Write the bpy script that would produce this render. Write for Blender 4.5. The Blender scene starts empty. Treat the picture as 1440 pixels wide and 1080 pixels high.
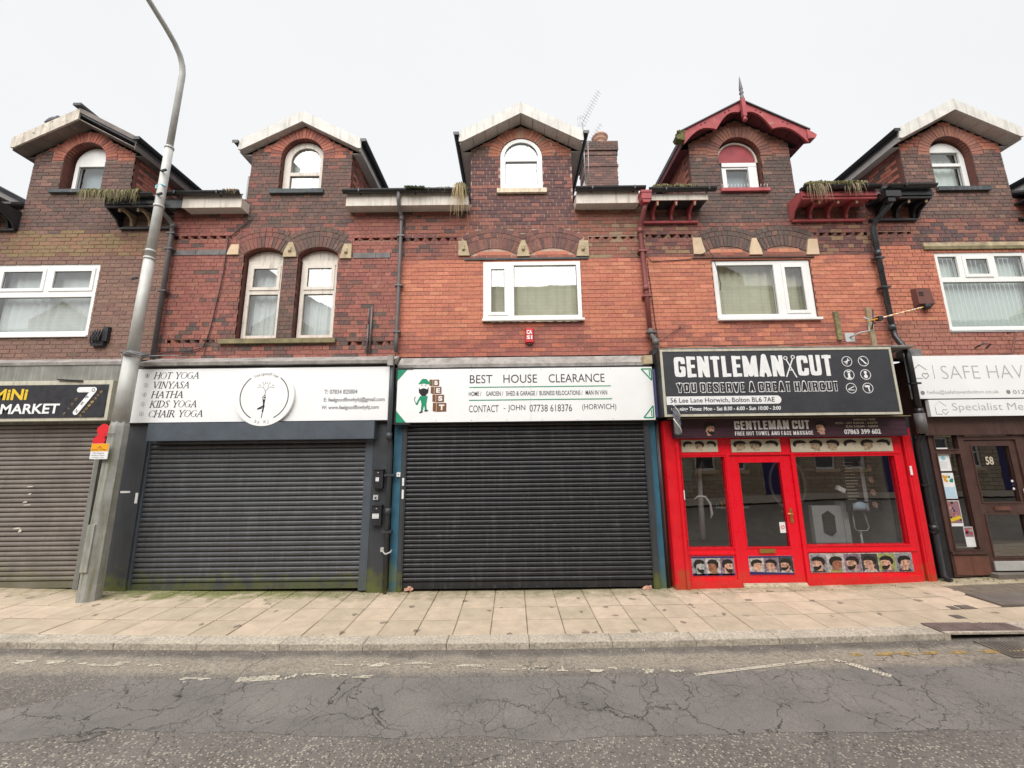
import bpy, math, random
from mathutils import Vector, Matrix, noise
from mathutils.geometry import tessellate_polygon
random.seed(7)
R = math.radians
scene = bpy.context.scene
COL = scene.collection

# ---------------- camera, world, sun, exposure ----------------
f_px, W0 = 555.0, 1440.0
pitch = math.atan(100 / 555.0); roll = math.atan(35 / 3080.0)
cam = bpy.data.objects.new('camera', bpy.data.cameras.new('camera'))
COL.objects.link(cam)
cam.data.sensor_width = 36.0; cam.data.lens = 36.0 * f_px / W0
cam.data.clip_end = 2000; cam.data.clip_start = 0.05
cam.matrix_world = Matrix.Translation((0, -6.5, 2.04)) @ Matrix.Rotation(R(90) + pitch, 4, 'X') @ Matrix.Rotation(-roll, 4, 'Z')
scene.camera = cam

world = bpy.data.worlds.new('World'); scene.world = world; world.use_nodes = True
wn = world.node_tree; wn.nodes.clear()
wo = wn.nodes.new('ShaderNodeOutputWorld'); bg = wn.nodes.new('ShaderNodeBackground')
sky = wn.nodes.new('ShaderNodeTexSky'); sky.sky_type = 'NISHITA'; sky.sun_disc = False
sky.sun_elevation = R(52); sky.sun_rotation = R(195); sky.dust_density = 4; sky.air_density = 1
hs = wn.nodes.new('ShaderNodeHueSaturation'); hs.inputs['Saturation'].default_value = 0.15
wn.links.new(sky.outputs[0], hs.inputs['Color'])
tc = wn.nodes.new('ShaderNodeTexCoord'); cn = wn.nodes.new('ShaderNodeTexNoise')
cn.inputs['Scale'].default_value = 1.6; cn.inputs['Detail'].default_value = 5
wn.links.new(tc.outputs['Generated'], cn.inputs['Vector'])
cr = wn.nodes.new('ShaderNodeMapRange'); cr.inputs['From Min'].default_value = .3; cr.inputs['From Max'].default_value = .7
cr.inputs['To Min'].default_value = .965; cr.inputs['To Max'].default_value = 1.02
wn.links.new(cn.outputs['Fac'], cr.inputs['Value'])
cl = wn.nodes.new('ShaderNodeVectorMath'); cl.operation = 'SCALE'
cl.inputs[0].default_value = (6.28, 6.38, 6.5)      # even cloud deck
wn.links.new(cr.outputs[0], cl.inputs['Scale'])
mx = wn.nodes.new('ShaderNodeMix'); mx.data_type = 'RGBA'; mx.inputs['Factor'].default_value = 0.95
wn.links.new(hs.outputs[0], mx.inputs[6]); wn.links.new(cl.outputs[0], mx.inputs[7])
wn.links.new(mx.outputs[2], bg.inputs['Color']); bg.inputs['Strength'].default_value = 0.05
wn.links.new(bg.outputs[0], wo.inputs['Surface'])

sun = bpy.data.objects.new('sun', bpy.data.lights.new('sun', 'SUN')); COL.objects.link(sun)
sun.data.energy = 1.5; sun.data.angle = R(62); sun.data.color = (1, .975, .94)
sun.rotation_euler = Vector((0.12, 0.66, -0.74)).to_track_quat('-Z', 'Y').to_euler()
scene.view_settings.view_transform = 'Standard'; scene.view_settings.look = 'None'
scene.view_settings.exposure = 1.6; scene.view_settings.gamma = 1
scene.view_settings.use_curve_mapping = False

# ---------------- object helpers ----------------
WO = {}
def _link(o, parent, origin):
    COL.objects.link(o)
    WO[o.name] = Vector(origin)
    if parent:
        o.parent = parent
        o.location = Vector(origin) - WO[parent.name]
    else:
        o.location = origin
def tag(o, label=None, cat=None, group=None, kind=None):
    if label: o['label'] = label
    if cat: o['category'] = cat
    if group: o['group'] = group
    if kind: o['kind'] = kind
    return o
def thing(name, loc, label, cat, group=None):
    o = bpy.data.objects.new(name, None); o.empty_display_size = .2
    _link(o, None, loc)
    return tag(o, label, cat, group)

class MB:
    def __init__(s): s.v = []; s.f = []; s.m = []; s.c = []; s.sm = []
    def face(s, pts, mi=0, col=None, smooth=False):
        n = len(s.v); s.v += [tuple(p) for p in pts]; s.f.append(tuple(range(n, n + len(pts)))); s.m.append(mi); s.c.append(col); s.sm.append(smooth)
    def raw(s, vs, fs, mi=0, col=None, smooth=False):
        n = len(s.v); s.v += [tuple(p) for p in vs]
        for f in fs: s.f.append(tuple(i + n for i in f)); s.m.append(mi); s.c.append(col); s.sm.append(smooth)
        return s
    def hexa(s, p, mi=0, col=None):   # p: 8 points, front ring 0-3 (ccw seen from -y), back ring 4-7
        s.raw(p, [(0, 1, 2, 3), (5, 4, 7, 6), (4, 5, 1, 0), (3, 2, 6, 7), (1, 5, 6, 2), (4, 0, 3, 7)], mi, col); return s
    def box(s, x0, x1, y0, y1, z0, z1, mi=0, col=None):
        return s.hexa([(x0, y0, z0), (x1, y0, z0), (x1, y0, z1), (x0, y0, z1), (x0, y1, z0), (x1, y1, z0), (x1, y1, z1), (x0, y1, z1)], mi, col)
    def obox(s, c, d, M, mi=0, col=None):
        a, b, e = d[0] / 2, d[1] / 2, d[2] / 2
        P = [(-a, -b, -e), (a, -b, -e), (a, -b, e), (-a, -b, e), (-a, b, -e), (a, b, -e), (a, b, e), (-a, b, e)]
        return s.hexa([Vector(c) + M @ Vector(q) for q in P], mi, col)
    def bar(s, a, b, w, h, mi=0, up=(0, 0, 1)):
        a = Vector(a); b = Vector(b); d = (b - a); L = d.length; d.normalize(); u = Vector(up)
        if abs(d.dot(u)) > .98: u = Vector((0, 1, 0))
        x = d.cross(u).normalized(); z = x.cross(d).normalized()
        M = Matrix((x, d, z)).transposed()
        return s.obox((a + b) / 2, (w, L, h), M, mi)
    def tube(s, pts, r, n=10, mi=0, caps=True):
        pts = [Vector(p) for p in pts]; k = len(pts)
        rs = r if isinstance(r, (list, tuple)) else [r] * k
        base = len(s.v); pu = None
        for i, p in enumerate(pts):
            d = (pts[min(i + 1, k - 1)] - pts[max(i - 1, 0)]).normalized()
            if pu is None:
                pu = Vector((0, 0, 1)) if abs(d.z) < .9 else Vector((0, 1, 0))
            x = d.cross(pu).normalized(); y = x.cross(d).normalized(); pu = y
            for j in range(n):
                a = 2 * math.pi * j / n
                s.v.append(tuple(p + (x * math.cos(a) + y * math.sin(a)) * rs[i]))
        for i in range(k - 1):
            for j in range(n):
                s.f.append((base + i * n + j, base + i * n + (j + 1) % n, base + (i + 1) * n + (j + 1) % n, base + (i + 1) * n + j)); s.m.append(mi); s.c.append(None); s.sm.append(True)
        if caps:
            s.f.append(tuple(base + j for j in reversed(range(n)))); s.m.append(mi); s.c.append(None); s.sm.append(False)
            s.f.append(tuple(base + (k - 1) * n + j for j in range(n))); s.m.append(mi); s.c.append(None); s.sm.append(False)
        return s
    def lathe(s, c, prof, n=16, mi=0):      # prof: (r,z) about z axis through c
        base = len(s.v)
        for r, z in prof:
            for j in range(n):
                a = 2 * math.pi * j / n; s.v.append((c[0] + r * math.cos(a), c[1] + r * math.sin(a), c[2] + z))
        for i in range(len(prof) - 1):
            for j in range(n):
                s.f.append((base + i * n + j, base + i * n + (j + 1) % n, base + (i + 1) * n + (j + 1) % n, base + (i + 1) * n + j)); s.m.append(mi); s.c.append(None); s.sm.append(True)
        return s
    def prism(s, poly, y0, y1, mi=0, holes=(), back=True, side_mi=None, col=None):   # poly in (x,z), y0 front
        loops = [list(poly)] + [list(h) for h in holes]
        flat = [p for l in loops for p in l]
        tris = tessellate_polygon([[Vector((p[0], p[1], 0)) for p in l] for l in loops])
        def cc(t):
            a, b, c = (flat[i] for i in t)
            return (b[0] - a[0]) * (c[1] - a[1]) - (b[1] - a[1]) * (c[0] - a[0])
        tris = [t if cc(t) > 0 else (t[0], t[2], t[1]) for t in tris]
        n = len(flat)
        s.raw([(x, y0, z) for x, z in flat], tris, mi, col)
        if back: s.raw([(x, y1, z) for x, z in flat], [(a, c, b) for a, b, c in tris], mi, col)
        sm = mi if side_mi is None else side_mi
        for l in loops:
            m = len(l)
            for i in range(m):
                a = l[i]; b = l[(i + 1) % m]
                s.face([(a[0], y0, a[1]), (a[0], y1, a[1]), (b[0], y1, b[1]), (b[0], y0, b[1])], sm, col)
        return s
    def build(s, name, mats, parent=None, origin=None):
        if not isinstance(mats, (list, tuple)): mats = [mats]
        me = bpy.data.meshes.new(name)
        xs = [v[0] for v in s.v]; ys = [v[1] for v in s.v]; zs = [v[2] for v in s.v]
        if origin is None: origin = ((min(xs) + max(xs)) / 2, (min(ys) + max(ys)) / 2, min(zs))
        ox, oy, oz = origin
        me.from_pydata([(x - ox, y - oy, z - oz) for x, y, z in s.v], [], s.f)
        for m in mats: me.materials.append(m)
        me.polygons.foreach_set('material_index', s.m)
        me.polygons.foreach_set('use_smooth', s.sm)
        if any(c is not None for c in s.c):
            ca = me.color_attributes.new('col', 'FLOAT_COLOR', 'CORNER'); dat = []
            for f, c in zip(s.f, s.c):
                c = c or (.5, .5, .5)
                dat += [c[0], c[1], c[2], 1.0] * len(f)
            ca.data.foreach_set('color', dat)
        me.update()
        o = bpy.data.objects.new(name, me)
        _link(o, parent, origin)
        return o

# ---------------- materials ----------------
def nt(name):
    m = bpy.data.materials.new(name); m.use_nodes = True; t = m.node_tree; t.nodes.clear()
    out = t.nodes.new('ShaderNodeOutputMaterial'); b = t.nodes.new('ShaderNodeBsdfPrincipled')
    t.links.new(b.outputs[0], out.inputs['Surface'])
    return m, t, b, out
def N(t, typ, **kw):
    n = t.nodes.new('ShaderNode' + typ)
    for k, v in kw.items():
        if k in n.inputs: n.inputs[k].default_value = v
        else: setattr(n, k, v)
    return n
def pos(t, sc=(1, 1, 1)):
    g = N(t, 'NewGeometry'); m = N(t, 'Mapping'); m.inputs['Scale'].default_value = sc
    t.links.new(g.outputs['Position'], m.inputs['Vector']); return m.outputs[0]
def nz(t, scale, detail=5, sc=(1, 1, 1), rough=.6):
    n = N(t, 'TexNoise'); n.inputs['Scale'].default_value = scale; n.inputs['Detail'].default_value = detail; n.inputs['Roughness'].default_value = rough
    t.links.new(pos(t, sc), n.inputs['Vector']); return n.outputs['Fac']
def mr(t, v, a, b, c, d):
    n = N(t, 'MapRange'); n.inputs['From Min'].default_value = a; n.inputs['From Max'].default_value = b
    n.inputs['To Min'].default_value = c; n.inputs['To Max'].default_value = d; t.links.new(v, n.inputs['Value']); return n.outputs[0]
def mixc(t, fac, a, b, mode='MIX'):
    n = N(t, 'Mix', data_type='RGBA', blend_type=mode)
    for sock, v in ((0, fac), (6, a), (7, b)):
        if hasattr(v, 'is_linked') or hasattr(v, 'links'): t.links.new(v, n.inputs[sock])
        elif isinstance(v, (int, float)): n.inputs[sock].default_value = v
        else: n.inputs[sock].default_value = (*v[:3], 1)
    return n.outputs[2]
def mth(t, op, a, b=0.0):
    n = N(t, 'Math', operation=op)
    for i, v in enumerate((a, b)):
        if hasattr(v, 'links'): t.links.new(v, n.inputs[i])
        else: n.inputs[i].default_value = v
    return n.outputs[0]
def bumpn(t, b, h, st, dist=.01):
    n = N(t, 'Bump'); n.inputs['Strength'].default_value = st; n.inputs['Distance'].default_value = dist
    t.links.new(h, n.inputs['Height']); t.links.new(n.outputs[0], b.inputs['Normal'])
def zsock(t):
    g = N(t, 'NewGeometry'); s = N(t, 'SeparateXYZ'); t.links.new(g.outputs['Position'], s.inputs[0]); return s.outputs
def pm(name, col, rough=.6, var=.15, sc=3, bump=.2, bsc=40, metal=0, streak=0, streakcol=(.04, .035, .03), algae=0, algae_top=.5, chips=None, spec=.5, grime=0, grimecol=(.06, .05, .04)):
    m, t, b, o = nt(name)
    c = mixc(t, 1, col, mr(t, nz(t, sc), .3, .7, 1 - var, 1 + var), 'MULTIPLY')
    if grime:
        c = mixc(t, mr(t, nz(t, 1.7, 8, rough=.72), .5, .72, 0, grime), c, grimecol)
    if streak:
        c = mixc(t, mr(t, nz(t, 6, 6, (3, 3, .25)), .5, .75, 0, streak), c, streakcol)
    if chips:
        c = mixc(t, mr(t, nz(t, 9, 10, rough=.75), .6, .64, 0, chips[1]), c, chips[0])
    if algae:
        z = zsock(t)[2]; h = mth(t, 'ADD', z, mr(t, nz(t, 5), .3, .7, -.25, .25))
        c = mixc(t, mr(t, h, .05, algae_top, algae, 0), c, (.13, .15, .03))
    t.links.new(c, b.inputs['Base Color'])
    b.inputs['Roughness'].default_value = rough; b.inputs['Metallic'].default_value = metal
    b.inputs['Specular IOR Level'].default_value = spec
    if var: t.links.new(mr(t, nz(t, sc * 4), .3, .7, rough - .1, min(1, rough + .1)), b.inputs['Roughness'])
    if bump: bumpn(t, b, nz(t, bsc, 6), bump, .005)
    return m
def flat(name, col, rough=.5, spec=.4):
    m, t, b, o = nt(name); b.inputs['Roughness'].default_value = rough; b.inputs['Specular IOR Level'].default_value = spec
    c = mixc(t, 1, col, mr(t, nz(t, 12), .3, .7, .93, 1.07), 'MULTIPLY'); t.links.new(c, b.inputs['Base Color']); return m
def photo(name, col):
    m, t, b, o = nt(name); b.inputs['Roughness'].default_value = .4
    c = mixc(t, 1, col, mr(t, nz(t, 26, 6, rough=.75), .36, .64, .35, 1.45), 'MULTIPLY'); t.links.new(c, b.inputs['Base Color']); return m
def brick_mat(name, src):
    m, t, b, o = nt(name)
    if src == 'obj': c = N(t, 'ObjectInfo').outputs['Color']
    else:
        a = N(t, 'Attribute'); a.attribute_name = 'col'; c = a.outputs['Color']
    c = mixc(t, 1, c, mr(t, nz(t, 28, 8, rough=.7), .3, .7, .75, 1.25), 'MULTIPLY')
    c = mixc(t, mr(t, nz(t, 2.2, 8, rough=.7), .55, .8, 0, .3), c, (.06, .042, .036))           # soot patches
    c = mixc(t, mr(t, nz(t, 7, 9, rough=.8), .56, .72, 0, .34), c, (.48, .34, .27))               # lime bloom
    t.links.new(c, b.inputs['Base Color']); b.inputs['Roughness'].default_value = .9; b.inputs['Specular IOR Level'].default_value = .25
    bumpn(t, b, nz(t, 70, 6), .5, .006); return m
M = {}
M['brick'] = brick_mat('brick_single', 'obj'); M['bricka'] = brick_mat('brick_joined', 'attr')
M['mort_pink'] = pm('mortar_pink', (.42, .31, .245), .95, .25, 5, .4, 90, grime=.5)
M['mort_light'] = pm('mortar_light', (.44, .31, .245), .95, .25, 5, .4, 90, grime=.35)
M['mort_red'] = pm('mortar_red', (.25, .14, .105), .95, .3, 5, .4, 90, grime=.5)
M['mort_dark'] = pm('mortar_dark_red', (.20, .08, .055), .95, .3, 5, .4, 90)
M['stone'] = pm('sandstone', (.46, .37, .24), .9, .25, 8, .5, 60, grime=.85, grimecol=(.09, .08, .05))
M['stone_buff'] = pm('sandstone_cream', (.62, .47, .32), .9, .12, 8, .3, 60)
M['sill_dark'] = pm('painted_sill_dark', (.07, .08, .085), .8, .3, 8, .4, 50, chips=((.25, .24, .2), .6))
M['sill_green'] = pm('mossy_stone_sill', (.2, .17, .09), .95, .35, 8, .6, 50, grime=.6)
M['band_grey'] = pm('grey_stone_band', (.16, .15, .15), .9, .3, 8, .4, 50, chips=((.35, .32, .3), .5))
M['sill_cream'] = pm('cream_painted_sill', (.66, .56, .42), .8, .15, 8, .3, 50, streak=.5)
M['upvc'] = pm('white_upvc', (.8, .8, .78), .35, .04, 3, 0, streak=.18, streakcol=(.4, .38, .33))
M['upvc_old'] = pm('weathered_white_paint', (.66, .6, .53), .6, .1, 6, .2, streak=.6, streakcol=(.2, .16, .12), chips=((.25, .2, .16), .6))
M['barge_white'] = pm('white_bargeboard', (.60, .58, .54), .55, .12, 5, .15, streak=.75, streakcol=(.3, .27, .2), chips=((.38, .36, .3), .6))
M['barge_old'] = pm('flaking_bargeboard', (.58, .52, .44), .8, .2, 6, .5, 40, streak=.8, streakcol=(.1, .08, .06), chips=((.14, .11, .09), .95))
M['soffit_white'] = pm('soffit_board', (.55, .52, .48), .6, .1, 5, .1, streak=.2)
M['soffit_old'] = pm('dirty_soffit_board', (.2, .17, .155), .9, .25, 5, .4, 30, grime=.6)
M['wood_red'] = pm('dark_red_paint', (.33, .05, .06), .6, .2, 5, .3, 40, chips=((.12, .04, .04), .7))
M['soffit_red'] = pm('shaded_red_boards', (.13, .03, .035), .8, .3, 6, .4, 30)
M['wood_redold'] = pm('flaking_red_paint', (.36, .07, .075), .75, .25, 7, .6, 40, chips=((.3, .22, .18), .8))
M['wood_black'] = pm('black_paint', (.022, .022, .026), .45, .3, 6, .3, 40)
M['wood_tan'] = pm('bare_tan_bracket', (.36, .28, .18), .9, .25, 9, .5, 40, grime=.5)
M['wood_old'] = pm('old_green_batten', (.2, .18, .09), .95, .4, 12, .8, 30, grime=.5)
M['pvc_black'] = pm('black_gutter', (.018, .018, .02), .35, .25, 6, .05)
M['pipe_grey'] = pm('grey_painted_pipe', (.12, .11, .11), .5, .2, 6, .2, streak=.3)
M['pipe_red'] = pm('red_painted_pipe', (.22, .06, .06), .55, .15, 6, .2)
M['pipe_blue'] = pm('dark_glossy_pipe', (.035, .04, .045), .3, .3, 4, .1, streak=.5, streakcol=(.2, .21, .22))
M['slate'] = pm('roof_slate', (.08, .08, .09), .7, .3, 4, .4, 20)
M['lead'] = pm('lead_flashing', (.33, .31, .29), .6, .25, 6, .6, 25, grime=.6, streak=.4)
M['fascia_grey'] = pm('weathered_grey_fascia', (.19, .19, .17), .85, .25, 3, .3, 30, streak=.7, streakcol=(.35, .35, .32), grime=.4)
M['charcoal'] = pm('charcoal_paint', (.042, .047, .054), .5, .15, 3, .15, 30, streak=.25, streakcol=(.1, .1, .1), algae=.75, algae_top=.34)
M['charcoal_l'] = pm('blue_grey_steel', (.075, .09, .11), .45, .12, 3, .1, 30, algae=.4, algae_top=.3)
M['slat_grey'] = pm('grey_shutter_steel', (.072, .075, .082), .42, .15, 3, .12, 30, metal=.15, streak=.5, streakcol=(.15, .15, .15), grime=.25, grimecol=(.05, .05, .045), algae=.5, algae_top=.3)
M['slat_brown'] = pm('dusty_shutter_steel', (.185, .16, .143), .55, .2, 3, .15, 30, metal=.1, grime=.3, streak=.3, streakcol=(.32, .28, .25), algae=.35, algae_top=.5)
M['slat_black'] = pm('black_shutter_steel', (.024, .025, .029), .38, .2, 3, .1, 30, metal=.15, streak=.55, streakcol=(.085, .085, .085), chips=((.16, .155, .15), .35))
M['blue'] = pm('teal_blue_paint', (.035, .13, .2), .55, .2, 4, .2, streak=.3, algae=.9, algae_top=.4)
M['purple'] = pm('blue_purple_board', (.12, .12, .3), .6, .15, 4, .2, streak=.5, streakcol=(.3, .3, .35))
M['red'] = pm('bright_red_gloss', (.82, .008, .024), .3, .04, 1.5, 0, 20, algae=.15, algae_top=.25)
M['redside'] = pm('red_gloss_pilaster', (.74, .01, .022), .35, .1, 2, 0, 20, algae=.45, algae_top=.3, streak=.15, streakcol=(.5, .1, .1))
M['sign_white'] = pm('white_sign_panel', (.87, .87, .87), .45, .03, 2, 0)
M['sign_black'] = pm('black_sign_panel', (.028, .028, .034), .4, .15, 3, 0)
M['sign_grey'] = pm('dark_grey_sign_panel', (.04, .041, .048), .5, .15, 3, .05)
M['maroon'] = pm('dark_maroon_shutter_box', (.055, .02, .035), .5, .2, 4, .1, streak=.3)
M['frame_cream'] = pm('aged_cream_metal', (.55, .52, .42), .5, .12, 6, .1, streak=.6, streakcol=(.2, .18, .12))
M['brown'] = pm('dark_brown_timber', (.075, .035, .028), .45, .25, 5, .2, 30, streak=.3, streakcol=(.15, .1, .08))
M['brown_l'] = pm('brown_tile', (.16, .065, .045), .5, .25, 5, .2, 30)
M['galv'] = pm('galvanised_steel', (.50, .50, .475), .6, .10, 8, .15, 60, metal=.1, streak=.3, streakcol=(.25, .25, .24))
M['galv_base'] = pm('mossy_grey_lamp_base', (.33, .33, .31), .75, .2, 5, .3, 50, metal=0, streak=.95, streakcol=(.14, .16, .04), grime=.35, grimecol=(.14, .12, .04))
M['brass'] = pm('brass', (.55, .36, .12), .35, .1, 8, 0, metal=.8)
M['steel'] = pm('thin_aerial_metal', (.35, .34, .33), .5, .15, 8, 0, metal=.4)
M['rubber'] = pm('cable_black', (.025, .022, .022), .6, .1, 8, 0)
M['alarm_red'] = flat('red_plastic', (.58, .03, .035), .4)
M['alarm_brown'] = pm('rust_brown_plastic', (.14, .05, .04), .6, .15, 8, .1)
M['white'] = flat('white_print', (.82, .82, .82)); M['black'] = flat('black_print', (.012, .012, .014))
M['ink'] = flat('dark_grey_print', (.055, .05, .06)); M['ink_l'] = flat('soft_grey_print', (.24, .24, .25)); M['ink_ll'] = flat('pale_grey_print', (.42, .42, .44))
M['green'] = flat('green_print', (.01, .27, .14)); M['yellow'] = flat('yellow_print', (.75, .5, .03)); M['tan'] = flat('tan_print', (.35, .22, .08))
M['brownp'] = flat('brown_print', (.19, .08, .03)); M['amber'] = flat('amber_print', (.85, .38, .01)); M['redp'] = flat('red_print', (.7, .02, .03))
M['cream'] = flat('cream_print', (.56, .50, .38)); M['skin1'] = photo('skin_print', (.62, .36, .26)); M['skin2'] = photo('brown_skin_print', (.33, .14, .08))
M['skin3'] = photo('grey_skin_print', (.45, .45, .45)); M['skin4'] = photo('sepia_print', (.44, .33, .22)); M['hair'] = flat('hair_print', (.02, .016, .014)); M['navy'] = flat('navy_print', (.03, .025, .13))
M['pbg'] = [photo('poster_grey', (.30, .30, .33)), photo('poster_pale', (.50, .46, .44)), photo('poster_lilac', (.25, .18, .24)), photo('poster_dark', (.05, .05, .05)), photo('poster_lime', (.33, .35, .12))]
M['sky_print'] = flat('pale_blue_print', (.25, .55, .65)); M['orange_print'] = flat('orange_print', (.7, .35, .05))
M['curtain'] = pm('net_curtain', (.74, .75, .73), .9, .06, 4, 0)
M['curtain_y'] = pm('cream_curtain', (.66, .62, .48), .9, .08, 4, 0)
M['blind'] = pm('pale_green_blind', (.66, .72, .66), .8, .05, 4, 0)
M['room'] = pm('dim_room_wall', (.34, .33, .32), .9, .2, 2, 0)
M['room_floor'] = pm('room_floor', (.12, .1, .09), .6, .2, 2, 0)
M['cab'] = pm('pale_cabinet', (.5, .52, .52), .5, .05, 4, 0)
M['pot'] = pm('terracotta_pot', (.5, .3, .22), .85, .2, 10, .3)
M['moss'] = pm('dry_moss', (.12, .115, .04), 1, .5, 20, .8, 60)
M['straw'] = pm('dry_straw', (.5, .38, .2), .9, .3, 30, 0); M['leafg'] = pm('dark_weed_leaf', (.05, .075, .025), .8, .4, 30, 0)
M['litter'] = pm('crushed_litter', (.55, .3, .22), .8, .3, 30, 0)
M['cement'] = pm('cement_haunch', (.5, .45, .38), .95, .2, 8, .4)
M['feather'] = pm('pigeon_feather', (.16, .16, .19), .8, .3, 20, .1)
def glass_mat(name, ior=1.75, tint=(.86, .9, .9)):
    m = bpy.data.materials.new(name); m.use_nodes = True; t = m.node_tree; t.nodes.clear()
    out = N(t, 'OutputMaterial'); lw = N(t, 'LayerWeight'); lw.inputs['Blend'].default_value = .5
    f0 = ((ior - 1) / (ior + 1)) ** 2 * 1.3
    fr = mth(t, 'ADD', mth(t, 'MULTIPLY', mth(t, 'POWER', lw.outputs['Facing'], 4.0), 1 - f0), f0)
    tr = N(t, 'BsdfTransparent'); tr.inputs['Color'].default_value = (*tint, 1)
    g = N(t, 'BsdfGlossy'); g.inputs['Roughness'].default_value = .004
    bn = N(t, 'Bump'); bn.inputs['Strength'].default_value = .05; bn.inputs['Distance'].default_value = .01
    t.links.new(nz(t, 2.2, 2), bn.inputs['Height']); t.links.new(bn.outputs[0], g.inputs['Normal'])
    ms = N(t, 'MixShader'); t.links.new(fr, ms.inputs[0]); t.links.new(tr.outputs[0], ms.inputs[1]); t.links.new(g.outputs[0], ms.inputs[2])
    t.links.new(ms.outputs[0], out.inputs['Surface']); return m
M['glass'] = glass_mat('window_glass', 2.3); M['glass_shop'] = glass_mat('shop_glass', 2.5, (.78, .80, .80))

# ---------------- text ----------------
def text_mesh(body, shear=0, bold=0, space=1.0):
    cu = bpy.data.curves.new('t', 'FONT'); cu.body = body; cu.size = 1; cu.shear = shear; cu.offset = bold; cu.space_character = space; cu.fill_mode = 'FRONT'; cu.resolution_u = 3
    o = bpy.data.objects.new('t', cu); COL.objects.link(o)
    dg = bpy.context.evaluated_depsgraph_get(); me = bpy.data.meshes.new_from_object(o.evaluated_get(dg))
    vs = [tuple(v.co) for v in me.vertices]; fs = [tuple(p.vertices) for p in me.polygons]
    bpy.data.objects.remove(o); bpy.data.curves.remove(cu); bpy.data.meshes.remove(me)
    return vs, fs
def text(body, x0, x1, z0, z1, y, mat, parent, name='lettering', shear=0, bold=0, space=1.0, rot=0, pivot=None):
    """lettering lying on a panel front at y, filling x0..x1, z0..z1"""
    vs, fs = text_mesh(body, shear, bold, space)
    if not vs: return None
    ax = min(v[0] for v in vs); bx = max(v[0] for v in vs); ay = min(v[1] for v in vs); by = max(v[1] for v in vs)
    mb = MB(); pts = []
    for v in vs:
        X = x0 + (v[0] - ax) / (bx - ax) * (x1 - x0); Z = z0 + (v[1] - ay) / (by - ay) * (z1 - z0)
        if rot:
            px, pz = pivot or ((x0 + x1) / 2, (z0 + z1) / 2); c, s_ = math.cos(rot), math.sin(rot)
            X, Z = px + (X - px) * c - (Z - pz) * s_, pz + (X - px) * s_ + (Z - pz) * c
        pts.append((X, y, Z))
    mb.raw(pts, fs); 
    return mb.build(name, mat, parent)
def arc_text(body, cx, cz, r, a0, a1, h, y, mat, parent, inward=False):
    mb = MB(); n = len(body)
    for i, ch in enumerate(body):
        if ch == ' ': continue
        vs, fs = text_mesh(ch)
        if not vs: continue
        a = R(a0 + (a1 - a0) * (i + .5) / n); w = max(v[0] for v in vs)
        ux, uz = (math.sin(a), -math.cos(a)); 
        if inward: ux, uz = -ux, -uz
        rx, rz = -uz, ux
        pts = []
        for v in vs:
            lx = (v[0] - w / 2) * h * 1.25; lz = v[1] * h * 1.25 - h * .3
            # tangent and radial
            tx, tz = (math.sin(a), -math.cos(a)) if not inward else (-math.sin(a), math.cos(a))
            ox, oz = (math.cos(a), math.sin(a)) if not inward else (-math.cos(a), -math.sin(a))
            pts.append((cx + r * math.cos(a) + tx * lx + ox * lz, y, cz + r * math.sin(a) + tz * lx + oz * lz))
        mb.raw(pts, fs)
    return mb.build('lettering', mat, parent)
# a small serif capital alphabet drawn as strokes (x, z in a unit-high letter); thick and thin strokes
SER = {
 'H': (.82, [((.13, 0), (.13, 1), .1), ((.69, 0), (.69, 1), .1), ((.13, .52), (.69, .52), .04)], [(.13, 0), (.13, 1), (.69, 0), (.69, 1)]),
 'O': (.86, 'ring', []), 'T': (.72, [((.36, 0), (.36, 1), .1), ((.04, .98), (.68, .98), .04), ((.05, .84), (.05, 1), .03), ((.67, .84), (.67, 1), .03)], [(.36, 0)]),
 'Y': (.78, [((.39, 0), (.39, .45), .1), ((.39, .45), (.1, 1), .09), ((.39, .45), (.68, 1), .045)], [(.39, 0), (.1, 1), (.68, 1)]),
 'G': (.86, 'ringg', []), 'A': (.8, [((.08, 0), (.4, 1), .045), ((.4, 1), (.7, 0), .1), ((.2, .36), (.6, .36), .04)], [(.08, 0), (.7, 0)]),
 'V': (.78, [((.1, 1), (.4, 0), .1), ((.4, 0), (.7, 1), .045)], [(.1, 1), (.7, 1)]),
 'I': (.36, [((.18, 0), (.18, 1), .1)], [(.18, 0), (.18, 1)]),
 'N': (.86, [((.12, 0), (.12, 1), .045), ((.12, 1), (.7, 0), .1), ((.7, 0), (.7, 1), .045)], [(.12, 0), (.12, 1), (.7, 1)]),
 'S': (.6, [((.48, .97), (.2, .97), .05), ((.2, .97), (.1, .78), .07), ((.1, .78), (.46, .34), .1), ((.46, .34), (.42, .06), .07), ((.42, .06), (.1, .04), .05), ((.1, .02), (.08, .24), .04), ((.49, .98), (.5, .8), .04)], []),
 'K': (.8, [((.13, 0), (.13, 1), .1), ((.16, .42), (.62, 1), .045), ((.3, .58), (.68, 0), .1)], [(.13, 0), (.13, 1), (.62, 1), (.7, 0)]),
 'D': (.84, [((.13, 0), (.13, 1), .1), ((.13, .98), (.45, .98), .04), ((.45, .98), (.68, .75), .07), ((.7, .76), (.7, .26), .1), ((.68, .26), (.45, .03), .07), ((.45, .02), (.13, .02), .04)], [(.1, 0), (.1, 1)]),
 'C': (.76, 'ringc', []), 'R': (.8, [((.13, 0), (.13, 1), .1), ((.13, .98), (.42, .98), .04), ((.42, .98), (.56, .78), .08), ((.56, .78), (.42, .5), .08), ((.42, .5), (.13, .5), .04), ((.36, .5), (.68, 0), .1)], [(.13, 0), (.13, 1), (.7, 0)]),
}
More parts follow.
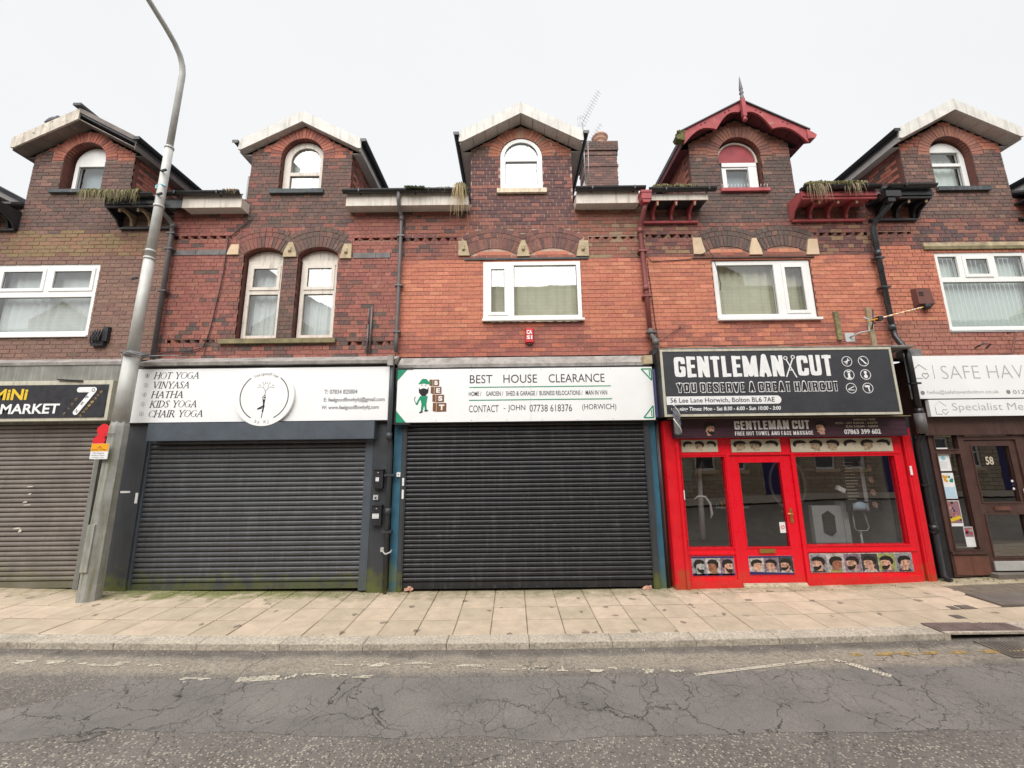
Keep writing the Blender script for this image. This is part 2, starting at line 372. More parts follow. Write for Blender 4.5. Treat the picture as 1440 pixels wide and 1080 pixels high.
def serif_text(body, x0, x1, z0, h, y, mat, parent, shear=.18):
    total = sum((SER[c][0] if c != ' ' else .42) for c in body); k = (x1 - x0) / (total * h) * h
    kx = (x1 - x0) / total; mb = MB(); cx = 0; yk = [0]
    def P(px, pz): return (x0 + (cx + px) * kx + pz * h * shear, y, z0 + pz * h)
    def stroke(a, b, w):
        w = w * 1.15 + .015
        d = Vector((b[0] - a[0], b[1] - a[1])); L = d.length or 1; n = Vector((-d.y, d.x)) / L * w / 2
        q = [P(a[0] + n.x, a[1] + n.y), P(a[0] - n.x, a[1] - n.y), P(b[0] - n.x, b[1] - n.y), P(b[0] + n.x, b[1] + n.y)]
        yk[0] += 1; q = [(u[0], u[1] - .00012 * (yk[0] % 6), u[2]) for u in q]
        mb.face(q)
    for c in body:
        if c == ' ': cx += .42; continue
        w, st, se = SER[c]
        if isinstance(st, str):
            r = .37; a0, a1 = (0, 360) if st == 'ring' else (40, 322)
            if st == 'ringg': a0 = 38; a1 = 330
            prev = None
            for i in range(19):
                a = R(a0 + (a1 - a0) * i / 18); t_ = .025 + .05 * abs(math.cos(a))
                o_ = (.42 + (r + t_ / 2) * math.cos(a), .5 + (.5 + t_ / 4) * math.sin(a)); i_ = (.42 + (r - t_ / 1.2) * math.cos(a), .5 + (.5 - .03) * math.sin(a))
                if prev: mb.face([P(*prev[0]), P(*prev[1]), P(*i_), P(*o_)])
                prev = (o_, i_)
            if st == 'ringg': stroke((.7, .42), (.7, .08), .09); stroke((.55, .43), (.82, .43), .04)
            if st == 'ringc': stroke((.7, .98), (.71, .74), .04)
        else:
            for s_ in st: stroke(*s_)
            for (sx, sz) in se: stroke((sx - .12, sz), (sx + .12, sz), .05)
        cx += w
    return mb.build('lettering', mat, parent)

# a heavy condensed capital alphabet (centre lines in a cell one unit high)
HV = {
 'A': (.52, [[(.09, 0), (.26, 1), (.43, 0)], [(.17, .25), (.35, .25)]]), 'C': (.5, [[(.4, .62), (.4, .8), (.33, .9), (.17, .9), (.1, .8), (.1, .2), (.17, .1), (.33, .1), (.4, .2), (.4, .38)]]),
 'D': (.5, [[(.1, .09), (.1, .91), (.3, .91), (.4, .8), (.4, .2), (.3, .09), (.1, .09)]]), 'E': (.42, [[(.1, 0), (.1, 1)], [(.1, .91), (.4, .91)], [(.1, .52), (.36, .52)], [(.1, .09), (.4, .09)]]),
 'F': (.4, [[(.1, 0), (.1, 1)], [(.1, .91), (.38, .91)], [(.1, .5), (.34, .5)]]), 'G': (.5, [[(.4, .64), (.4, .8), (.33, .9), (.17, .9), (.1, .8), (.1, .2), (.17, .1), (.33, .1), (.4, .2), (.4, .45), (.26, .45)]]),
 'H': (.5, [[(.1, 0), (.1, 1)], [(.4, 0), (.4, 1)], [(.1, .5), (.4, .5)]]), 'I': (.2, [[(.1, 0), (.1, 1)]]), 'L': (.4, [[(.1, 0), (.1, 1)], [(.1, .09), (.38, .09)]]),
 'M': (.64, [[(.1, 0), (.1, 1)], [(.54, 0), (.54, 1)], [(.12, .93), (.32, .08), (.52, .93)]]), 'N': (.52, [[(.1, 0), (.1, 1)], [(.42, 0), (.42, 1)], [(.12, .93), (.4, .07)]]),
 'O': (.5, [[(.1, .2), (.1, .8), (.17, .9), (.33, .9), (.4, .8), (.4, .2), (.33, .1), (.17, .1), (.1, .2)]]), 'R': (.5, [[(.1, 0), (.1, 1)], [(.1, .91), (.32, .91), (.4, .82), (.4, .6), (.32, .5), (.1, .5)], [(.32, .5), (.4, .4), (.41, 0)]]),
 'S': (.48, [[(.38, .68), (.38, .82), (.31, .9), (.17, .9), (.1, .82), (.1, .66), (.38, .36), (.38, .18), (.31, .1), (.17, .1), (.1, .18), (.1, .34)]]), 'T': (.44, [[(.22, 0), (.22, 1)], [(0.02, .91), (.42, .91)]]),
 'U': (.5, [[(.1, 1), (.1, .2), (.17, .1), (.33, .1), (.4, .2), (.4, 1)]]), 'V': (.52, [[(.09, 1), (.26, 0.04), (.43, 1)]]), 'W': (.72, [[(.08, 1), (.22, .06), (.36, .94), (.5, .06), (.64, 1)]]), 'Y': (.5, [[(.07, 1), (.25, .45), (.43, 1)], [(.25, .48), (.25, 0)]]),
}
def heavy_text(body, x0, x1, z0, z1, y, mat, parent, sw=.185, gap=.05, shear=0):
    total = sum(.22 if c == ' ' else HV[c][0] + gap for c in body) - gap; kx = (x1 - x0) / total; h = z1 - z0; mb = MB(); cx = 0; q = [0]
    def seg(a, b_):
        dx_, dz_ = (b_[0] - a[0]) * kx, (b_[1] - a[1]) * h; L = math.hypot(dx_, dz_) or 1; w = sw * (kx * abs(dz_) + h * .82 * abs(dx_)) / L / 2
        nx, nz_ = -dz_ / L * w, dx_ / L * w; q[0] += 1; yy = y - .00012 * (q[0] % 7)
        A = (x0 + (cx + a[0]) * kx, z0 + a[1] * h); B = (x0 + (cx + b_[0]) * kx, z0 + b_[1] * h)
        P = [(A[0] + nx, A[1] + nz_), (A[0] - nx, A[1] - nz_), (B[0] - nx, B[1] - nz_), (B[0] + nx, B[1] + nz_)]
        P = [(p[0], max(z0 - sw * .01, min(z1 + .0, p[1]))) for p in P] if False else P
        mb.face([(p[0], yy, p[1]) for p in P])
    def dot(a):
        q[0] += 1; yy = y - .00012 * (q[0] % 7); rx, rz = sw * kx / 2, sw * h * .82 / 2
        mb.face([(x0 + (cx + a[0]) * kx + rx * math.cos(t_), yy, z0 + a[1] * h + rz * math.sin(t_)) for t_ in [-math.pi * 2 * i / 10 for i in range(10)][::-1]])
    for c in body:
        if c == ' ': cx += .22; continue
        for pl in HV[c][1]:
            for i in range(len(pl) - 1): seg(pl[i], pl[i + 1])
            for p in pl[1:-1]: dot(p)
        cx += HV[c][0] + gap
    return mb.build('lettering', mat, parent)
# ---------------- ground ----------------
def zg(x):                      # the street dips gently towards the middle of the view
    x = max(-12, min(12, x)); return 0.0021 * x * x
KB, KF = -1.50, -1.71           # kerb back and front edges
def sheet(name, x0, x1, nx, ys, dz, mat, kind='structure'):
    mb = MB(); vs = []; fs = []
    for y in ys:
        for i in range(nx + 1):
            x = x0 + (x1 - x0) * i / nx; vs.append((x, y, zg(x) + dz))
    for j in range(len(ys) - 1):
        for i in range(nx):
            a = j * (nx + 1) + i; fs.append((a, a + 1, a + nx + 2, a + nx + 1))
    mb.raw(vs, fs); return tag(mb.build(name, mat), kind=kind)
def road_mat():
    m, t, b, o = nt('worn_asphalt')
    P = zsock(t); y = P[1]
    def vor(scale, feat='F1', rnd=1, vec=None):
        v = N(t, 'TexVoronoi'); v.feature = feat; v.inputs['Scale'].default_value = scale; v.inputs['Randomness'].default_value = rnd
        t.links.new(vec if vec is not None else pos(t), v.inputs['Vector']); return v
    base = mixc(t, mr(t, nz(t, 1.4, 6), .3, .7, 0, 1), (.165, .15, .135), (.235, .215, .193))
    v = vor(58); sepc = N(t, 'SeparateColor'); t.links.new(v.outputs['Color'], sepc.inputs[0])
    light = mth(t, 'MULTIPLY', mr(t, sepc.outputs[0], .50, .62, 0, 1), mr(t, v.outputs['Distance'], .35, .5, 1, 0))
    # exposed pale chippings: everywhere, densest towards the middle of the carriageway
    yn = mth(t, 'ADD', y, mr(t, nz(t, 1.1, 6), .3, .7, -.35, .35))
    dens = mr(t, yn, -3.7, -2.9, 1.0, .35)
    base = mixc(t, mth(t, 'MULTIPLY', light, dens), base, (.68, .60, .48))
    dark = mth(t, 'MULTIPLY', mr(t, sepc.outputs[1], .55, .7, 0, .7), mr(t, v.outputs['Distance'], .3, .5, 1, 0))
    base = mixc(t, dark, base, (.045, .042, .04))
    # pale worn strip along the channel
    yb = mth(t, 'ADD', y, mr(t, nz(t, 2.2, 8, rough=.7), .3, .7, -.07, .07))
    band = mth(t, 'MULTIPLY', mr(t, yb, -2.24, -2.12, 0, 1), mr(t, yb, -1.9, -1.8, 1, 0))
    base = mixc(t, mth(t, 'MULTIPLY', band, mr(t, nz(t, 30, 8, rough=.8), .38, .62, .0, .8)), base, (.50, .43, .33))
    base = mixc(t, mth(t, 'MULTIPLY', mr(t, yb, -1.88, -1.76, 0, .7), mr(t, nz(t, 6, 6), .35, .6, .3, 1)), base, (.12, .10, .085))
    base = mixc(t, mr(t, nz(t, .8, 7, (1, 2.2, 1), .7), .55, .72, 0, .45), base, (.085, .078, .07))
    # long cracks
    w = N(t, 'TexNoise'); w.inputs['Scale'].default_value = 1.6; w.inputs['Detail'].default_value = 6; t.links.new(pos(t), w.inputs['Vector'])
    av = N(t, 'VectorMath', operation='MULTIPLY_ADD'); t.links.new(w.outputs['Color'], av.inputs[0]); av.inputs[1].default_value = (.8, .8, 0); t.links.new(pos(t, (.5, .7, 1)), av.inputs[2])
    c1 = vor(1.0, 'DISTANCE_TO_EDGE', 1, av.outputs[0])
    crack = mth(t, 'MULTIPLY', mr(t, c1.outputs['Distance'], .0, .008, .75, 0), mr(t, nz(t, .9, 4), .45, .6, 0, 1))
    base = mixc(t, crack, base, (.02, .018, .017))
    t.links.new(base, b.inputs['Base Color']); b.inputs['Roughness'].default_value = .9; b.inputs['Specular IOR Level'].default_value = .3
    h = mth(t, 'SUBTRACT', mth(t, 'ADD', mr(t, v.outputs['Distance'], 0, .6, 1, 0), nz(t, 30, 5)), mth(t, 'MULTIPLY', crack, 2.0))
    bumpn(t, b, h, .7, .006); return m
def patch_mat():
    m, t, b, o = nt('cracked_patch_asphalt')
    base = mixc(t, mr(t, nz(t, 1.2, 6), .3, .7, 0, 1), (.19, .176, .162), (.255, .236, .215))
    base = mixc(t, 1, base, mr(t, nz(t, 120, 4), .3, .7, .7, 1.3), 'MULTIPLY')
    base = mixc(t, mr(t, nz(t, 1.1, 8, (1, 2, 1), .72), .52, .7, 0, .35), base, (.11, .10, .095))
    w = N(t, 'TexNoise'); w.inputs['Scale'].default_value = 2.2; w.inputs['Detail'].default_value = 8; w.inputs['Roughness'].default_value = .62; t.links.new(pos(t), w.inputs['Vector'])
    def cr(scale, amp, width, sc, depth, mask, lo=.5, hi=.58):
        av = N(t, 'VectorMath', operation='MULTIPLY_ADD'); t.links.new(w.outputs['Color'], av.inputs[0]); av.inputs[1].default_value = (amp, amp, 0); t.links.new(pos(t, sc), av.inputs[2])
        v = N(t, 'TexVoronoi', feature='DISTANCE_TO_EDGE'); v.inputs['Scale'].default_value = scale; t.links.new(av.outputs[0], v.inputs['Vector'])
        wv = mth(t, 'MULTIPLY', v.outputs['Distance'], mr(t, nz(t, 5, 3), .35, .65, 2.6, .7)); c = mr(t, wv, 0, width, depth, 0)
        return mth(t, 'MULTIPLY', c, mr(t, nz(t, mask, 4), lo, hi, 0, 1)) if mask else c
    a = cr(1.15, .8, .011, (1.3, 1, 1), .9, .8, .40, .52); c = cr(3.3, .45, .016, (1.4, 1, 1), .7, 1.1, .47, .57); d = cr(9, .25, .024, (1.3, 1, 1), .6, 1.5, .46, .56)
    k = mth(t, 'MAXIMUM', mth(t, 'MAXIMUM', a, c), d)
    base = mixc(t, k, base, (.02, .018, .018))
    t.links.new(base, b.inputs['Base Color']); b.inputs['Roughness'].default_value = .85; b.inputs['Specular IOR Level'].default_value = .3
    h = mth(t, 'SUBTRACT', nz(t, 90, 5), mth(t, 'MULTIPLY', k, 3.0)); bumpn(t, b, h, .6, .005); return m
M['road'] = road_mat(); M['patch'] = patch_mat()
M['ground'] = pm('distant_ground', (.16, .15, .14), .95, .2, 1, .2)
M['paint_w'] = pm('worn_white_paint', (.66, .60, .48), .8, .15, 20, .3, 80); M['paint_y'] = pm('worn_yellow_paint', (.50, .33, .12), .8, .2, 20, .3, 80)
tag(MB().box(-120, 120, -120, 120, -.6, -.35).build('ground', M['ground']), kind='structure')
sheet('road', -40, 40, 80, [-8.9, -6, -3.5, -1.6], -.066, M['road'])
# the darker repair strip, with a ragged outline
def strip_patch(name, top, bot, mat, dz):
    def at(pl, x):
        for (xa, ya), (xb, yb) in zip(pl, pl[1:]):
            if xa <= x <= xb: return ya + (yb - ya) * (x - xa) / (xb - xa)
        return pl[-1][1]
    mb = MB(); x = top[0][0]; prev = None
    while x < 14:
        yt = at(top, x) + .035 * noise.noise((x * 2.1, 0, 1)) + .012 * noise.noise((x * 17, 0, 1)); yb = at(bot, x) + .05 * noise.noise((x * 1.7, 9, 1)) + .015 * noise.noise((x * 15, 3, 1))
        col_ = [(x, yb + (max(yt, yb + .001) - yb) * k / 3, zg(x) + dz) for k in range(4)]
        if prev:
            for k in range(3): mb.face([prev[k], col_[k], col_[k + 1], prev[k + 1]])
        prev = col_; x += .06
    return tag(mb.build(name, mat), kind='structure')
strip_patch('road_repair_strip', [(-4.65, -2.93), (-4.3, -2.76), (-3.9, -2.52), (-3.7, -2.27), (-2.0, -2.27), (0, -2.25), (1.85, -2.27), (2.9, -2.2), (5.5, -2.3), (14, -2.5)],
            [(-4.65, -2.95), (-3.9, -3.12), (-3.0, -2.98), (-1.5, -3.05), (0, -3.1), (2.2, -3.08), (5, -3.15), (14, -3.3)], M['patch'], -.0635)
def flakes(name, a, b_, w, keep, mat, label_kind, cell=.022, dz=-.0605):
    mb = MB(); a = Vector(a); b_ = Vector(b_); d = b_ - a; L = d.length; d.normalize(); n = Vector((-d.y, d.x))
    for i in range(int(L / cell)):
        for j in range(int(w / cell) or 1):
            s_ = a + d * (i * cell) + n * (j * cell - w / 2)
            q = noise.noise((s_.x * 6, s_.y * 14, 3.1)) * .5 + .5 + .18 * noise.noise((s_.x * 31, s_.y * 31, 0))
            if q > 1 - keep:
                g = cell * .62
                P = [(s_.x + random.uniform(-.3, .3) * cell + g * math.cos(t_) * random.uniform(.7, 1.25), s_.y + random.uniform(-.3, .3) * cell * .3 + g * math.sin(t_) * random.uniform(.6, 1.1)) for t_ in [k * math.pi / 2.5 for k in range(5)]]
                mb.face([(x, y, zg(x) + dz + random.uniform(0, .0012)) for x, y in P])
    if mb.v: return tag(mb.build(name, mat), kind=label_kind)
flakes('road_marking', (1.74, -2.255), (3.16, -2.03), .05, .66, M['paint_w'], 'structure')
flakes('road_marking', (3.27, -2.05), (3.55, -2.38), .085, .72, M['paint_w'], 'structure')
flakes('road_marking', (3.5, -1.95), (5.6, -1.99), .07, .5, M['paint_y'], 'structure')
for a, b_, k in [((-2.65, -2.275), (-2.12, -2.215), .64), ((-3.2, -2.28), (-2.9, -2.29), .46), ((-5.4, -1.98), (-3.4, -2.0), .40), ((-1.9, -1.96), (1.2, -2.16), .40), ((-1.5, -2.0), (-.9, -1.99), .5), ((.3, -2.1), (1.7, -2.22), .4), ((-2.1, -2.2), (-1.3, -2.2), .38)]:
    flakes('road_marking', a, b_, .09, k, M['paint_w'], 'structure')
# kerb stones
def kerbmat():
    m = pm('granite_concrete_kerb', (.54, .475, .385), .9, .42, 42, .9, 110, grime=.55, grimecol=(.15, .13, .11)); return m
M['kerb'] = kerbmat()
M['bed'] = pm('sand_joint_bed', (.18, .145, .11), .95, .3, 10, .4)
kerb = sheet('kerb', -14, 14, 28, [KF + .012, KB], -.012, M['bed'])
def put(me, parent, loc, sc, name, mat=None, rot=None, color=None):
    o = bpy.data.objects.new(name, me); _link(o, parent, loc); o.scale = sc
    if rot: o.rotation_euler = rot
    if color: o.color = (*color, 1)
    return o
def unit(name, mat, jit=0.0, bev=0.0, chipped=False):
    mb = MB(); b_ = bev
    if bev:
        # box 0..1 in z, -.5...5 in x and y, with a chamfered top edge
        v = [(-.5, -.5, 0), (.5, -.5, 0), (.5, .5, 0), (-.5, .5, 0), (-.5, -.5, 1 - b_), (.5, -.5, 1 - b_), (.5, .5, 1 - b_), (-.5, .5, 1 - b_),
             (-.5 + b_ * .14, -.5 + b_ * .14, 1), (.5 - b_ * .14, -.5 + b_ * .14, 1), (.5 - b_ * .14, .5 - b_ * .14, 1), (-.5 + b_ * .14, .5 - b_ * .14, 1)]
        v = [(x + random.uniform(-jit, jit), y + random.uniform(-jit, jit), z) for x, y, z in v]
        mb.raw(v, [(0, 1, 5, 4), (1, 2, 6, 5), (2, 3, 7, 6), (3, 0, 4, 7), (4, 5, 9, 8), (5, 6, 10, 9), (6, 7, 11, 10), (7, 4, 8, 11), (8, 9, 10, 11)])
    else:
        v = [(-.5, 0, 0), (.5, 0, 0), (.5, 0, 1), (-.5, 0, 1), (-.5, 1, 0), (.5, 1, 0), (.5, 1, 1), (-.5, 1, 1)]
        v = [(x + random.uniform(-jit, jit), y, z + random.uniform(-jit, jit) * 2) for x, y, z in v]
        mb.raw(v, [(0, 1, 2, 3), (4, 5, 1, 0), (3, 2, 6, 7), (1, 5, 6, 2), (4, 0, 3, 7)])
    me = bpy.data.meshes.new(name); me.from_pydata(mb.v, [], mb.f); me.materials.append(mat); return me
km = [unit('kerb_stone', M['kerb'], .003, .06) for _ in range(3)]
x = -.76 - 15 * .92; 
while x < 14:
    if not (4.72 < x + .46 < 5.9):
        w = .92; xc = x + w / 2
        put(random.choice(km), kerb, (xc, (KB + KF) / 2 + .004, zg(xc) - .14), (w - .008, KB - KF - .004, .14), 'kerb_stone', rot=(0, -math.atan(.0042 * xc), 0))
    x += .92
# paving slabs
def slabmat():
    m, t, b, o = nt('buff_paving_slab')
    r = N(t, 'ObjectInfo').outputs['Random']
    c = mixc(t, mr(t, r, 0, 1, 0, 1), (.55, .455, .335), (.59, .475, .36))
    c = mixc(t, 1, c, mr(t, r, 0, 1, .93, 1.06), 'MULTIPLY')
    c = mixc(t, 1, c, mr(t, nz(t, 5, 8, rough=.7), .3, .7, .84, 1.14), 'MULTIPLY')
    v = N(t, 'TexVoronoi'); v.inputs['Scale'].default_value = 3.3; 
    av = N(t, 'VectorMath', operation='MULTIPLY_ADD'); w = N(t, 'TexNoise'); w.inputs['Scale'].default_value = 12; t.links.new(pos(t), w.inputs['Vector']); t.links.new(w.outputs['Color'], av.inputs[0]); av.inputs[1].default_value = (.12, .12, 0); t.links.new(pos(t, (1, 1, 0)), av.inputs[2]); t.links.new(av.outputs[0], v.inputs['Vector'])
    c = mixc(t, mr(t, v.outputs['Distance'], .12, .15, .8, 0), c, (.19, .15, .12))          # old gum and oil spots
    P = zsock(t); yy = mth(t, 'ADD', P[1], mr(t, nz(t, 4, 8, rough=.7), .3, .7, -.28, .28))
    c = mixc(t, mr(t, yy, -.42, .02, 0, .75), c, (.20, .185, .10))                             # algae along the wall
    xx = mth(t, 'ADD', P[0], mr(t, nz(t, 3, 5), .3, .7, -.4, .4))
    g = mth(t, 'MULTIPLY', mr(t, yy, -.4, -.15, 0, .8), mth(t, 'MULTIPLY', mr(t, xx, -6.1, -5.8, 0, 1), mr(t, xx, -3.6, -2.4, 1, 0)))
    c = mixc(t, g, c, (.17, .19, .06))
    t.links.new(c, b.inputs['Base Color']); b.inputs['Roughness'].default_value = .9; b.inputs['Specular IOR Level'].default_value = .3
    bumpn(t, b, nz(t, 60, 6), .35, .004); return m
M['slab'] = slabmat()
pave = sheet('pavement', -14, 14, 28, [KB, .5], -.014, M['bed'])
sm_ = [unit('paving_slab', M['slab'], .004, .1) for _ in range(4)]
rows = [(-1.5, -1.07), (-1.07, -.65), (-.65, -.26), (-.26, .17)]
for (ya, yb) in rows:
    k = -31
    while -.285 + .437 * k < 13.4:
        xa = -.285 + .437 * k; xc = xa + .2185; k += 1
        if 6.15 < xc < 7.9 and -1.3 < ya < -.5: continue
        put(random.choice(sm_), pave, (xc, (ya + yb) / 2, zg(xc) - .06 + random.uniform(-.0025, .0025)), (.437 - .009, yb - ya - .026, .06), 'paving_slab', rot=(random.uniform(-.004, .004), -math.atan(.0042 * xc) + random.uniform(-.004, .004), 0))
M['conc_dark'] = pm('dark_patch_concrete', (.17, .145, .125), .9, .2, 4, .5, 50, grime=.4)
mb = MB(); mb.box(6.18, 8.02, -1.06, -.65, zg(7) - .05, zg(7) + .002)
tag(mb.build('paving_repair', M['conc_dark']), 'dark grey concrete repair panel in the paving outside the brown shop door', 'paving panel')
mb = MB()
for k in range(4): mb.box(6.18 + .46 * k, 6.63 + .46 * k, -1.49, -1.075, zg(6.4 + .46 * k) - .05, zg(6.4 + .46 * k))
# gully set in the kerb
t_ = thing('kerb_gully', (5.3, -1.62, zg(5.3)), 'ribbed iron gully cover set in the kerb above a dark drain opening', 'drain')
mb = MB(); z0 = zg(5.3)
mb.box(4.74, 5.88, KF + .02, KB + .04, z0 - .03, z0 + .001); mb.build('cover_plate', pm('rusty_iron', (.16, .12, .11), .7, .3, 10, .5), t_)
mb = MB()
for k in range(26): mb.box(4.80 + k * .041, 4.818 + k * .041, KF + .05, KB + .01, z0 + .001, z0 + .008)
tag(mb.build('rib', pm('worn_iron_rib', (.26, .2, .18), .6, .3, 10, .4), t_), kind='stuff')
mb = MB(); mb.box(4.74, 5.88, KF - .012, KF + .02, z0 - .02, z0 + .002); mb.box(4.74, 4.80, KF - .01, KF + .018, z0 - .1, z0 - .022); mb.box(5.80, 5.88, KF - .01, KF + .018, z0 - .1, z0 - .022); mb.build('frame', M['kerb'], t_)
mb = MB(); mb.box(4.80, 5.80, KF + .1, KF + .11, z0 - .1, z0 - .03); mb.build('opening', M['black'], t_)
g_ = thing('road_grate', (5.1, -2.0, zg(5.1) - .066), 'iron drain grate in the road channel below the kerb gully', 'drain')
mb = MB(); zr = zg(5.25) - .062
mb.box(4.98, 5.45, -2.13, -2.10, zr - .01, zr + .004); mb.box(4.98, 5.45, -1.80, -1.77, zr - .01, zr + .004); mb.box(4.98, 5.01, -2.10, -1.80, zr - .01, zr + .004); mb.box(5.42, 5.45, -2.10, -1.80, zr - .01, zr + .004); mb.build('frame', M['conc_dark'], g_)
mb = MB()
for k in range(9): mb.box(5.03 + k * .043, 5.052 + k * .043, -2.10, -1.80, zr - .01, zr + .003)
tag(mb.build('bar', M['conc_dark'], g_), kind='stuff')
def cover(x0, x1, y0, y1, label, mat=None):
    z = zg((x0 + x1) / 2); m_ = MB(); m_.box(x0, x1, y0, y1, z - .02, z + .006); m_.box(x0 + .02, x1 - .02, y0 + .02, y1 - .02, z + .006, z + .009)
    tag(m_.build('service_cover', mat or M['conc_dark']), label, 'service cover')
cover(5.53, 5.62, -1.1, -1.0, 'small square metal cover in paving, left one of a pair'); cover(5.66, 5.83, -1.1, -.98, 'small rectangular metal cover in paving, right one of a pair')
cover(5.28, 5.40, -1.36, -1.26, 'small square stopcock cover near the ribbed kerb gully')

# ---------------- brickwork ----------------
UB = [unit('brick', M['brick'], .006) for _ in range(6)]
def subtract(iv, ex):
    for (a, b_) in ex:
        out = []
        for (p, q) in iv:
            if b_ <= p or a >= q: out.append((p, q)); continue
            if a > p: out.append((p, a))
            if b_ < q: out.append((b_, q))
        iv = out
    return iv
def courses(z0, z1, ivf, colf, y, jt=.010, ox=0.0, hdr=4, ch=.075, vj=None):
    vj = jt if vj is None else vj
    res = []; n = int(round((z1 - z0) / ch)); 
    for k in range(n):
        za = z0 + k * ch; zb = za + ch - jt; head = (hdr and k % hdr == hdr - 1)
        step = .1125 if head else .225; off = ox + (.05625 if head else (.1125 if k % 2 else 0))
        for (a, b_) in ivf(za + ch * .5):
            if b_ - a < .02: continue
            i = math.floor((a - off) / step); x = off + i * step; last = a
            while x < b_:
                p = max(x, a); q = min(x + step - vj, b_)
                if q - p > .025:
                    res.append((p, q, za, zb, y + random.uniform(-.002, .003), colf((p + q) / 2, za)))
                x += step
    return res
def wedge_ring(cx, half, zs, rise, t0, t1, y, colf, w=.075, jt=.009, clip=None, d=.1):
    r = (half * half + rise * rise) / (2 * rise); cz = zs + rise - r
    th = math.asin(min(1, half / r)) if rise < half * .99 else math.pi / 2
    ra, rb = r + t0, r + t1; n = max(3, round(2 * th * (ra + rb) / 2 / w)); out = []
    for i in range(n):
        a0 = -th + 2 * th * i / n; a1 = -th + 2 * th * (i + 1) / n; ga = jt / 2 / ra; gb = jt / 2 / rb
        xc = cx + (ra + rb) / 2 * math.sin((a0 + a1) / 2)
        if clip and not (clip[0] < xc < clip[1]): continue
        def P(rr, an): return (cx + rr * math.sin(an), cz + rr * math.cos(an))
        q = [P(ra, a0 + ga), P(ra, a1 - ga), P(rb, a1 - gb), P(rb, a0 + gb)]
        yy = y + random.uniform(-.003, .002)
        out.append(([(p[0], yy, p[1]) for p in q] + [(p[0], yy + d, p[1]) for p in q], colf(xc, cz + rb)))
    return out
def half_chord(cx, half, zs, rise, t, z):
    r = (half * half + rise * rise) / (2 * rise); cz = zs + rise - r; rr = r + t
    if z > cz + rr or z < cz: return 0
    return math.sqrt(max(0, rr * rr - (z - cz) ** 2))
def arch_outline(x0, x1, z0, zs, rise, n=14):
    half = (x1 - x0) / 2; cx = (x0 + x1) / 2
    if rise < .005: return [(x0, z0), (x1, z0), (x1, zs), (x0, zs)]
    r = (half * half + rise * rise) / (2 * rise); cz = zs + rise - r; th = math.asin(min(1, half / r))
    if rise >= half * .995: th = math.pi / 2
    pts = [(x0, z0), (x1, z0)]
    for i in range(n + 1):
        a = th - 2 * th * i / n; pts.append((cx + r * math.sin(a), cz + r * math.cos(a)))
    return pts
WY = 0.10        # front of the brick wall
def pick(opts):
    r = random.random() * sum(o[0] for o in opts)
    for w, c in opts:
        r -= w
        if r <= 0: break
    k = random.uniform(.94, 1.07) * 1.05; g = .02 + .1 * (c[0] * .4 + c[1] * .6); return (c[0] * k * .95 + g, c[1] * k * random.uniform(.94, 1.06) + g, c[2] * k + g)
ORANGE = [(5, (.46, .14, .075)), (4, (.42, .125, .07)), (2, (.50, .165, .09)), (.6, (.36, .11, .07))]
REDB = [(6, (.265, .082, .06)), (3, (.24, .074, .056)), (.35, (.14, .06, .05)), (1, (.30, .10, .07))]
REDDARK = [(5, (.21, .07, .052)), (3, (.16, .062, .05)), (1, (.11, .055, .047)), (1, (.29, .08, .055))]
SOOT = [(5, (.108, .062, .05)), (4, (.13, .066, .052)), (1, (.165, .074, .056)), (1, (.09, .055, .047))]
SOOTY = [(5, (.088, .056, .048)), (3, (.115, .062, .05)), (1, (.15, .07, .053))]
BROWN = [(5, (.185, .095, .070)), (3, (.17, .085, .064)), (2, (.21, .105, .075)), (.2, (.13, .07, .055))]
TERRA = [(4, (.36, .105, .06)), (3, (.30, .085, .055)), (1, (.22, .07, .055))]
OLIVE = [(4, (.20, .12, .055)), (3, (.23, .11, .06)), (1, (.17, .08, .05))]
def nzv(x, z, s=1.3, o=0): return noise.noise((x * s, o, z * s))
def dormer_col(c, sooty=SOOT, top=TERRA, mid=REDDARK):
    def f(x, z):
        n = nzv(x, z, 1.6) * .5
        if z > 7.62 + n * .5: return pick(top)
        if abs(x - c) < .98 and z > 6.15:
            return pick(sooty if random.random() < .86 + n * .8 - .55 * max(0, z - 7.35) else mid)
        return None
    return f
def curtain(x0, x1, z0, z1, y, mat, parent, amp=.012, n=40, name='curtain', freq=14, split=None):
    mb = MB(); vs = []; fs = []; ph = random.random() * 6
    for i in range(n + 1):
        x = x0 + (x1 - x0) * i / n; dy = amp * math.sin(x * freq * 3 + ph + 2 * math.sin(x * 5)) + amp * .6 * math.sin(x * freq * 7)
        vs += [(x, y + dy, z0), (x, y + dy * .6, z1)]
    for i in range(n): fs.append((2 * i, 2 * i + 2, 2 * i + 3, 2 * i + 1))
    mb.raw(vs, fs, smooth=True); return mb.build(name, mat, parent)
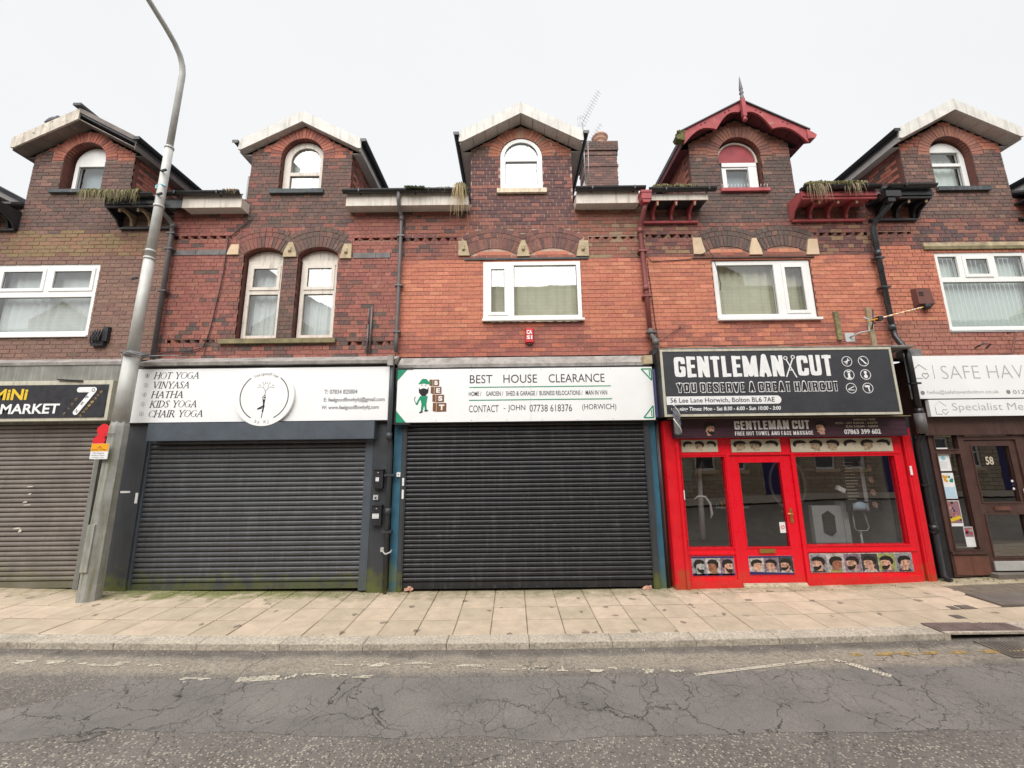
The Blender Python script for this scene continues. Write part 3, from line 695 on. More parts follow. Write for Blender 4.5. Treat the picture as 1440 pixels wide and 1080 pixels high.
def window(parent, x0, x1, z0, zs, y, rise=0, lights=(), fr='upvc', depth=.07, glass='glass', cur='curtain', label=None, w=.05, cur_amp=.012):
    """lights: (x0,x1,z0,z1,sash) ; sash True adds an opening casement"""
    out = arch_outline(x0, x1, z0, zs, rise); holes = []; spec = []
    for L in lights:
        a, b_, c, d = L[:4]; r_ = L[5] if len(L) > 5 else 0
        h = arch_outline(a, b_, c, d, r_, 12); holes.append(h); spec.append((a, b_, c, d, L[4], r_, h))
    mb = MB(); mb.prism(out, y, y + depth, holes=holes)
    win = mb.build('window', M[fr], parent)
    if label: win['label'] = label
    for (a, b_, c, d, sash, r_, h) in spec:
        yg = y + .035
        if sash:
            m2 = MB(); e = .012; s_ = .045
            m2.prism([(a - e, c - e), (b_ + e, c - e), (b_ + e, d + e), (a - e, d + e)], y - .014, y + .03, holes=[[(a + s_, c + s_), (b_ - s_, c + s_), (b_ - s_, d - s_), (a + s_, d - s_)]])
            m2.build('sash', M[fr], win); h = [(a + s_, c + s_), (b_ - s_, c + s_), (b_ - s_, d - s_), (a + s_, d - s_)]; yg = y + .012
        m4 = MB()                                           # black glazing gasket
        cx_, cz_ = sum(p[0] for p in h) / len(h), sum(p[1] for p in h) / len(h)
        inner = [(p[0] + (.007 if p[0] < cx_ else -.007), p[1] + (.007 if p[1] < cz_ else -.007)) for p in h]
        m4.prism(h, yg - .004, yg - .001, holes=[inner], back=False); m4.build('gasket', M['ink'], win)
        m3 = MB(); tr = tessellate_polygon([[Vector((p[0], p[1], 0)) for p in h]])
        fs = []
        for t3 in tr:
            A, B, C_ = (h[i] for i in t3); s3 = (B[0] - A[0]) * (C_[1] - A[1]) - (B[1] - A[1]) * (C_[0] - A[0]); fs.append(t3 if s3 > 0 else (t3[0], t3[2], t3[1]))
        m3.raw([(p[0], yg, p[1]) for p in h], fs); m3.build('pane', M[glass], win)
    if cur: 
        curtain(x0 + .01, x1 - .01, z0 + .01, zs + rise * .9, y + .16, M[cur], win, cur_amp)
    return win
def bracket_profile():   # (y, z) curved timber bracket, wall at WY
    pts = [(WY - .003, 6.215), (WY - .05, 6.215), (WY - .065, 6.26), (WY - .07, 6.31), (WY - .10, 6.36), (WY - .16, 6.395), (WY - .23, 6.405), (WY - .27, 6.39), (WY - .30, 6.40), (WY - .31, 6.43), (WY - .29, 6.452), (WY - .003, 6.452)]
    return pts
def yz_prism(pts, x0, x1, mi=0, mb=None):
    mb = mb or MB(); n = len(pts)
    tr = tessellate_polygon([[Vector((p[0], p[1], 0)) for p in pts]])
    A = sum(pts[i][0] * pts[(i + 1) % n][1] - pts[(i + 1) % n][0] * pts[i][1] for i in range(n))
    fix = lambda t_: t_
    a_ = []; 
    for t3 in tr:
        P, Q, S_ = (pts[i] for i in t3); s3 = (Q[0] - P[0]) * (S_[1] - P[1]) - (Q[1] - P[1]) * (S_[0] - P[0])
        a_.append(t3 if s3 > 0 else (t3[0], t3[2], t3[1]))
    mb.raw([(x1, y, z) for y, z in pts], a_, mi); mb.raw([(x0, y, z) for y, z in pts], [(a, c, b_) for a, b_, c in a_], mi)
    for i in range(n):
        p, q = pts[i], pts[(i + 1) % n]
        f = [(x0, p[0], p[1]), (x0, q[0], q[1]), (x1, q[0], q[1]), (x1, p[0], p[1])]
        mb.face(f if A > 0 else f[::-1], mi)
    return mb
def half_gutter(x0, x1, y, z, r=.055, mat='pvc_black', parent=None, along='x', y1=None):
    mb = MB(); n = 8; prof = [(r * math.cos(math.pi + math.pi * i / n), r * math.sin(math.pi + math.pi * i / n)) for i in range(n + 1)] 
    prof2 = [(p[0] * .88, p[1] * .88) for p in prof][::-1]; ring = prof + prof2
    if along == 'x': 
        yz_prism([(y + a, z + b_) for a, b_ in ring], x0, x1, mb=mb)
        k = x0 + .3
        while k < x1: mb.box(k - .012, k + .012, y - r - .006, y + r + .004, z - r * .95, z + .004); k += .75
    else:
        mb.prism([(x0 + a, z + b_) for a, b_ in ring], y, y1)
    return mb.build('gutter', M[mat], parent)
def eaves_white(parent, x0, x1, capL=False, capR=False, gx=None):
    mb = MB(); mb.box(x0, x1, -.115, -.10, 6.465, 6.70)
    if capL: mb.box(x0 - .012, x0 - .001, -.115, WY - .004, 6.462, 6.65)
    if capR: mb.box(x1 + .001, x1 + .012, -.115, WY - .004, 6.462, 6.65)
    mb.build('fascia', M['upvc_old'], parent)
    mb = MB(); mb.box(x0, x1, -.098, WY - .004, 6.475, 6.483)
    k = x0 + .1
    mb.build('soffit', M['soffit_white'], parent)
    g = gx or (x0, x1); half_gutter(g[0], g[1], -.174, 6.728, .058, parent=parent)
def eaves_bracket(parent, x0, x1, mat, bmat, first=.2, step=.33, capL=False, capR=False, gut='pvc_black', gx=None, soff=None, top=True, stone_end=False):
    if top:
        mb = MB(); mb.box(x0, x1, -.24, -.205, 6.41, 6.52); mb.box(x0, x1, -.265, -.242, 6.455, 6.54)
        mb.build('fascia', M[mat], parent)
        mb = MB(); mb.box(x0, x1, -.258, -.2, 6.541, 6.63); mb.build('gutter_shade_strip', M['wood_black'], parent)  # added black strip closing the sky gap, standing in for the shadow there
        mb = MB(); mb.box(x0, x1, -.204, WY - .003, 6.47, 6.50); mb.build('soffit', M[soff or mat], parent)
        g = gx or (x0, x1); half_gutter(g[0], g[1], -.325, 6.60, .055, mat=gut, parent=parent)
    mb = MB(); mb.box(x0, x1, WY - .055, WY - .003, 6.165, 6.195); mb.box(x0 + .01, x1 - .01, WY - .04, WY - .003, 6.196, 6.213)
    mb.build('rail', M[mat], parent)
    x = x0 + first
    while x < x1 - .05:
        yz_prism(bracket_profile(), x - .022, x + .022).build('bracket', M[bmat], parent)
        m2 = MB(); m2.lathe((x, -.19, 6.375), [(0, -.03), (.016, -.025), (.022, -.01), (.014, .008), (.02, .022), (.016, .035)], 8)
        m2.build('pendant', M['wood_tan'] if not stone_end else M['stone'], parent)
        x += step
    P = bracket_profile()
    for flag, xx in ((capL, x0), (capR, x1)):
        if flag:
            pts = [(WY - .004, 6.2), (WY - .06, 6.2), (WY - .12, 6.3), (-.24, 6.43), (-.245, 6.56), (WY - .004, 6.56)]
            yz_prism(pts, xx - .014, xx + .014).build('end_board', M[mat], parent)
def dogtooth(x0, x1, z, colf, y=WY):
    out = []; n = int((x1 - x0) / .157)
    for i in range(n):
        cx = x0 + (i + .5) * (x1 - x0) / n; h = .066; w = .078
        P = [(cx - w, y + .066), (cx, y - .012), (cx + w, y + .066)]
        a = [(P[0][0], P[0][1], z), (P[1][0], P[1][1], z), (P[1][0], P[1][1], z + h), (P[0][0], P[0][1], z + h)]
        b_ = [(P[1][0], P[1][1], z), (P[2][0], P[2][1], z), (P[2][0], P[2][1], z + h), (P[1][0], P[1][1], z + h)]
        out.append((a, b_, [(P[0][0], P[0][1], z + h), (P[1][0], P[1][1], z + h), (P[2][0], P[2][1], z + h)], [(P[0][0], P[0][1], z), (P[2][0], P[2][1], z), (P[1][0], P[1][1], z)], colf(cx, z)))
    return out

def house(c, xL, xR, label, colf, mort, zbase=3.72, skin=None, openings=(), arches=(), bands=(), teeth=(), dwin=None, nobj=300,
          recess=.11, mort_lo=None, y=WY, shell=True, hd=4, lintels=(), jt=.010, gab=0):
    """openings: (x0,x1,z0,zs,rise).  arches: (cx,half,zs,rise,t1) relieving arches. teeth: (x0,x1,z)."""
    h = thing('terraced_house', ((xL + xR) / 2, 0, 0), label, 'house', 'terraced brick houses with gabled dormers')
    da, db = c - .95, c + .95; EW, AP = 7.76 + gab, 8.275 + gab
    zsplit = skin[0] if skin else zbase
    # ---- mortar-faced wall with real openings ----
    outline = [(xL, zbase), (xR, zbase), (xR, 6.62), (db, 6.62), (db, EW), (c, AP), (da, EW), (da, 6.62), (xL, 6.62)]
    holes = [arch_outline(o[0], o[1], o[2], o[3], o[4]) for o in openings]
    dz0, dzs, dh = dwin['z0'], dwin['zs'], .4
    dhole = arch_outline(c - dh, c + dh, dz0, dzs, .4, 20)
    allh = holes + [dhole]
    th = [[(a, z - .002), (b_, z - .002), (b_, z + .070), (a, z + .070)] for a, b_, z in teeth]
    mb = MB(); mb.prism(outline, y + .009, y + .26, holes=allh + th, back=False, side_mi=1)
    for a, b_, z in teeth:
        mb.box(a, b_, y + .075, y + .10, z - .002, z + .070)
    mb.build('wall', [M[mort], M['bricka_rev']], h)
    # ---- bricks ----
    def ivf(z, lo=False):
        if z < 6.60: iv = [(xL + .004, xR - .004)]
        elif z < EW: iv = [(da, db)]
        else:
            hw = .95 * (AP - z) / (AP - EW); iv = [(c - hw, c + hw)] if hw > .05 else []
        ex = []
        for (a, b_, z0, zs, rise) in openings:
            if z0 < z < zs: ex.append((a, b_))
            elif z >= zs and rise: 
                q = half_chord((a + b_) / 2, (b_ - a) / 2, zs, rise, 0, z); q and ex.append(((a + b_) / 2 - q, (a + b_) / 2 + q))
            if not rise and z >= zs: pass
        if dz0 < z < dzs: ex.append((c - dh, c + dh))
        q = half_chord(c, dh, dzs, .4, .225, z)
        if q and z >= dzs: ex.append((c - q, c + q))
        for (cx, half, zs, rise, t1) in arches:
            q = half_chord(cx, half, zs, rise, t1, z)
            hb = half + (z - zs) * .2
            if q and z >= zs: ex.append((cx - min(q, half + t1 * .42), cx + min(q, half + t1 * .42)))
        for (a, b_, z0, z1) in bands:
            if z0 < z < z1: ex.append((a, b_))
        for (a, b_, z0) in teeth:
            if z0 - .005 < z < z0 + .072: ex.append((a, b_))
        return subtract(iv, ex)
    bl = []
    if skin:
        zt, sy, sx0, sx1, scol = skin[:5]
        def iv2(z):
            iv = [(sx0, sx1)]; ex = [(o[0], o[1]) for o in openings if o[2] < z < o[3]]
            return subtract(iv, ex)
        n0 = int((zt - zbase) / .075) 
        bl += courses(zbase, zbase + n0 * .075, iv2, scol, y - sy, .008, c * .1, 0, vj=.0035)
        mb = MB(); so = [(sx0, zbase), (sx1, zbase), (sx1, zt), (sx0, zt)]
        mb.prism(so, y - sy + .006, y + .008, holes=[arch_outline(*o[:4], 0) for o in openings if o[0] > sx0 - .1 and o[1] < sx1 + 1.7] if sx1 - sx0 > 3 else [], back=False, side_mi=1)
        mb.build('outer_skin', [M[mort_lo or 'mort_dark'], M['bricka_rev']], h)
        rest = [(xL + .004, sx0), (sx1, xR - .004)]
        def iv3(z):
            iv = [r for r in rest if r[1] - r[0] > .03]
            return subtract(iv, [(o[0], o[1]) for o in openings if o[2] < z < o[3]])
        if any(r[1] - r[0] > .03 for r in rest): bl += courses(zbase, zbase + n0 * .075, iv3, colf, y, .010, c * .1, hd)
        zs0 = zbase + n0 * .075
        for (cx, half, zs, rise, t1) in arches:         # infill of the blocked arches
            k = 0
            z = zs0 + .002
            while z < zs + rise - .02:
                q = half_chord(cx, half, zs, rise, -.01, z + .05) if z + .05 > zs else half + .07
                x = cx - q
                while x < cx + q - .03:
                    e = min(x + .2, cx + q); bl.append((x, e, z, min(z + .067, zs + rise - .005), y + .003, scol(x, z))); x += .207
                z += .075; k += 1
    else: zs0 = zbase
    bl += courses(zs0, 8.30 + gab, ivf, colf, y, jt, c * .1, hd)
    mb = MB()
    bl.sort(key=lambda b_: (Vector(((b_[0] + b_[1]) / 2, b_[4], b_[2])) - Vector((0, -6.5, 2.04))).length - (b_[1] - b_[0]) * 2)
    for i, (p, q, za, zb, yy, col) in enumerate(bl):
        if i < nobj:
            put(UB[i % 6], h, ((p + q) / 2, yy, za), (q - p, .09, zb - za), 'brick', color=col)
        else:
            j = random.uniform(-.0015, .0015)
            mb.hexa([(p, yy, za + j), (q, yy, za), (q, yy, zb), (p, yy, zb + j), (p, yy + .03, za + j), (q, yy + .03, za), (q, yy + .03, zb), (p, yy + .03, zb + j)], 0, col)
    wr = wedge_ring(c, dh, dzs, .4, 0, .215, y - .002, dwin.get('ring', lambda x, z: pick(TERRA)), .068)
    for (cx, half, zs, rise, t1) in arches:
        cl_ = (cx - .53, cx + .53); ac = dwin.get('arch', lambda x, z: pick(SOOT))
        wr += wedge_ring(cx, half + .03, zs, rise, 0, .205, y - .003, ac, .07, .009, cl_)
        t = .215; 
        while t < t1 - .04: wr += wedge_ring(cx, half + .03, zs, rise, t, t + .085, y - .001, ac, .115, .009, cl_); t += .095
    for P, col in wr: mb.hexa(P, 0, col)
    for a, b_, z in teeth:
        for A, B, T, Bt, col in dogtooth(a, b_, z, colf, y):
            mb.face(A, 0, col); mb.face(B, 0, col); mb.face(T, 0, col); mb.face(Bt, 0, col)
    # cheeks of the dormer
    for s_, xx in ((-1, da), (1, db)):
        for k in range(16):
            za = 6.56 + k * .075; yy = y + (.0 if k % 2 else .11) - .0
            while yy < 2.3:
                e = min(yy + .215, 2.4); col = colf(xx - s_ * .02, za) if random.random() < .25 else pick(TERRA if za > 6.9 + .3 * yy else REDDARK)
                if za + .07 < EW + .02 and yy > y + .05:
                    mb.hexa([(xx - .01, yy, za), (xx + .01, yy, za), (xx + .01, yy, za + .065), (xx - .01, yy, za + .065), (xx - .01, e, za), (xx + .01, e, za), (xx + .01, e, za + .065), (xx - .01, e, za + .065)], 0, col)
                yy += .225
    tag(mb.build('brickwork', M['bricka'], h), kind='stuff')
    mb = MB()
    for s_, xx in ((-1, da), (1, db)):
        x0_, x1_ = (xx + .003, xx + .12) if s_ < 0 else (xx - .12, xx - .003)
        yz_prism([(y + .011, 6.55), (2.6, 6.55), (2.6, EW + .02), (y + .011, EW + .02)], x0_, x1_, mb=mb)
    mb.build('dormer_cheek', M[mort], h)
    # ---- roof ----
    mb = MB()
    def roofpart(a, b_, y0):
        z0 = 6.64 + .66 * (y0 + .1); yz_prism([(y0, z0), (y0, z0 - .04), (4.5, 6.60 + .66 * 4.6), (9.0, 6.6), (9.0, 6.64), (4.5, 6.64 + .66 * 4.6)][::-1], a, b_, mb=mb)
    roofpart(xL, da - .01, -.08); roofpart(db + .01, xR, -.08); roofpart(da - .01, db + .01, .5)
    mb.build('roof', M['slate'], h)
    mb = MB(); mb.box(xL, xR, 8.8, 9.0, 0, 6.6); mb.build('rear_wall', M[mort], h)
    return h

def dormer_roof(h, c, style, yf=-.12, gl=False, gr=False):
    """gable roof over the dormer, apex and verge lines as in the terrace"""
    AP, SL, HW = 8.33, .545, 1.12
    mb = MB()
    for s_ in (-1, 1):
        p = [(0, AP), (s_ * HW, AP - SL * HW), (s_ * HW, AP - SL * HW + .16), (0, AP + .16)]
        pts = [(c + a, b_) for a, b_ in p]
        mb.prism([(c + a, b_ + .10) for a, b_ in [(0, AP), (s_ * (HW + .03), AP - SL * (HW + .03)), (s_ * (HW + .03), AP - SL * (HW + .03) + .09), (0, AP + .09)]], yf + .03, 3.9)
    mb.build('dormer_roof', M['slate'], h)
    mb = MB()                                            # soffit boards under the overhang and along the eaves
    n = 5; zo = .085 if style == 'red' else 0; AP0 = AP; AP = AP + zo
    for s_ in (-1, 1):
        for i in range(n):
            a0 = HW * i / n + .004; a1 = HW * (i + 1) / n - .004
            q = [(c + s_ * a0, AP - SL * a0), (c + s_ * a1, AP - SL * a1), (c + s_ * a1, AP - SL * a1 + .02), (c + s_ * a0, AP - SL * a0 + .02)]
            mb.prism(q if s_ > 0 else q[::-1], yf + .03, WY + .02)
        xa, xb = (c - HW, c - .955) if s_ < 0 else (c + .955, c + HW)
        mb.box(xa, xb, WY, 2.4, 7.70, 7.712)
        xa, xb = (c - HW - .014, c - HW) if s_ < 0 else (c + HW, c + HW + .014)
        mb.box(xa, xb, yf + .03, 2.5, 7.69, 7.86)
    AP = AP0
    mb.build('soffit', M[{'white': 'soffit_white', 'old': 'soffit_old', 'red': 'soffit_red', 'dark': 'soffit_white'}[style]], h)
    if style in ('white', 'dark', 'old'):
        for s_ in (-1, 1):
            if style == 'old' and s_ > 0:
                hh, mt = .09, 'soffit_old'
            else: hh, mt = .235, {'white': 'barge_white', 'dark': 'barge_white', 'old': 'barge_old'}[style]
            W = HW + .03
            q = [(c, AP + .23 - hh), (c + s_ * (W - .06), AP + .23 - hh - SL * (W - .06)), (c + s_ * W, AP + .23 - hh - SL * (W - .06)), (c + s_ * W, AP + .23 - SL * W), (c, AP + .23)]
            mb = MB(); mb.prism(q if s_ > 0 else q[::-1], yf - .0, yf + .028); mb.build('bargeboard', M[mt], h)
    else:
        for s_ in (-1, 1):                                # scalloped board
            W = HW + .02; top = lambda a: AP + .20 - SL * a
            low = []
            for (a0, a1, d0, d1, lift) in ((.06, .52, .20, .31, .13), (.52, W, .31, .27, .15)):
                for i in range(9):
                    t_ = i / 8; a = a0 + (a1 - a0) * t_; low.append((a, top(a) - (d0 + (d1 - d0) * t_) + lift * math.sin(math.pi * t_)))
            q = [(0, top(0) - .14)] + low + [(W, top(W)), (0, top(0))]
            q = [(c + s_ * a, b_) for a, b_ in q]
            mb = MB(); mb.prism(q if s_ > 0 else q[::-1], yf - .0, yf + .035); mb.build('bargeboard', M['wood_redold'], h)
            mb = MB(); a = [(0, top(0) + .002), (W + .05, top(W + .05) + .002), (W + .05, top(W + .05) + .022), (0, top(0) + .024)]; a = [(c + s_ * p, q_) for p, q_ in a]
            mb.prism(a if s_ > 0 else a[::-1], yf - .03, yf + .04); mb.build('verge_tile', M['slate'], h)
            for a in (.25, .33, .72, .80): 
                m3 = MB(); m3.lathe((c + s_ * a, yf - .001, top(a) - .07), [(0, 0), (.012, 0), (.012, .012), (0, .012)], 8); m3.build('bolt', M['wood_black'], h)
    for fl, s_ in ((gl, -1), (gr, 1)):
        if fl:
            x = c + s_ * (HW + .075)
            half_gutter(x, x, yf - .03, 7.90, .055, parent=h, along='y', y1=2.4)
            m4 = MB(); m4.prism([(x - .055, 7.845), (x + .055, 7.845), (x + .055, 7.905), (x - .055, 7.905)], yf - .036, yf - .031); m4.build('gutter_end', M['pvc_black'], h)
def sill(h, x0, x1, z0, z1, mat, y0=WY - .055):
    mb = MB(); mb.box(x0, x1, y0, WY + .12, z0, z1); mb.box(x0 + .01, x1 - .01, y0 + .006, WY + .1, z1, z1 + .008); return mb.build('window_sill', M[mat], h)
def keystone(h, x0, x1, z0, z1, mat='stone', shape='block', lab=None):
    xc = (x0 + x1) / 2; mb = MB(); y0 = WY - .03
    if shape == 'mid': P = [(x0, z0), (x1, z0), (x1 - .01, z0 + .1), (xc + .035, z1), (xc - .035, z1), (x0 + .01, z0 + .1)]
    elif shape == 'left': P = [(x0, z0), (x1 + .015, z0), (x1, z0 + .08), (x1 - .05, z1), (x0, z1)]
    else: P = [(x0 - .015, z0), (x1, z0), (x1, z1), (x0 + .05, z1), (x0, z0 + .08)]
    mb.prism(P, y0, WY + .03)
    if mat == 'stone':           # carved boss
        mb.lathe((xc, y0, (z0 + z1) / 2), [(0, -.05), (.03, -.045), (.035, -.01), (.02, .02), (.03, .04), (0, .06)], 8)
    o = mb.build('keystone', M[mat], h)
    if lab: o['label'] = lab
    return o
def down_pipe(h, pts, r, mat, clips=(), joints=(), name='downpipe'):
    mb = MB(); mb.tube(pts, r, 12); 
    for (x, y, z) in clips: mb.box(x - r * 1.9, x + r * 1.9, y - r * 1.15, y + r * 1.5, z - .014, z + .014)
    for (x, y, z) in joints: mb.tube([(x, y, z - .05), (x, y, z + .05)], r * 1.25, 12)
    return mb.build(name, M[mat], h)
def rev_mat():
    m, t, b, o = nt('reveal_brick')
    g = pos(t); br = N(t, 'TexBrick'); br.inputs['Scale'].default_value = 1; br.inputs['Brick Width'].default_value = .11; br.inputs['Row Height'].default_value = .075; br.inputs['Mortar Size'].default_value = .006
    br.inputs['Color1'].default_value = (.12, .045, .035, 1); br.inputs['Color2'].default_value = (.19, .06, .045, 1); br.inputs['Mortar'].default_value = (.1, .06, .05, 1)
    s = N(t, 'SeparateXYZ'); cb = N(t, 'CombineXYZ'); t.links.new(g, s.inputs[0]); t.links.new(s.outputs[1], cb.inputs[0]); t.links.new(s.outputs[2], cb.inputs[1]); t.links.new(cb.outputs[0], br.inputs['Vector'])
    t.links.new(br.outputs['Color'], b.inputs['Base Color']); b.inputs['Roughness'].default_value = .95; return m
M['bricka_rev'] = rev_mat()
# ---------------- the houses ----------------
def mk(c, base, sooty=SOOT, mid=REDDARK, extra=None, top=TERRA):
    dc = dormer_col(c, sooty, top, mid)
    def f(x, z):
        if extra:
            e = extra(x, z)
            if e: return pick(e)
        return dc(x, z) or pick(base(x, z) if callable(base) else base)
    return f
C1, C2, C3, C4, C5 = -8.06, -3.93, .222, 4.36, 8.36
# far left neighbour (only its eaves corner shows) and far right neighbour
def x1(x, z):
    if 5.62 < z < 6.12 + .1 * nzv(x, z, 3) and abs(x - C1 - .2) < 1.3 + .4 * nzv(x, z): return OLIVE
    if 6.1 + .12 * nzv(x, z, 2) < z < 6.95 + .2 * nzv(x, z, 2) and random.random() < .9: return SOOT
    return None
H1 = house(C1, -10.35, -6.2, 'brown brick house at the far left over the mini market, with a flaking bargeboard', mk(C1, BROWN, SOOT, BROWN, x1), 'mort_pink',
  openings=[(-9.24, -7.385, 4.16, 5.54, 0)], dwin=dict(z0=7.0, zs=7.63, ring=lambda x, z: pick(TERRA)), hd=0, jt=.011)
def x2(x, z):
    if z < 4.5 and random.random() < .12: return SOOTY
    if z < 4.06 and random.random() < .25: return SOOTY
    if -4.13 < x < -3.8 and z < 5.8: return SOOT
    if abs(x + 4.95) < .12 and z < 5.7 and random.random() < .6: return REDDARK
    if abs(x + 2.98) < .12 and z < 5.7 and random.random() < .6: return REDDARK
    if abs(x - C2) > 1.1 and z > 6.3: return REDDARK
    if random.random() < .03: return SOOTY
    return None
H2 = house(C2, -6.195, -2.0, 'deep red brick house over the yoga studio with two narrow arched sash windows', mk(C2, REDB, SOOT, REDDARK, x2), 'mort_red',
  openings=[(-4.82, -4.10, 4.07, 5.66, .14), (-3.835, -3.115, 4.07, 5.66, .14)], arches=[(-4.46, .36, 5.66, .14, .40), (-3.475, .36, 5.66, .14, .40)],
  bands=[(-6.1, -5.11, 5.655, 5.765), (-2.84, -2.16, 5.56, 5.67)], teeth=[(-6.12, -5.08, 5.985), (-2.84, -2.06, 5.92), (-5.98, -5.15, 4.005), (-2.84, -2.1, 3.94)],
  dwin=dict(z0=6.95, zs=7.66, ring=lambda x, z: pick(TERRA), arch=lambda x, z: pick(REDDARK if x < -4.2 else SOOT)), hd=3, jt=.007)
def x3(x, z):
    if abs(x - C3) < .98 and 6.15 < z < 7.6: return [(5, (.10, .045, .045)), (3, (.15, .06, .05)), (1, (.24, .08, .06))]
    if z > 5.5 and z < 6.5 and x < -.7: return [(4, (.25, .075, .05)), (2, (.18, .06, .05)), (1, (.1, .05, .045))]
    if z > 5.5 and z < 6.5 and x > 1.15: return [(4, (.25, .085, .055)), (2, (.18, .08, .05)), (1, (.25, .16, .09))]
    return None
H3 = house(C3, -1.995, 2.42, 'orange brick house over the house clearance shop, white gabled dormer and chimney', mk(C3, REDDARK, SOOT, REDDARK, x3), 'mort_light',
  skin=(5.545, .0, -1.985, 2.41, lambda x, z: pick([(3, (.33, .095, .065)), (2, (.27, .08, .06)), (1.5, (.42, .115, .06))] if z < 4.32 and -.4 < x < 1.3 + .3 * nzv(x, z) else ([(3, (.36, .10, .06)), (2, (.28, .08, .055))] if z < 3.95 else ORANGE))),
  openings=[(-.49, 1.245, 4.33, 5.46, 0)], arches=[(-.296, .42, 5.58, .15, .41), (.75, .42, 5.58, .15, .41)], teeth=[(-1.96, -.98, 5.89), (1.43, 2.38, 5.875)],
  dwin=dict(z0=6.92, zs=7.61, ring=lambda x, z: pick([(3, (.36, .12, .065)), (2, (.3, .10, .06)), (1, (.25, .15, .09))]), arch=lambda x, z: pick([(3, (.17, .065, .05)), (3, (.12, .05, .045)), (1, (.22, .08, .06))])), hd=3, jt=.011)
def x4(x, z):
    if abs(x - C4) < .98 and 6.15 < z < 7.0: return SOOTY
    if abs(x - C4) > .9 and 5.45 < z < 6.5: return [(4, (.2, .07, .055)), (3, (.12, .05, .045)), (1, (.24, .13, .07))]
    return None
H4 = house(C4, 2.425, 6.55, 'orange brick house over the barber shop, with a dark red scalloped gable and spike finial', mk(C4, REDDARK, SOOTY, BROWN, x4, top=[(4, (.25, .085, .055)), (3, (.2, .075, .055)), (1, (.13, .055, .045))]), 'mort_red',
  skin=(5.545, .012, 2.43, 6.545, lambda x, z: pick(ORANGE if z > 4.25 or random.random() < .5 else [(3, (.34, .10, .065)), (2, (.28, .085, .06))])),
  openings=[(3.61, 5.365, 4.31, 5.44, 0)], arches=[(3.90, .42, 5.58, .14, .41), (4.93, .42, 5.58, .14, .41)], teeth=[(2.46, 3.30, 5.90), (5.53, 6.5, 5.91)],
  dwin=dict(z0=6.87, zs=7.58, ring=lambda x, z: pick([(3, (.24, .09, .06)), (2, (.18, .07, .055))]), arch=lambda x, z: pick(SOOTY)), hd=3, jt=.009, gab=.08)
def x5(x, z):
    if 5.6 < z < 6.1 and x > 7.3: return [(3, (.22, .085, .06)), (2, (.12, .055, .05)), (1, (.08, .05, .05))]
    if z < 5.7: return ORANGE if z > 4.2 else [(3, (.34, .12, .08)), (2, (.3, .1, .07))]
    return None
H5 = house(C5, 6.555, 10.5, 'brick house at the far right over the white care agency sign, with vertical window blinds', mk(C5, REDDARK, SOOT, BROWN, x5), 'mort_red',
  openings=[(7.63, 9.3, 4.06, 5.56, 0)], teeth=[(6.6, 7.3, 5.90)], dwin=dict(z0=6.85, zs=7.55, ring=lambda x, z: pick([(3, (.28, .10, .065)), (2, (.24, .09, .06))])), hd=3, jt=.009, zbase=3.60)
C0, C6 = -12.2, 12.5
H0 = house(C0, -14.5, -10.355, 'brown brick house cut off by the left edge, only its black eaves bracket showing', mk(C0, BROWN, SOOT, BROWN), 'mort_pink', dwin=dict(z0=7.0, zs=7.63), openings=[(-13.1, -11.3, 4.16, 5.54, 0)], nobj=40)
H6 = house(C6, 10.505, 14.6, 'brick house cut off by the right edge, only its black eaves showing', mk(C6, BROWN, SOOT, REDDARK), 'mort_red', dwin=dict(z0=6.85, zs=7.55), openings=[(11.7, 13.4, 4.06, 5.56, 0)], nobj=40)

dormer_roof(H1, C1, 'old', -.13, False, True); dormer_roof(H2, C2, 'white', -.02, True, True); dormer_roof(H3, C3, 'white', -.15, True, True)
dormer_roof(H4, C4, 'red', -.14); dormer_roof(H5, C5, 'dark', -.12, True, False); dormer_roof(H0, C0, 'white', -.12); dormer_roof(H6, C6, 'white', -.12, True, True)

# dormer windows (round-headed)
M['blind_grey'] = pm('grey_blue_blind', (.40, .45, .47), .9, .05, 4, 0)
cc = C1; window(H1, cc - .33, cc + .33 + .06, 7.0, 7.68, WY + .15, .33, [(cc - .26, cc + .33, 7.07, 7.62, False)], cur='blind_grey', cur_amp=.003, label='white round-topped dormer window')
cc = C2; w_ = window(H2, cc - .385, cc + .385, 6.955, 7.66, WY + .10, .385, [(cc - .26, cc + .30, 7.03, 7.33, False), (cc - .26, cc + .30, 7.40, 7.66, False, .27)], fr='upvc_old', cur=None)
mb = MB(); mb.box(cc - .3, cc + .1, WY + .24, WY + .25, 7.0, 7.9); mb.build('blind', M['curtain'], w_)
mb = MB(); mb.box(cc - .8, cc + .8, WY + .8, WY + .81, 6.9, 8.1); mb.build('room_wall', M['curtain'], w_)
cc = C3; window(H3, cc - .395, cc + .395, 6.93, 7.61, WY + .015, .39, [(cc - .30, cc + .30, 7.03, 7.52, False), (cc - .32, cc + .32, 7.615, 7.63, False, .30)], cur='blind_grey', cur_amp=.003)
cc = C4; w_ = window(H4, cc - .30, cc + .36, 6.88, 7.50, WY + .12, 0, [(cc - .22, cc + .20, 6.95, 7.38, False)], cur='blind_grey', cur_amp=.003, label='white window below a dark red half-round board')
mb = MB(); mb.prism(arch_outline(cc - .39, cc + .39, 7.502, 7.56, .385), WY + .13, WY + .17); mb.build('arch_board', M['wood_red'], w_)
mb = MB(); mb.prism([(p[0], p[1]) for p in arch_outline(cc - .39, cc + .39, 7.503, 7.56, .385)], WY + .10, WY + .129, holes=[arch_outline(cc - .355, cc + .355, 7.504, 7.56, .35)]); mb.build('arch_trim', M['upvc_old'], w_)
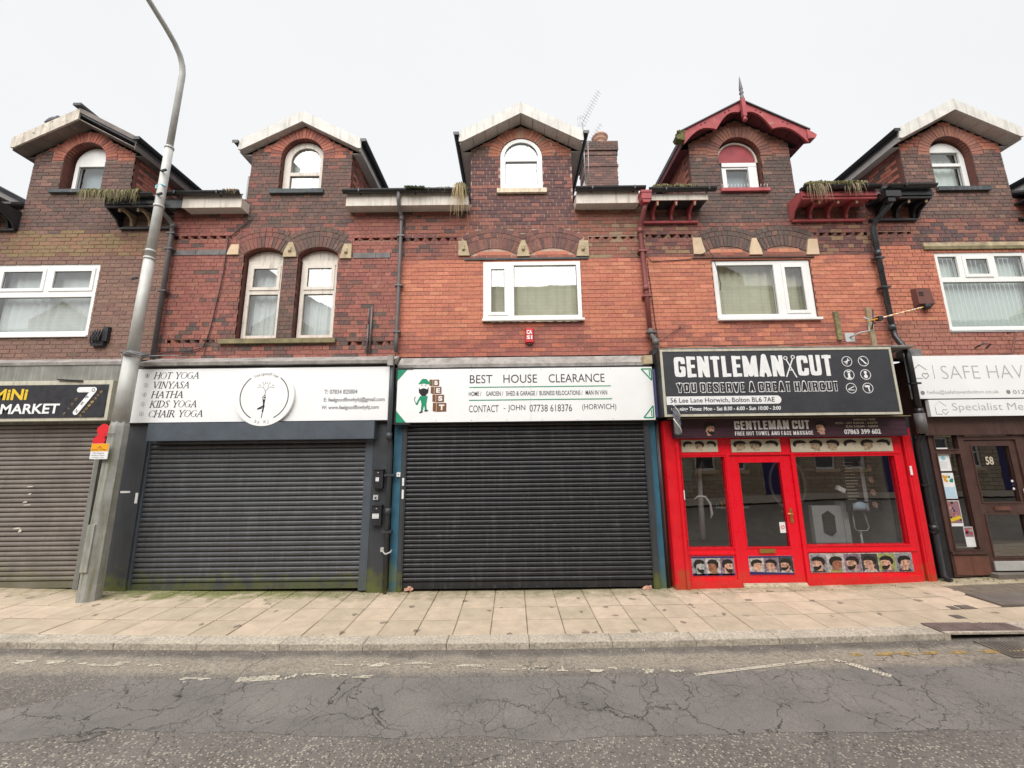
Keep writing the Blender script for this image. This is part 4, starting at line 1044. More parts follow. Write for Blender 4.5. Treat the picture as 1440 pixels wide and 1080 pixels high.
mb = MB(); mb.box(cc + .20, cc + .36, WY + .105, WY + .12, 6.88, 7.50); mb.box(cc - .30, cc + .36, WY + .10, WY + .118, 7.42, 7.50); mb.build('trim', M['upvc'], w_)
cc = C5; window(H5, cc - .33, cc + .39, 6.86, 7.56, WY + .13, .34, [(cc - .27, cc + .30, 6.93, 7.40, False), (cc - .27, cc + .30, 7.46, 7.70, False)], cur='blind')
for hh, cc in ((H0, C0), (H6, C6)): window(hh, cc - .39, cc + .39, 7.0, 7.6, WY + .1, .38, [(cc - .3, cc + .3, 7.07, 7.55, False)])
sill(H1, C1 - .50, C1 + .40, 6.93, 6.99, 'sill_dark'); sill(H2, C2 - .53, C2 + .47, 6.865, 6.945, 'sill_dark'); sill(H3, C3 - .46, C3 + .46, 6.82, 6.905, 'sill_cream')
sill(H4, C4 - .44, C4 + .46, 6.80, 6.86, 'wood_redold'); sill(H5, C5 - .44, C5 + .54, 6.765, 6.84, 'pipe_blue')
mb = MB()
for k in range(15): mb.tube([(C4 - .42 + k * .06, WY - .03, 6.868), (C4 - .42 + k * .06 + .005, WY - .035, 6.95)], .003, 4)
tag(mb.build('bird_spikes', M['white'], H4), kind='stuff')

# first-floor windows
window(H1, -9.235, -7.39, 4.175, 5.535, WY + .02, 0, [(-9.15, -8.36, 5.02, 5.43, True), (-8.24, -7.48, 5.02, 5.43, True), (-9.17, -7.46, 4.26, 4.90, False)], label='wide white window with two top lights', cur_amp=.02)
mb = MB(); mb.box(-9.26, -7.37, WY - .035, WY + .02, 4.145, 4.175); mb.build('window_sill', M['upvc'], H1)
for xa, xb in ((-4.82, -4.10), (-3.835, -3.115)):
    w_ = window(H2, xa + .03, xb - .03, 4.09, 5.58, WY + .11, 0, [(xa + .10, xb - .10, 5.03, 5.48, True), (xa + .10, xb - .10, 4.17, 4.94, False)], fr='upvc_old', cur='curtain', label='tall narrow white window under a brick arch', cur_amp=.022)
    mb = MB(); mb.prism(arch_outline(xa + .005, xb - .005, 5.585, 5.655, .13), WY + .13, WY + .16); mb.build('arch_board', M['upvc_old'], w_)
mb = MB(); mb.box(-5.05, -3.04, WY - .06, WY + .14, 3.985, 4.065); mb.build('window_sill', M['sill_green'], H2)
for a, b_, z0, z1 in ((-6.1, -5.11, 5.66, 5.76), (-2.84, -2.16, 5.565, 5.665)):
    mb = MB(); x = a
    while x < b_ - .05:
        e = min(b_, x + random.uniform(.3, .5)); mb.box(x, e - .008, WY - .012, WY + .03, z0, z1); x = e
    mb.build('stone_band', M['band_grey'], H2)
window(H3, -.49, 1.245, 4.37, 5.455, WY - .012, 0, [(-.395, -.07, 4.465, 5.36, True), (.055, 1.175, 4.445, 5.39, False)], cur='curtain_y', label='white two-pane window with gathered net curtain', cur_amp=.02)
mb = MB(); mb.box(-.505, 1.275, WY - .075, WY - .012, 4.335, 4.37); mb.build('window_sill', M['upvc'], H3)
mb = MB(); mb.box(-.83, 1.39, WY - .022, WY + .03, 5.50, 5.53); mb.build('lintel', M['sill_dark'], H3)
window(H4, 3.612, 5.362, 4.34, 5.435, WY + .015, 0, [(3.70, 4.715, 4.43, 5.36, False), (4.86, 5.255, 4.45, 5.35, True)], cur='curtain_y', label='white two-pane window with cream curtain behind', cur_amp=.02)
mb = MB(); mb.box(3.60, 5.40, WY - .07, WY + .014, 4.30, 4.34); mb.build('window_sill', M['upvc'], H4)
mb = MB(); mb.box(3.27, 5.45, WY - .035, WY + .02, 5.475, 5.50); mb.build('lintel', M['brown'], H4)
w_ = window(H5, 7.635, 9.295, 4.10, 5.555, WY + .02, 0, [(7.70, 8.04, 5.08, 5.48, False), (8.14, 8.62, 5.09, 5.47, True), (8.72, 9.23, 5.08, 5.48, False), (7.70, 9.23, 4.16, 4.99, False)], cur=None, label='wide white window with three top lights and vertical blinds')
mb = MB()
for k in range(19): 
    xx = 7.68 + k * .085; mb.face([(xx, WY + .150, 4.14), (xx + .0855, WY + .155, 4.14), (xx + .0855, WY + .155, 5.5), (xx, WY + .150, 5.5)])
mb.build('vertical_blind', M['blind'], w_)
mb = MB(); mb.box(7.62, 9.32, WY - .03, WY + .02, 4.07, 4.10); mb.build('window_sill', M['upvc'], H5)
mb = MB(); mb.box(7.45, 9.5, WY - .03, WY + .03, 5.60, 5.66); mb.build('lintel', M['sill_green'], H5)
mb = MB(); mb.box(7.45, 9.5, WY - .028, WY + .03, 5.662, 5.73); mb.build('lintel', M['stone'], H5)
window(H0, -13.1, -11.3, 4.17, 5.53, WY + .02, 0, [(-13.0, -11.4, 4.26, 5.43, False)]); window(H6, 11.7, 13.4, 4.07, 5.55, WY + .02, 0, [(11.8, 13.3, 4.16, 5.46, False)])
# keystones
keystone(H2, -5.10, -4.91, 5.655, 5.85, 'stone_buff', 'block', 'plain pale sandstone springer block'); keystone(H2, -4.10, -3.86, 5.60, 5.88, 'stone', 'mid'); keystone(H2, -3.06, -2.87, 5.56, 5.84, 'stone', 'right')
keystone(H3, -.94, -.75, 5.585, 5.87, 'stone', 'left'); keystone(H3, .115, .345, 5.56, 5.87, 'stone', 'mid'); keystone(H3, 1.20, 1.41, 5.55, 5.85, 'stone', 'right')
keystone(H4, 3.30, 3.50, 5.56, 5.88, 'stone_buff', 'left'); keystone(H4, 4.30, 4.53, 5.54, 5.86, 'stone_buff', 'mid'); keystone(H4, 5.34, 5.55, 5.53, 5.83, 'stone_buff', 'right')

# eaves
eaves_bracket(H1, -10.3, -9.03, 'wood_black', 'wood_black', .15, .33, False, True)
eaves_bracket(H1, -7.12, -6.2, 'wood_black', 'wood_tan', .22, .33, True, False, gx=(-7.15, -6.2))
eaves_white(H2, -5.88, -4.83, False, True, gx=(-6.25, -4.80))
mb = MB(); mb.box(-6.19, -5.882, -.115, -.10, 6.465, 6.65); mb.build('fascia', M['wood_black'], H2)
eaves_white(H2, -2.93, -2.0, True, False, gx=(-2.98, -2.0)); eaves_white(H3, -1.998, -.76, False, True, gx=(-2.0, -.73))
eaves_white(H3, 1.20, 2.32, True, False, gx=(1.17, 2.42))
eaves_bracket(H4, 2.43, 3.42, 'wood_redold', 'wood_redold', .18, .33, False, False, top=False)
mb = MB(); mb.box(2.5, 3.50, -.215, -.2, 6.44, 6.55); mb.build('fascia', M['upvc_old'], H4)
mb = MB(); mb.box(2.5, 3.5, -.198, WY - .004, 6.46, 6.48); mb.build('soffit', M['wood_black'], H4); half_gutter(2.43, 3.62, -.27, 6.62, .055, parent=H4)
eaves_bracket(H4, 5.14, 6.45, 'wood_redold', 'wood_redold', .33, .33, True, False)
eaves_bracket(H5, 6.56, 7.42, 'wood_black', 'wood_black', .18, .31, False, True)
eaves_bracket(H5, 9.3, 10.5, 'wood_black', 'wood_black'); eaves_bracket(H0, -11.2, -10.36, 'wood_black', 'wood_black'); eaves_bracket(H6, 10.51, 11.5, 'wood_black', 'wood_black')

# finial on the red gable
mb = MB(); xf, yf = C4 - .005, -.185
mb.box(xf - .035, xf + .035, yf - .03, yf + .03, 8.15, 8.53); mb.lathe((xf, yf, 8.05), [(0, 0), (.03, .01), (.045, .035), (.03, .06), (.025, .10)], 10)
mb.build('finial', M['wood_redold'], H4)
mb = MB(); mb.lathe((xf, yf, 8.53), [(.03, 0), (.035, .05), (.02, .08), (.038, .12), (.038, .14), (.018, .17), (.034, .20), (.028, .27), (.014, .40), (.003, .50), (0, .51)], 10)
mb.build('finial_spike', M['pipe_grey'], H4)
for s_ in (-1, 1):
    mb = MB(); mb.prism([(C4 + s_ * 1.13, 7.70), (C4 + s_ * 1.27, 7.72), (C4 + s_ * 1.30, 7.78), (C4 + s_ * 1.24, 7.83), (C4 + s_ * 1.13, 7.90)][::s_], -.16, -.02)
    mb.build('rafter_end', M['wood_redold'] if s_ > 0 else M['moss'], H4)
for cc_, hh in ((C1, H1),):
    mb = MB(); mb.bar((cc_ - .02, -.18, 8.60), (cc_ - .02, 3.6, 8.60), .15, .05); mb.build('ridge_tile', M['slate'], hh)
# lead stub beside the yoga dormer
mb = MB(); mb.prism([(-2.965, 6.70), (-2.62, 6.70), (-2.965, 6.98)], WY + .05, WY + .35); mb.build('lead_flashing', M['lead'], H2)
mb = MB(); mb.box(C2 - .98, C2 - .952, WY - .01, WY + .2, 6.7, 7.25); mb.build('lead_flashing', M['lead'], H2)

# chimney
ch = MB(); cx0, cx1, cy0, cy1 = 2.22, 3.12, 3.6, 4.6
mb = MB(); mb.box(cx0 + .01, cx1 - .01, cy0 + .01, cy1 - .01, 8.6, 11.02); 
chm = mb.build('chimney', M['mort_red'], H3)
mb = MB(); k = 0; z = 8.7
while z < 11.0:
    g = .02 if (10.18 < z < 10.27 or 10.52 < z < 10.6) else (.04 if z > 10.72 else 0)
    pal = SOOTY if z > 10.72 else [(4, (.15, .078, .062)), (3, (.11, .06, .052)), (1, (.21, .09, .07))]
    off = .1125 if k % 2 else 0
    for (a, b_, fy, ax) in ((cx0 - g, cx1 + g, cy0 - g, 'x'), (cy0 - g, cy1 + g, cx0 - g, 'y')):
        x = a - off
        while x < b_ - .02:
            p, q = max(a, x), min(b_, x + .215)
            if q - p > .02:
                col = pick(pal)
                if ax == 'x': mb.box(p, q, fy, fy + .12, z, z + .065, 0, col)
                elif p > cy0 - g + .121: mb.box(fy, fy + .12, p, q, z, z + .065, 0, col)
            x += .225
    if g: mb.box(cx0 - g + .12, cx1 + g, cy0 - g + .12, cy1 + g, z, z + .065, 0, (.12, .06, .05))
    z += .075; k += 1
tag(mb.build('brickwork', M['bricka'], chm), kind='stuff')
mb = MB(); mb.box(2.62, 3.08, 3.75, 4.3, 11.03, 11.16); mb.build('flaunching', M['cement'], chm)
mb = MB(); mb.lathe((2.74, 3.95, 11.06), [(.17, 0), (.16, .12), (.15, .25), (.19, .27), (.20, .31), (.17, .33), (.24, .36), (.25, .40), (.19, .47), (.10, .52), (0, .54)], 16); mb.build('chimney_pot', M['pot'], chm)
mb = MB(); mb.prism([(1.78, 8.9), (2.3, 8.9), (2.24, 10.0)], 3.7, 4.5); mb.build('lead_flashing', M['lead'], chm)

# downpipes
down_pipe(H2, [(-6.22, -.24, 6.55), (-6.22, -.22, 6.42), (-6.15, -.06, 6.30), (-6.12, .02, 6.22), (-6.12, .03, 6.0), (-6.12, .03, 3.72)], .038, 'pipe_grey', [(-6.12, .03, 5.75), (-6.12, .03, 4.95), (-6.12, .03, 6.05)], [(-6.12, .03, 6.2)])
down_pipe(H3, [(-1.985, -.172, 6.70), (-1.985, -.17, 6.52), (-1.985, -.10, 6.42), (-1.975, .02, 6.33), (-1.975, .03, 6.2), (-1.975, .03, 4.0), (-1.975, .03, 3.80)], .034, 'pipe_grey', [(-1.975, .03, 5.95), (-1.975, .03, 5.0), (-1.975, .03, 4.15)], [(-1.975, .03, 6.3)])
down_pipe(H3, [(-1.96, -.19, 3.62), (-1.96, -.19, 3.0), (-1.96, -.19, 2.35), (-1.955, -.14, 2.25), (-1.955, -.10, 2.1), (-1.955, -.10, .03)], .038, 'charcoal', [(-1.955, -.10, 1.75), (-1.955, -.10, .9)], [(-1.96, -.19, 2.36), (-1.955, -.10, 1.2)])
mb = MB(); mb.box(2.30, 2.47, -.30, -.14, 6.42, 6.56); mb.box(2.29, 2.48, -.31, -.13, 6.54, 6.58); mb.prism([(2.33, 6.36), (2.44, 6.36), (2.47, 6.42), (2.30, 6.42)], -.29, -.15); mb.build('rain_hopper', M['wood_red'], H4)
down_pipe(H4, [(2.39, -.22, 6.38), (2.37, -.18, 6.28), (2.35, -.02, 6.12), (2.345, .03, 6.02), (2.37, .03, 5.0), (2.39, .03, 4.15)], .04, 'pipe_red', [(2.36, .03, 5.6), (2.375, .03, 4.75)], [(2.345, .03, 6.0), (2.372, .03, 4.9)])
down_pipe(H4, [(2.39, .03, 4.15), (2.40, .0, 4.02), (2.44, -.02, 3.95), (2.45, -.02, 3.72)], .045, 'pipe_grey', [(2.40, .0, 4.08)], [(2.45, -.02, 3.9)])
mb = MB(); mb.box(6.46, 6.72, -.40, -.27, 6.34, 6.45); mb.box(6.50, 6.62, -.38, -.28, 6.26, 6.34); mb.build('rain_hopper', M['pvc_black'], H5)
down_pipe(H5, [(6.6, -.32, 6.3), (6.58, -.28, 6.22), (6.53, -.06, 6.08), (6.52, -.0, 5.98), (6.53, .0, 4.1)], .042, 'pipe_blue', [(6.52, .0, 5.4), (6.525, .0, 4.85)], [(6.52, .0, 5.5), (6.53, 0, 4.12)])
down_pipe(H5, [(6.53, .0, 4.1), (6.53, -.02, 3.95), (6.47, -.17, 3.75), (6.46, -.24, 3.6), (6.46, -.24, 2.62)], .042, 'pvc_black', [(6.46, -.24, 3.1)], [(6.46, -.24, 2.65)])
down_pipe(H5, [(6.455, -.24, 2.62), (6.455, -.24, 2.3)], .07, 'pipe_grey')
down_pipe(H5, [(6.46, -.22, 2.3), (6.50, -.08, 2.15), (6.52, -.06, 2.0), (6.52, -.06, .16), (6.55, -.14, .10)], .045, 'pvc_black', [(6.52, -.06, 1.5), (6.52, -.06, .8)], [(6.52, -.06, .85)])

# ---------------- cornices and fascias ----------------
def ledge(h, x0, x1, zf, zb, y0, mat='lead', thick=.05):
    mb = MB(); n = max(2, int((x1 - x0) / .35)); vs = []; fs = []
    pr = lambda x: [(y0, zf - thick), (y0 - .01, zf + .01 * noise.noise((x * 3, 0, 1))), (y0 + .02, zf + .012), (WY - .001, zb), (WY + .02, zb), (WY + .02, zf - thick)]
    for i in range(n + 1):
        x = x0 + (x1 - x0) * i / n
        for (yy, zz) in pr(x): vs.append((x, yy, zz + .006 * noise.noise((x * 2.2, 5, yy))))
    for i in range(n):
        for j in range(6):
            a = i * 6 + j; b_ = i * 6 + (j + 1) % 6; fs.append((a, b_, b_ + 6, a + 6)[::-1])
    fs.append(tuple(range(6))[::-1]); fs.append(tuple(n * 6 + j for j in range(6)))
    mb.raw(vs, fs); return mb.build('cornice', M[mat], h)
ledge(H1, -10.35, -6.36, 3.66, 3.75, -.06); ledge(H2, -6.12, -1.93, 3.60, 3.74, -.20); ledge(H3, -1.90, 2.30, 3.54, 3.70, -.08, 'lead'); ledge(H4, 2.47, 6.46, 3.70, 3.80, -.36, 'lead', .03); ledge(H5, 6.66, 10.5, 3.57, 3.62, -.06, 'lead')
def slab_part(h, x0, x1, y0, y1, z0, z1, mat, name='fascia'):
    mb = MB(); mb.box(x0, x1, y0, y1, z0, z1); return mb.build(name, M[mat], h)
slab_part(H1, -10.35, -6.36, -.045, .35, 2.62, 3.61, 'fascia_grey'); slab_part(H2, -6.26, -1.98, -.12, .35, 2.60, 3.55, 'charcoal'); slab_part(H3, -1.975, 2.36, -.07, .35, 2.56, 3.49, 'wood_black')
slab_part(H4, 2.50, 6.40, -.02, .35, 2.30, 3.67, 'wood_black'); slab_part(H5, 6.62, 10.5, -.045, .35, 2.28, 3.52, 'brown')
slab_part(H0, -14.5, -10.36, -.045, .35, 0, 3.7, 'fascia_grey'); slab_part(H6, 10.51, 14.6, -.045, .35, 0, 3.6, 'brown')
slab_part(H3, 2.30, 2.46, -.10, -.071, 2.62, 3.42, 'purple', 'side_panel')
slab_part(H2, -2.02, -1.93, -.26, -.20, 3.50, 3.66, 'lead', 'cornice_end'); slab_part(H4, 2.18, 2.32, -.16, .0, 3.50, 3.64, 'stone', 'corbel'); slab_part(H5, 6.55, 6.86, -.08, .05, 3.57, 3.72, 'band_grey', 'corbel')
slab_part(H4, 2.335, 2.42, -.14, .02, 3.50, 3.74, 'wood_black', 'corbel')
# piers between the shops
slab_part(H2, -6.52, -5.90, -.075, .35, 0.0, 2.60, 'charcoal', 'pier'); slab_part(H2, -2.25, -2.0, -.05, .35, 0, 2.60, 'charcoal', 'pier')
slab_part(H1, -6.60, -6.525, -.03, .3, 0, 3.2, 'fascia_grey', 'pier')
slab_part(H3, -1.925, -1.80, -.02, .35, 0, 2.56, 'blue', 'pier'); slab_part(H3, 2.235, 2.335, .0, .35, 0, 2.56, 'blue', 'pier'); slab_part(H3, 2.345, 2.43, .04, .35, 0, 2.6, 'wood_black', 'pier')
down_pipe(H3, [(2.375, .0, 2.6), (2.375, .0, .03)], .022, 'brown'); down_pipe(H3, [(2.35, -.01, 2.6), (2.35, -.01, .03)], .014, 'wood_black')
slab_part(H4, 6.42, 6.50, -.01, .35, 0, 2.6, 'wood_black', 'pier'); slab_part(H5, 6.58, 6.76, .02, .35, 0.1, 2.28, 'wood_black', 'pier')
# plain closed backs so nothing shows through behind the shops
for h, a, b_ in ((H1, -10.35, -6.2), (H2, -6.2, -2.0)): slab_part(h, a, b_, .36, .38, 0, 3.7, 'room', 'back_board')
slab_part(H3, -2.0, 2.42, .36, .38, 0, 3.7, 'room', 'back_board')

# ---------------- roller shutters ----------------
def shutter(x0, x1, z0, z1, mat, label, pitch_=.0865, guide=None, gmat='charcoal_l', box=None, y=0.0, bar=True):
    t_ = thing('roller_shutter', ((x0 + x1) / 2, y, z0), label, 'roller shutter', 'roller shutters closed over shops')
    n = int(round((z1 - z0 - .09) / pitch_)); pitch_ = (z1 - z0 - .09) / n
    prof = [(.014, 0), (.015, .008), (-.008, .012), (-.0145, .024), (-.0165, .042), (-.0145, .060), (-.009, .073), (.004, .080), (.014, .0865)]
    k = pitch_ / .0865; prof = [(a, b_ * k) for a, b_ in prof]; m_ = len(prof)
    mes = []
    for q_ in range(5):
        vs = []; fs = []; nx = 14
        for i in range(nx + 1):
            x = (x0 - x1) / 2 + (x1 - x0) * i / nx; e_ = min(1, 4 * min(i, nx - i) / nx)
            dy = e_ * (.007 * noise.noise((x * 1.3, q_ * 3.1, 2.2)) + .003 * noise.noise((x * 5, q_ * 2.1, 7))); dzz = e_ * .003 * noise.noise((x * 1.1, q_ * 5.3, 4))
            vs += [(x, a + dy, b_ + dzz) for a, b_ in prof]
        for i in range(nx):
            for j in range(m_ - 1):
                a = i * m_ + j; fs.append((a, a + m_, a + m_ + 1, a + 1))
        me = bpy.data.meshes.new('slat'); me.from_pydata(vs, [], fs); me.materials.append(M[mat]); me.polygons.foreach_set('use_smooth', [True] * len(fs)); me.update(); mes.append(me)
    for i in range(n):
        put(mes[i * 7 % 5], t_, ((x0 + x1) / 2, y + random.uniform(-.0012, .0012), z0 + .09 + i * pitch_), (1, 1, 1), 'slat', rot=(random.uniform(-.012, .012), 0, 0))
    mb = MB(); mb.box(x0, x1, y - .012, y + .012, z0, z0 + .088); mb.box(x0, x1, y - .022, y - .0125, z0, z0 + .02); mb.build('bottom_bar', M[mat], t_)
    mb = MB(); mb.box(x0, x1, y + .03, y + .04, z0, z1); mb.build('backing', M['black'], t_)
    for s_, (a, b_) in zip((-1, 1), guide or ((x0 - .06, x0), (x1, x1 + .06))):
        mb = MB(); mb.box(a, b_, y - .035, y + .06, z0 - .03, z1 + .0); mb.box(a + (.0 if s_ < 0 else .02), b_ - (.02 if s_ < 0 else 0), y - .045, y - .036, z0 - .03, z1); mb.build('guide_rail', M[gmat], t_)
    if box: mb = MB(); mb.box(*box); mb.box(box[0], box[1], box[2] - .004, box[3] - .01, box[4] - .012, box[4] - .001); mb.build('shutter_box', M['charcoal_l'], t_)
    return t_
SH1 = shutter(-10.2, -6.75, .12, 2.62, 'slat_brown', 'dusty grey-brown roller shutter below the black mini market sign', .074, guide=((-10.27, -10.2), (-6.75, -6.66)), gmat='fascia_grey')
shutter(-5.875, -2.385, .07, 2.34, 'slat_grey', 'dark grey roller shutter with algae along its foot, below the yoga sign', .0745, guide=((-5.90, -5.875), (-2.385, -2.255)), gmat='charcoal_l', box=(-5.81, -2.2, -.20, .02, 2.335, 2.605))
shutter(-1.715, 2.13, .045, 2.58, 'slat_black', 'black roller shutter below the house clearance sign', .0705, guide=((-1.79, -1.715), (2.13, 2.225)), gmat='charcoal')
for (xa, ya, za, w_, d_, h_, lab) in ((-1.62, -.03, .02, .13, .05, .04, 'crushed pale carton in the left corner under the black shutter'), (2.02, -.03, .0, .14, .04, .05, 'crushed pink carton in the right corner under the black shutter')):
    mb = MB()
    for i in range(7): mb.obox((xa + random.uniform(-.05, .05), ya + random.uniform(-.01, .01), za + .02 + random.uniform(0, .02)), (.06, .03, .035), Matrix.Rotation(random.uniform(-.6, .6), 3, 'Y') @ Matrix.Rotation(random.uniform(-.6, .6), 3, 'X'))
    tag(mb.build('litter', M['litter']), lab, 'litter')

# ---------------- signs ----------------
def border(x0, x1, z0, z1, w, y0, y1, mat, parent, name='frame'):
    mb = MB(); mb.prism([(x0, z0), (x1, z0), (x1, z1), (x0, z1)], y0, y1, holes=[[(x0 + w, z0 + w), (x1 - w, z0 + w), (x1 - w, z1 - w), (x0 + w, z1 - w)]]); return mb.build(name, M[mat], parent)
def prism_obj(polys, y, mat, parent, name, th=.002):
    mb = MB()
    for p in polys:
        A = sum(p[i][0] * p[(i + 1) % len(p)][1] - p[(i + 1) % len(p)][0] * p[i][1] for i in range(len(p)))
        k_ = .00012 * (len(mb.f) % 7); mb.prism(p if A > 0 else p[::-1], y - th - k_, y)
    return mb.build(name, M[mat] if isinstance(mat, str) else mat, parent)
def line(a, b_, w):
    d = Vector((b_[0] - a[0], b_[1] - a[1])); n = Vector((-d.y, d.x)).normalized() * w / 2
    return [(a[0] + n.x, a[1] + n.y), (a[0] - n.x, a[1] - n.y), (b_[0] - n.x, b_[1] - n.y), (b_[0] + n.x, b_[1] + n.y)]
def rpath(pts, w): return [line(pts[i], pts[i + 1], w) for i in range(len(pts) - 1)]
def circ(cx, cz, r, n=20): return [(cx + r * math.cos(2 * math.pi * i / n), cz + r * math.sin(2 * math.pi * i / n)) for i in range(n)]
def ringpoly(cx, cz, r0, r1, a0=0, a1=360, n=36):
    out = []
    for i in range(n):
        p, q = R(a0 + (a1 - a0) * i / n), R(a0 + (a1 - a0) * (i + 1) / n)
        out.append([(cx + r0 * math.cos(p), cz + r0 * math.sin(p)), (cx + r1 * math.cos(p), cz + r1 * math.sin(p)), (cx + r1 * math.cos(q), cz + r1 * math.sin(q)), (cx + r0 * math.cos(q), cz + r0 * math.sin(q))])
    return out
# mini market
s = thing('shop_sign', (-8.4, -.1, 2.66), 'black lightbox sign reading MiNi MARKET in a cream metal frame', 'sign')
slab_part(s, -10.25, -6.465, -.22, -.05, 2.66, 3.31, 'frame_cream', 'box'); slab_part(s, -10.2, -6.52, -.232, -.221, 2.71, 3.24, 'sign_black', 'panel')
text('MiNi', -8.34, -7.80, 3.0, 3.18, -.234, M['yellow'], s, bold=.03); text('MARKET', -8.185, -7.245, 2.775, 2.935, -.234, M['white'], s, bold=.025)
y_ = -.234
pill = rpath([(-7.05, 3.16), (-6.82, 3.16), (-7.07, 2.77)], .085) + [circ(-7.06, 3.16, .045), circ(-6.82, 3.155, .048), circ(-7.07, 2.77, .045)]
pill = [line((-6.970, 3.155), (-6.740, 3.155), .085), line((-6.740, 3.14), (-6.970, 2.79), .085), circ(-6.970, 3.155, .043), circ(-6.740, 3.15, .046), circ(-6.970, 2.79, .043)]
prism_obj(pill, y_, 'white', s, 'emblem', .002)
prism_obj([line((-6.960, 3.155), (-6.750, 3.155), .05)], y_ - .0025, 'white', s, 'emblem_inlay', .001)
prism_obj(ringpoly(-6.745, 3.15, .02, .028), y_ - .003, 'black', s, 'emblem_ring', .001)
for ch_, px, pz in (('P', -6.830, 3.03), ('E', -6.885, 2.93), ('N', -6.955, 2.81)): text(ch_, px - .02, px + .02, pz - .025, pz + .025, y_ - .004, M['black'], s, rot=-.55)
for i, ch_ in enumerate('DAYS'): text(ch_, -7.000 - .05 * i - .018, -7.000 - .05 * i + .018, 3.0 - .075 * i - .02, 3.0 - .075 * i + .02, y_ - .001, M['tan'], s, rot=-.9)
for i, ch_ in enumerate('8AM-10PM'): text(ch_, -6.620 - .038 * i - .018, -6.620 - .038 * i + .018, 3.12 - .055 * i - .024, 3.12 - .055 * i + .024, y_ - .001, M['tan'], s, rot=-1.0)
mb = MB(); mb.bar((-7.35, -.235, 3.325), (-6.95, -.24, 3.30), .03, .02); tag(mb.build('strip', M['pvc_black'], s))
# yoga
s = thing('shop_sign', (-4.1, -.12, 2.62), 'long white yoga studio sign with a round tree emblem disc in its middle', 'sign')
slab_part(s, -6.19, -1.985, -.152, -.121, 2.62, 3.50, 'sign_white', 'panel')
for i, wd in enumerate(('HOT YOGA', 'VINYASA', 'HATHA', 'KIDS YOGA', 'CHAIR YOGA')):
    wdt = {'HOT YOGA': .74, 'VINYASA': .60, 'HATHA': .52, 'KIDS YOGA': .76, 'CHAIR YOGA': .88}[wd]
    zb_ = 3.335 - i * .157; serif_text(wd, -5.88, -5.88 + wdt, zb_, .108, -.1545, M['ink'], s)
    prism_obj(ringpoly(-5.99, zb_ + .055, .030, .036, n=16), -.1525, 'ink_ll', s, 'ring', .001); text(str(i + 1), -6.0, -5.98, zb_ + .035, zb_ + .075, -.1545, M['ink_l'], s)
text('T: 07834 825804', -3.06, -2.52, 3.05, 3.125, -.1535, M['ink_l'], s, bold=.03); text('E: feelgoodflowbykj@gmail.com', -3.06, -2.07, 2.905, 2.995, -.1535, M['ink_l'], s, bold=.03); text('W: www.feelgoodflowbykj.com', -3.09, -2.16, 2.78, 2.865, -.1535, M['ink_l'], s, bold=.03)
mb = MB(); dx, dz, dr = -4.0, 3.015, .475
mb.prism([(dx + dr * math.cos(2 * math.pi * i / 56), dz + dr * math.sin(2 * math.pi * i / 56)) for i in range(56)], -.205, -.16); mb.build('disc', M['sign_white'], s)
prism_obj(ringpoly(dx, dz, .380, .395, -62, 52, 30), -.2055, 'ink', s, 'circle_line', .001); prism_obj(ringpoly(dx, dz, .380, .395, 128, 242, 30), -.2055, 'ink', s, 'circle_line', .001)
arc_text('feelgoodflow', dx, dz, .37, 121, 59, .055, -.208, M['ink_l'], s); arc_text('by KJ', dx, dz, .415, 253, 287, .055, -.208, M['ink_l'], s, inward=True)
tr_ = []; random.seed(3)
def twig(x, z, a, L, w, d):
    x2_, z2 = x + L * math.cos(a), z + L * math.sin(a); tr_.append(line((x, z), (x2_, z2), w))
    if d: 
        for da in ((-.55, .5) if d > 1 else (-.6, .1, .7)): twig(x2_, z2, a + da + random.uniform(-.15, .15), L * .74, w * .68, d - 1)
twig(dx + .01, dz + .0, 1.55, .085, .013, 4)
prism_obj([t2 for t2 in tr_], -.2055, 'ink_l', s, 'tree_drawing', .001); random.seed(11)
bx_, bz_ = dx + .0, dz
fig = [[(bx_ - .022, bz_ - .045), (bx_ + .024, bz_ - .045), (bx_ + .016, bz_ - .12), (bx_ + .022, bz_ - .17), (bx_ - .012, bz_ - .17), (bx_ - .008, bz_ - .12)], line((bx_ + .006, bz_ - .16), (bx_ - .004, bz_ - .25), .024), line((bx_ - .004, bz_ - .25), (bx_ - .014, bz_ - .345), .012),
       line((bx_ + .0, bz_ - .155), (bx_ - .09, bz_ - .205), .026), line((bx_ - .09, bz_ - .205), (bx_ - .02, bz_ - .19), .014), circ(bx_ + .002, bz_ - .018, .014, 12), line((bx_ - .02, bz_ - .048), (bx_ - .024, bz_ - .005), .008), line((bx_ - .024, bz_ - .005), (bx_ + .002, bz_ + .025), .007), line((bx_ + .022, bz_ - .048), (bx_ + .026, bz_ - .005), .008), line((bx_ + .026, bz_ - .005), (bx_ + .004, bz_ + .025), .007)]
prism_obj(fig, -.2055, 'black', s, 'figure_drawing', .001)
# house clearance
s = thing('shop_sign', (.2, -.12, 2.58), 'white sign reading BEST HOUSE CLEARANCE with green corners', 'sign')
slab_part(s, -1.875, 2.30, -.155, -.08, 2.575, 3.445, 'sign_white', 'panel'); y_ = -.156
mb = MB()
for (xa, za, sx) in ((-1.875, 3.445, 1), (-1.875, 2.575, 1)):
    sz = -1 if za > 3 else 1; p = [(xa, za), (xa + .16, za), (xa, za + sz * .19)]; A = 1 if sz > 0 else -1; mb.prism(p[::A], y_ - .002, y_)
mb.build('corner_triangle', M['green'], s)
for (xa, za, sz) in ((2.285, 3.41, -1), (2.275, 2.61, 1)):
    prism_obj([line((xa, za), (xa - .16, za), .02), line((xa, za), (xa, za + sz * .19), .02), line((xa - .16, za), (xa, za + sz * .19), .02), line((xa - .03, za + sz * .02), (xa - .03, za + sz * .12), .014)] , y_, 'green', s, 'corner_triangle')
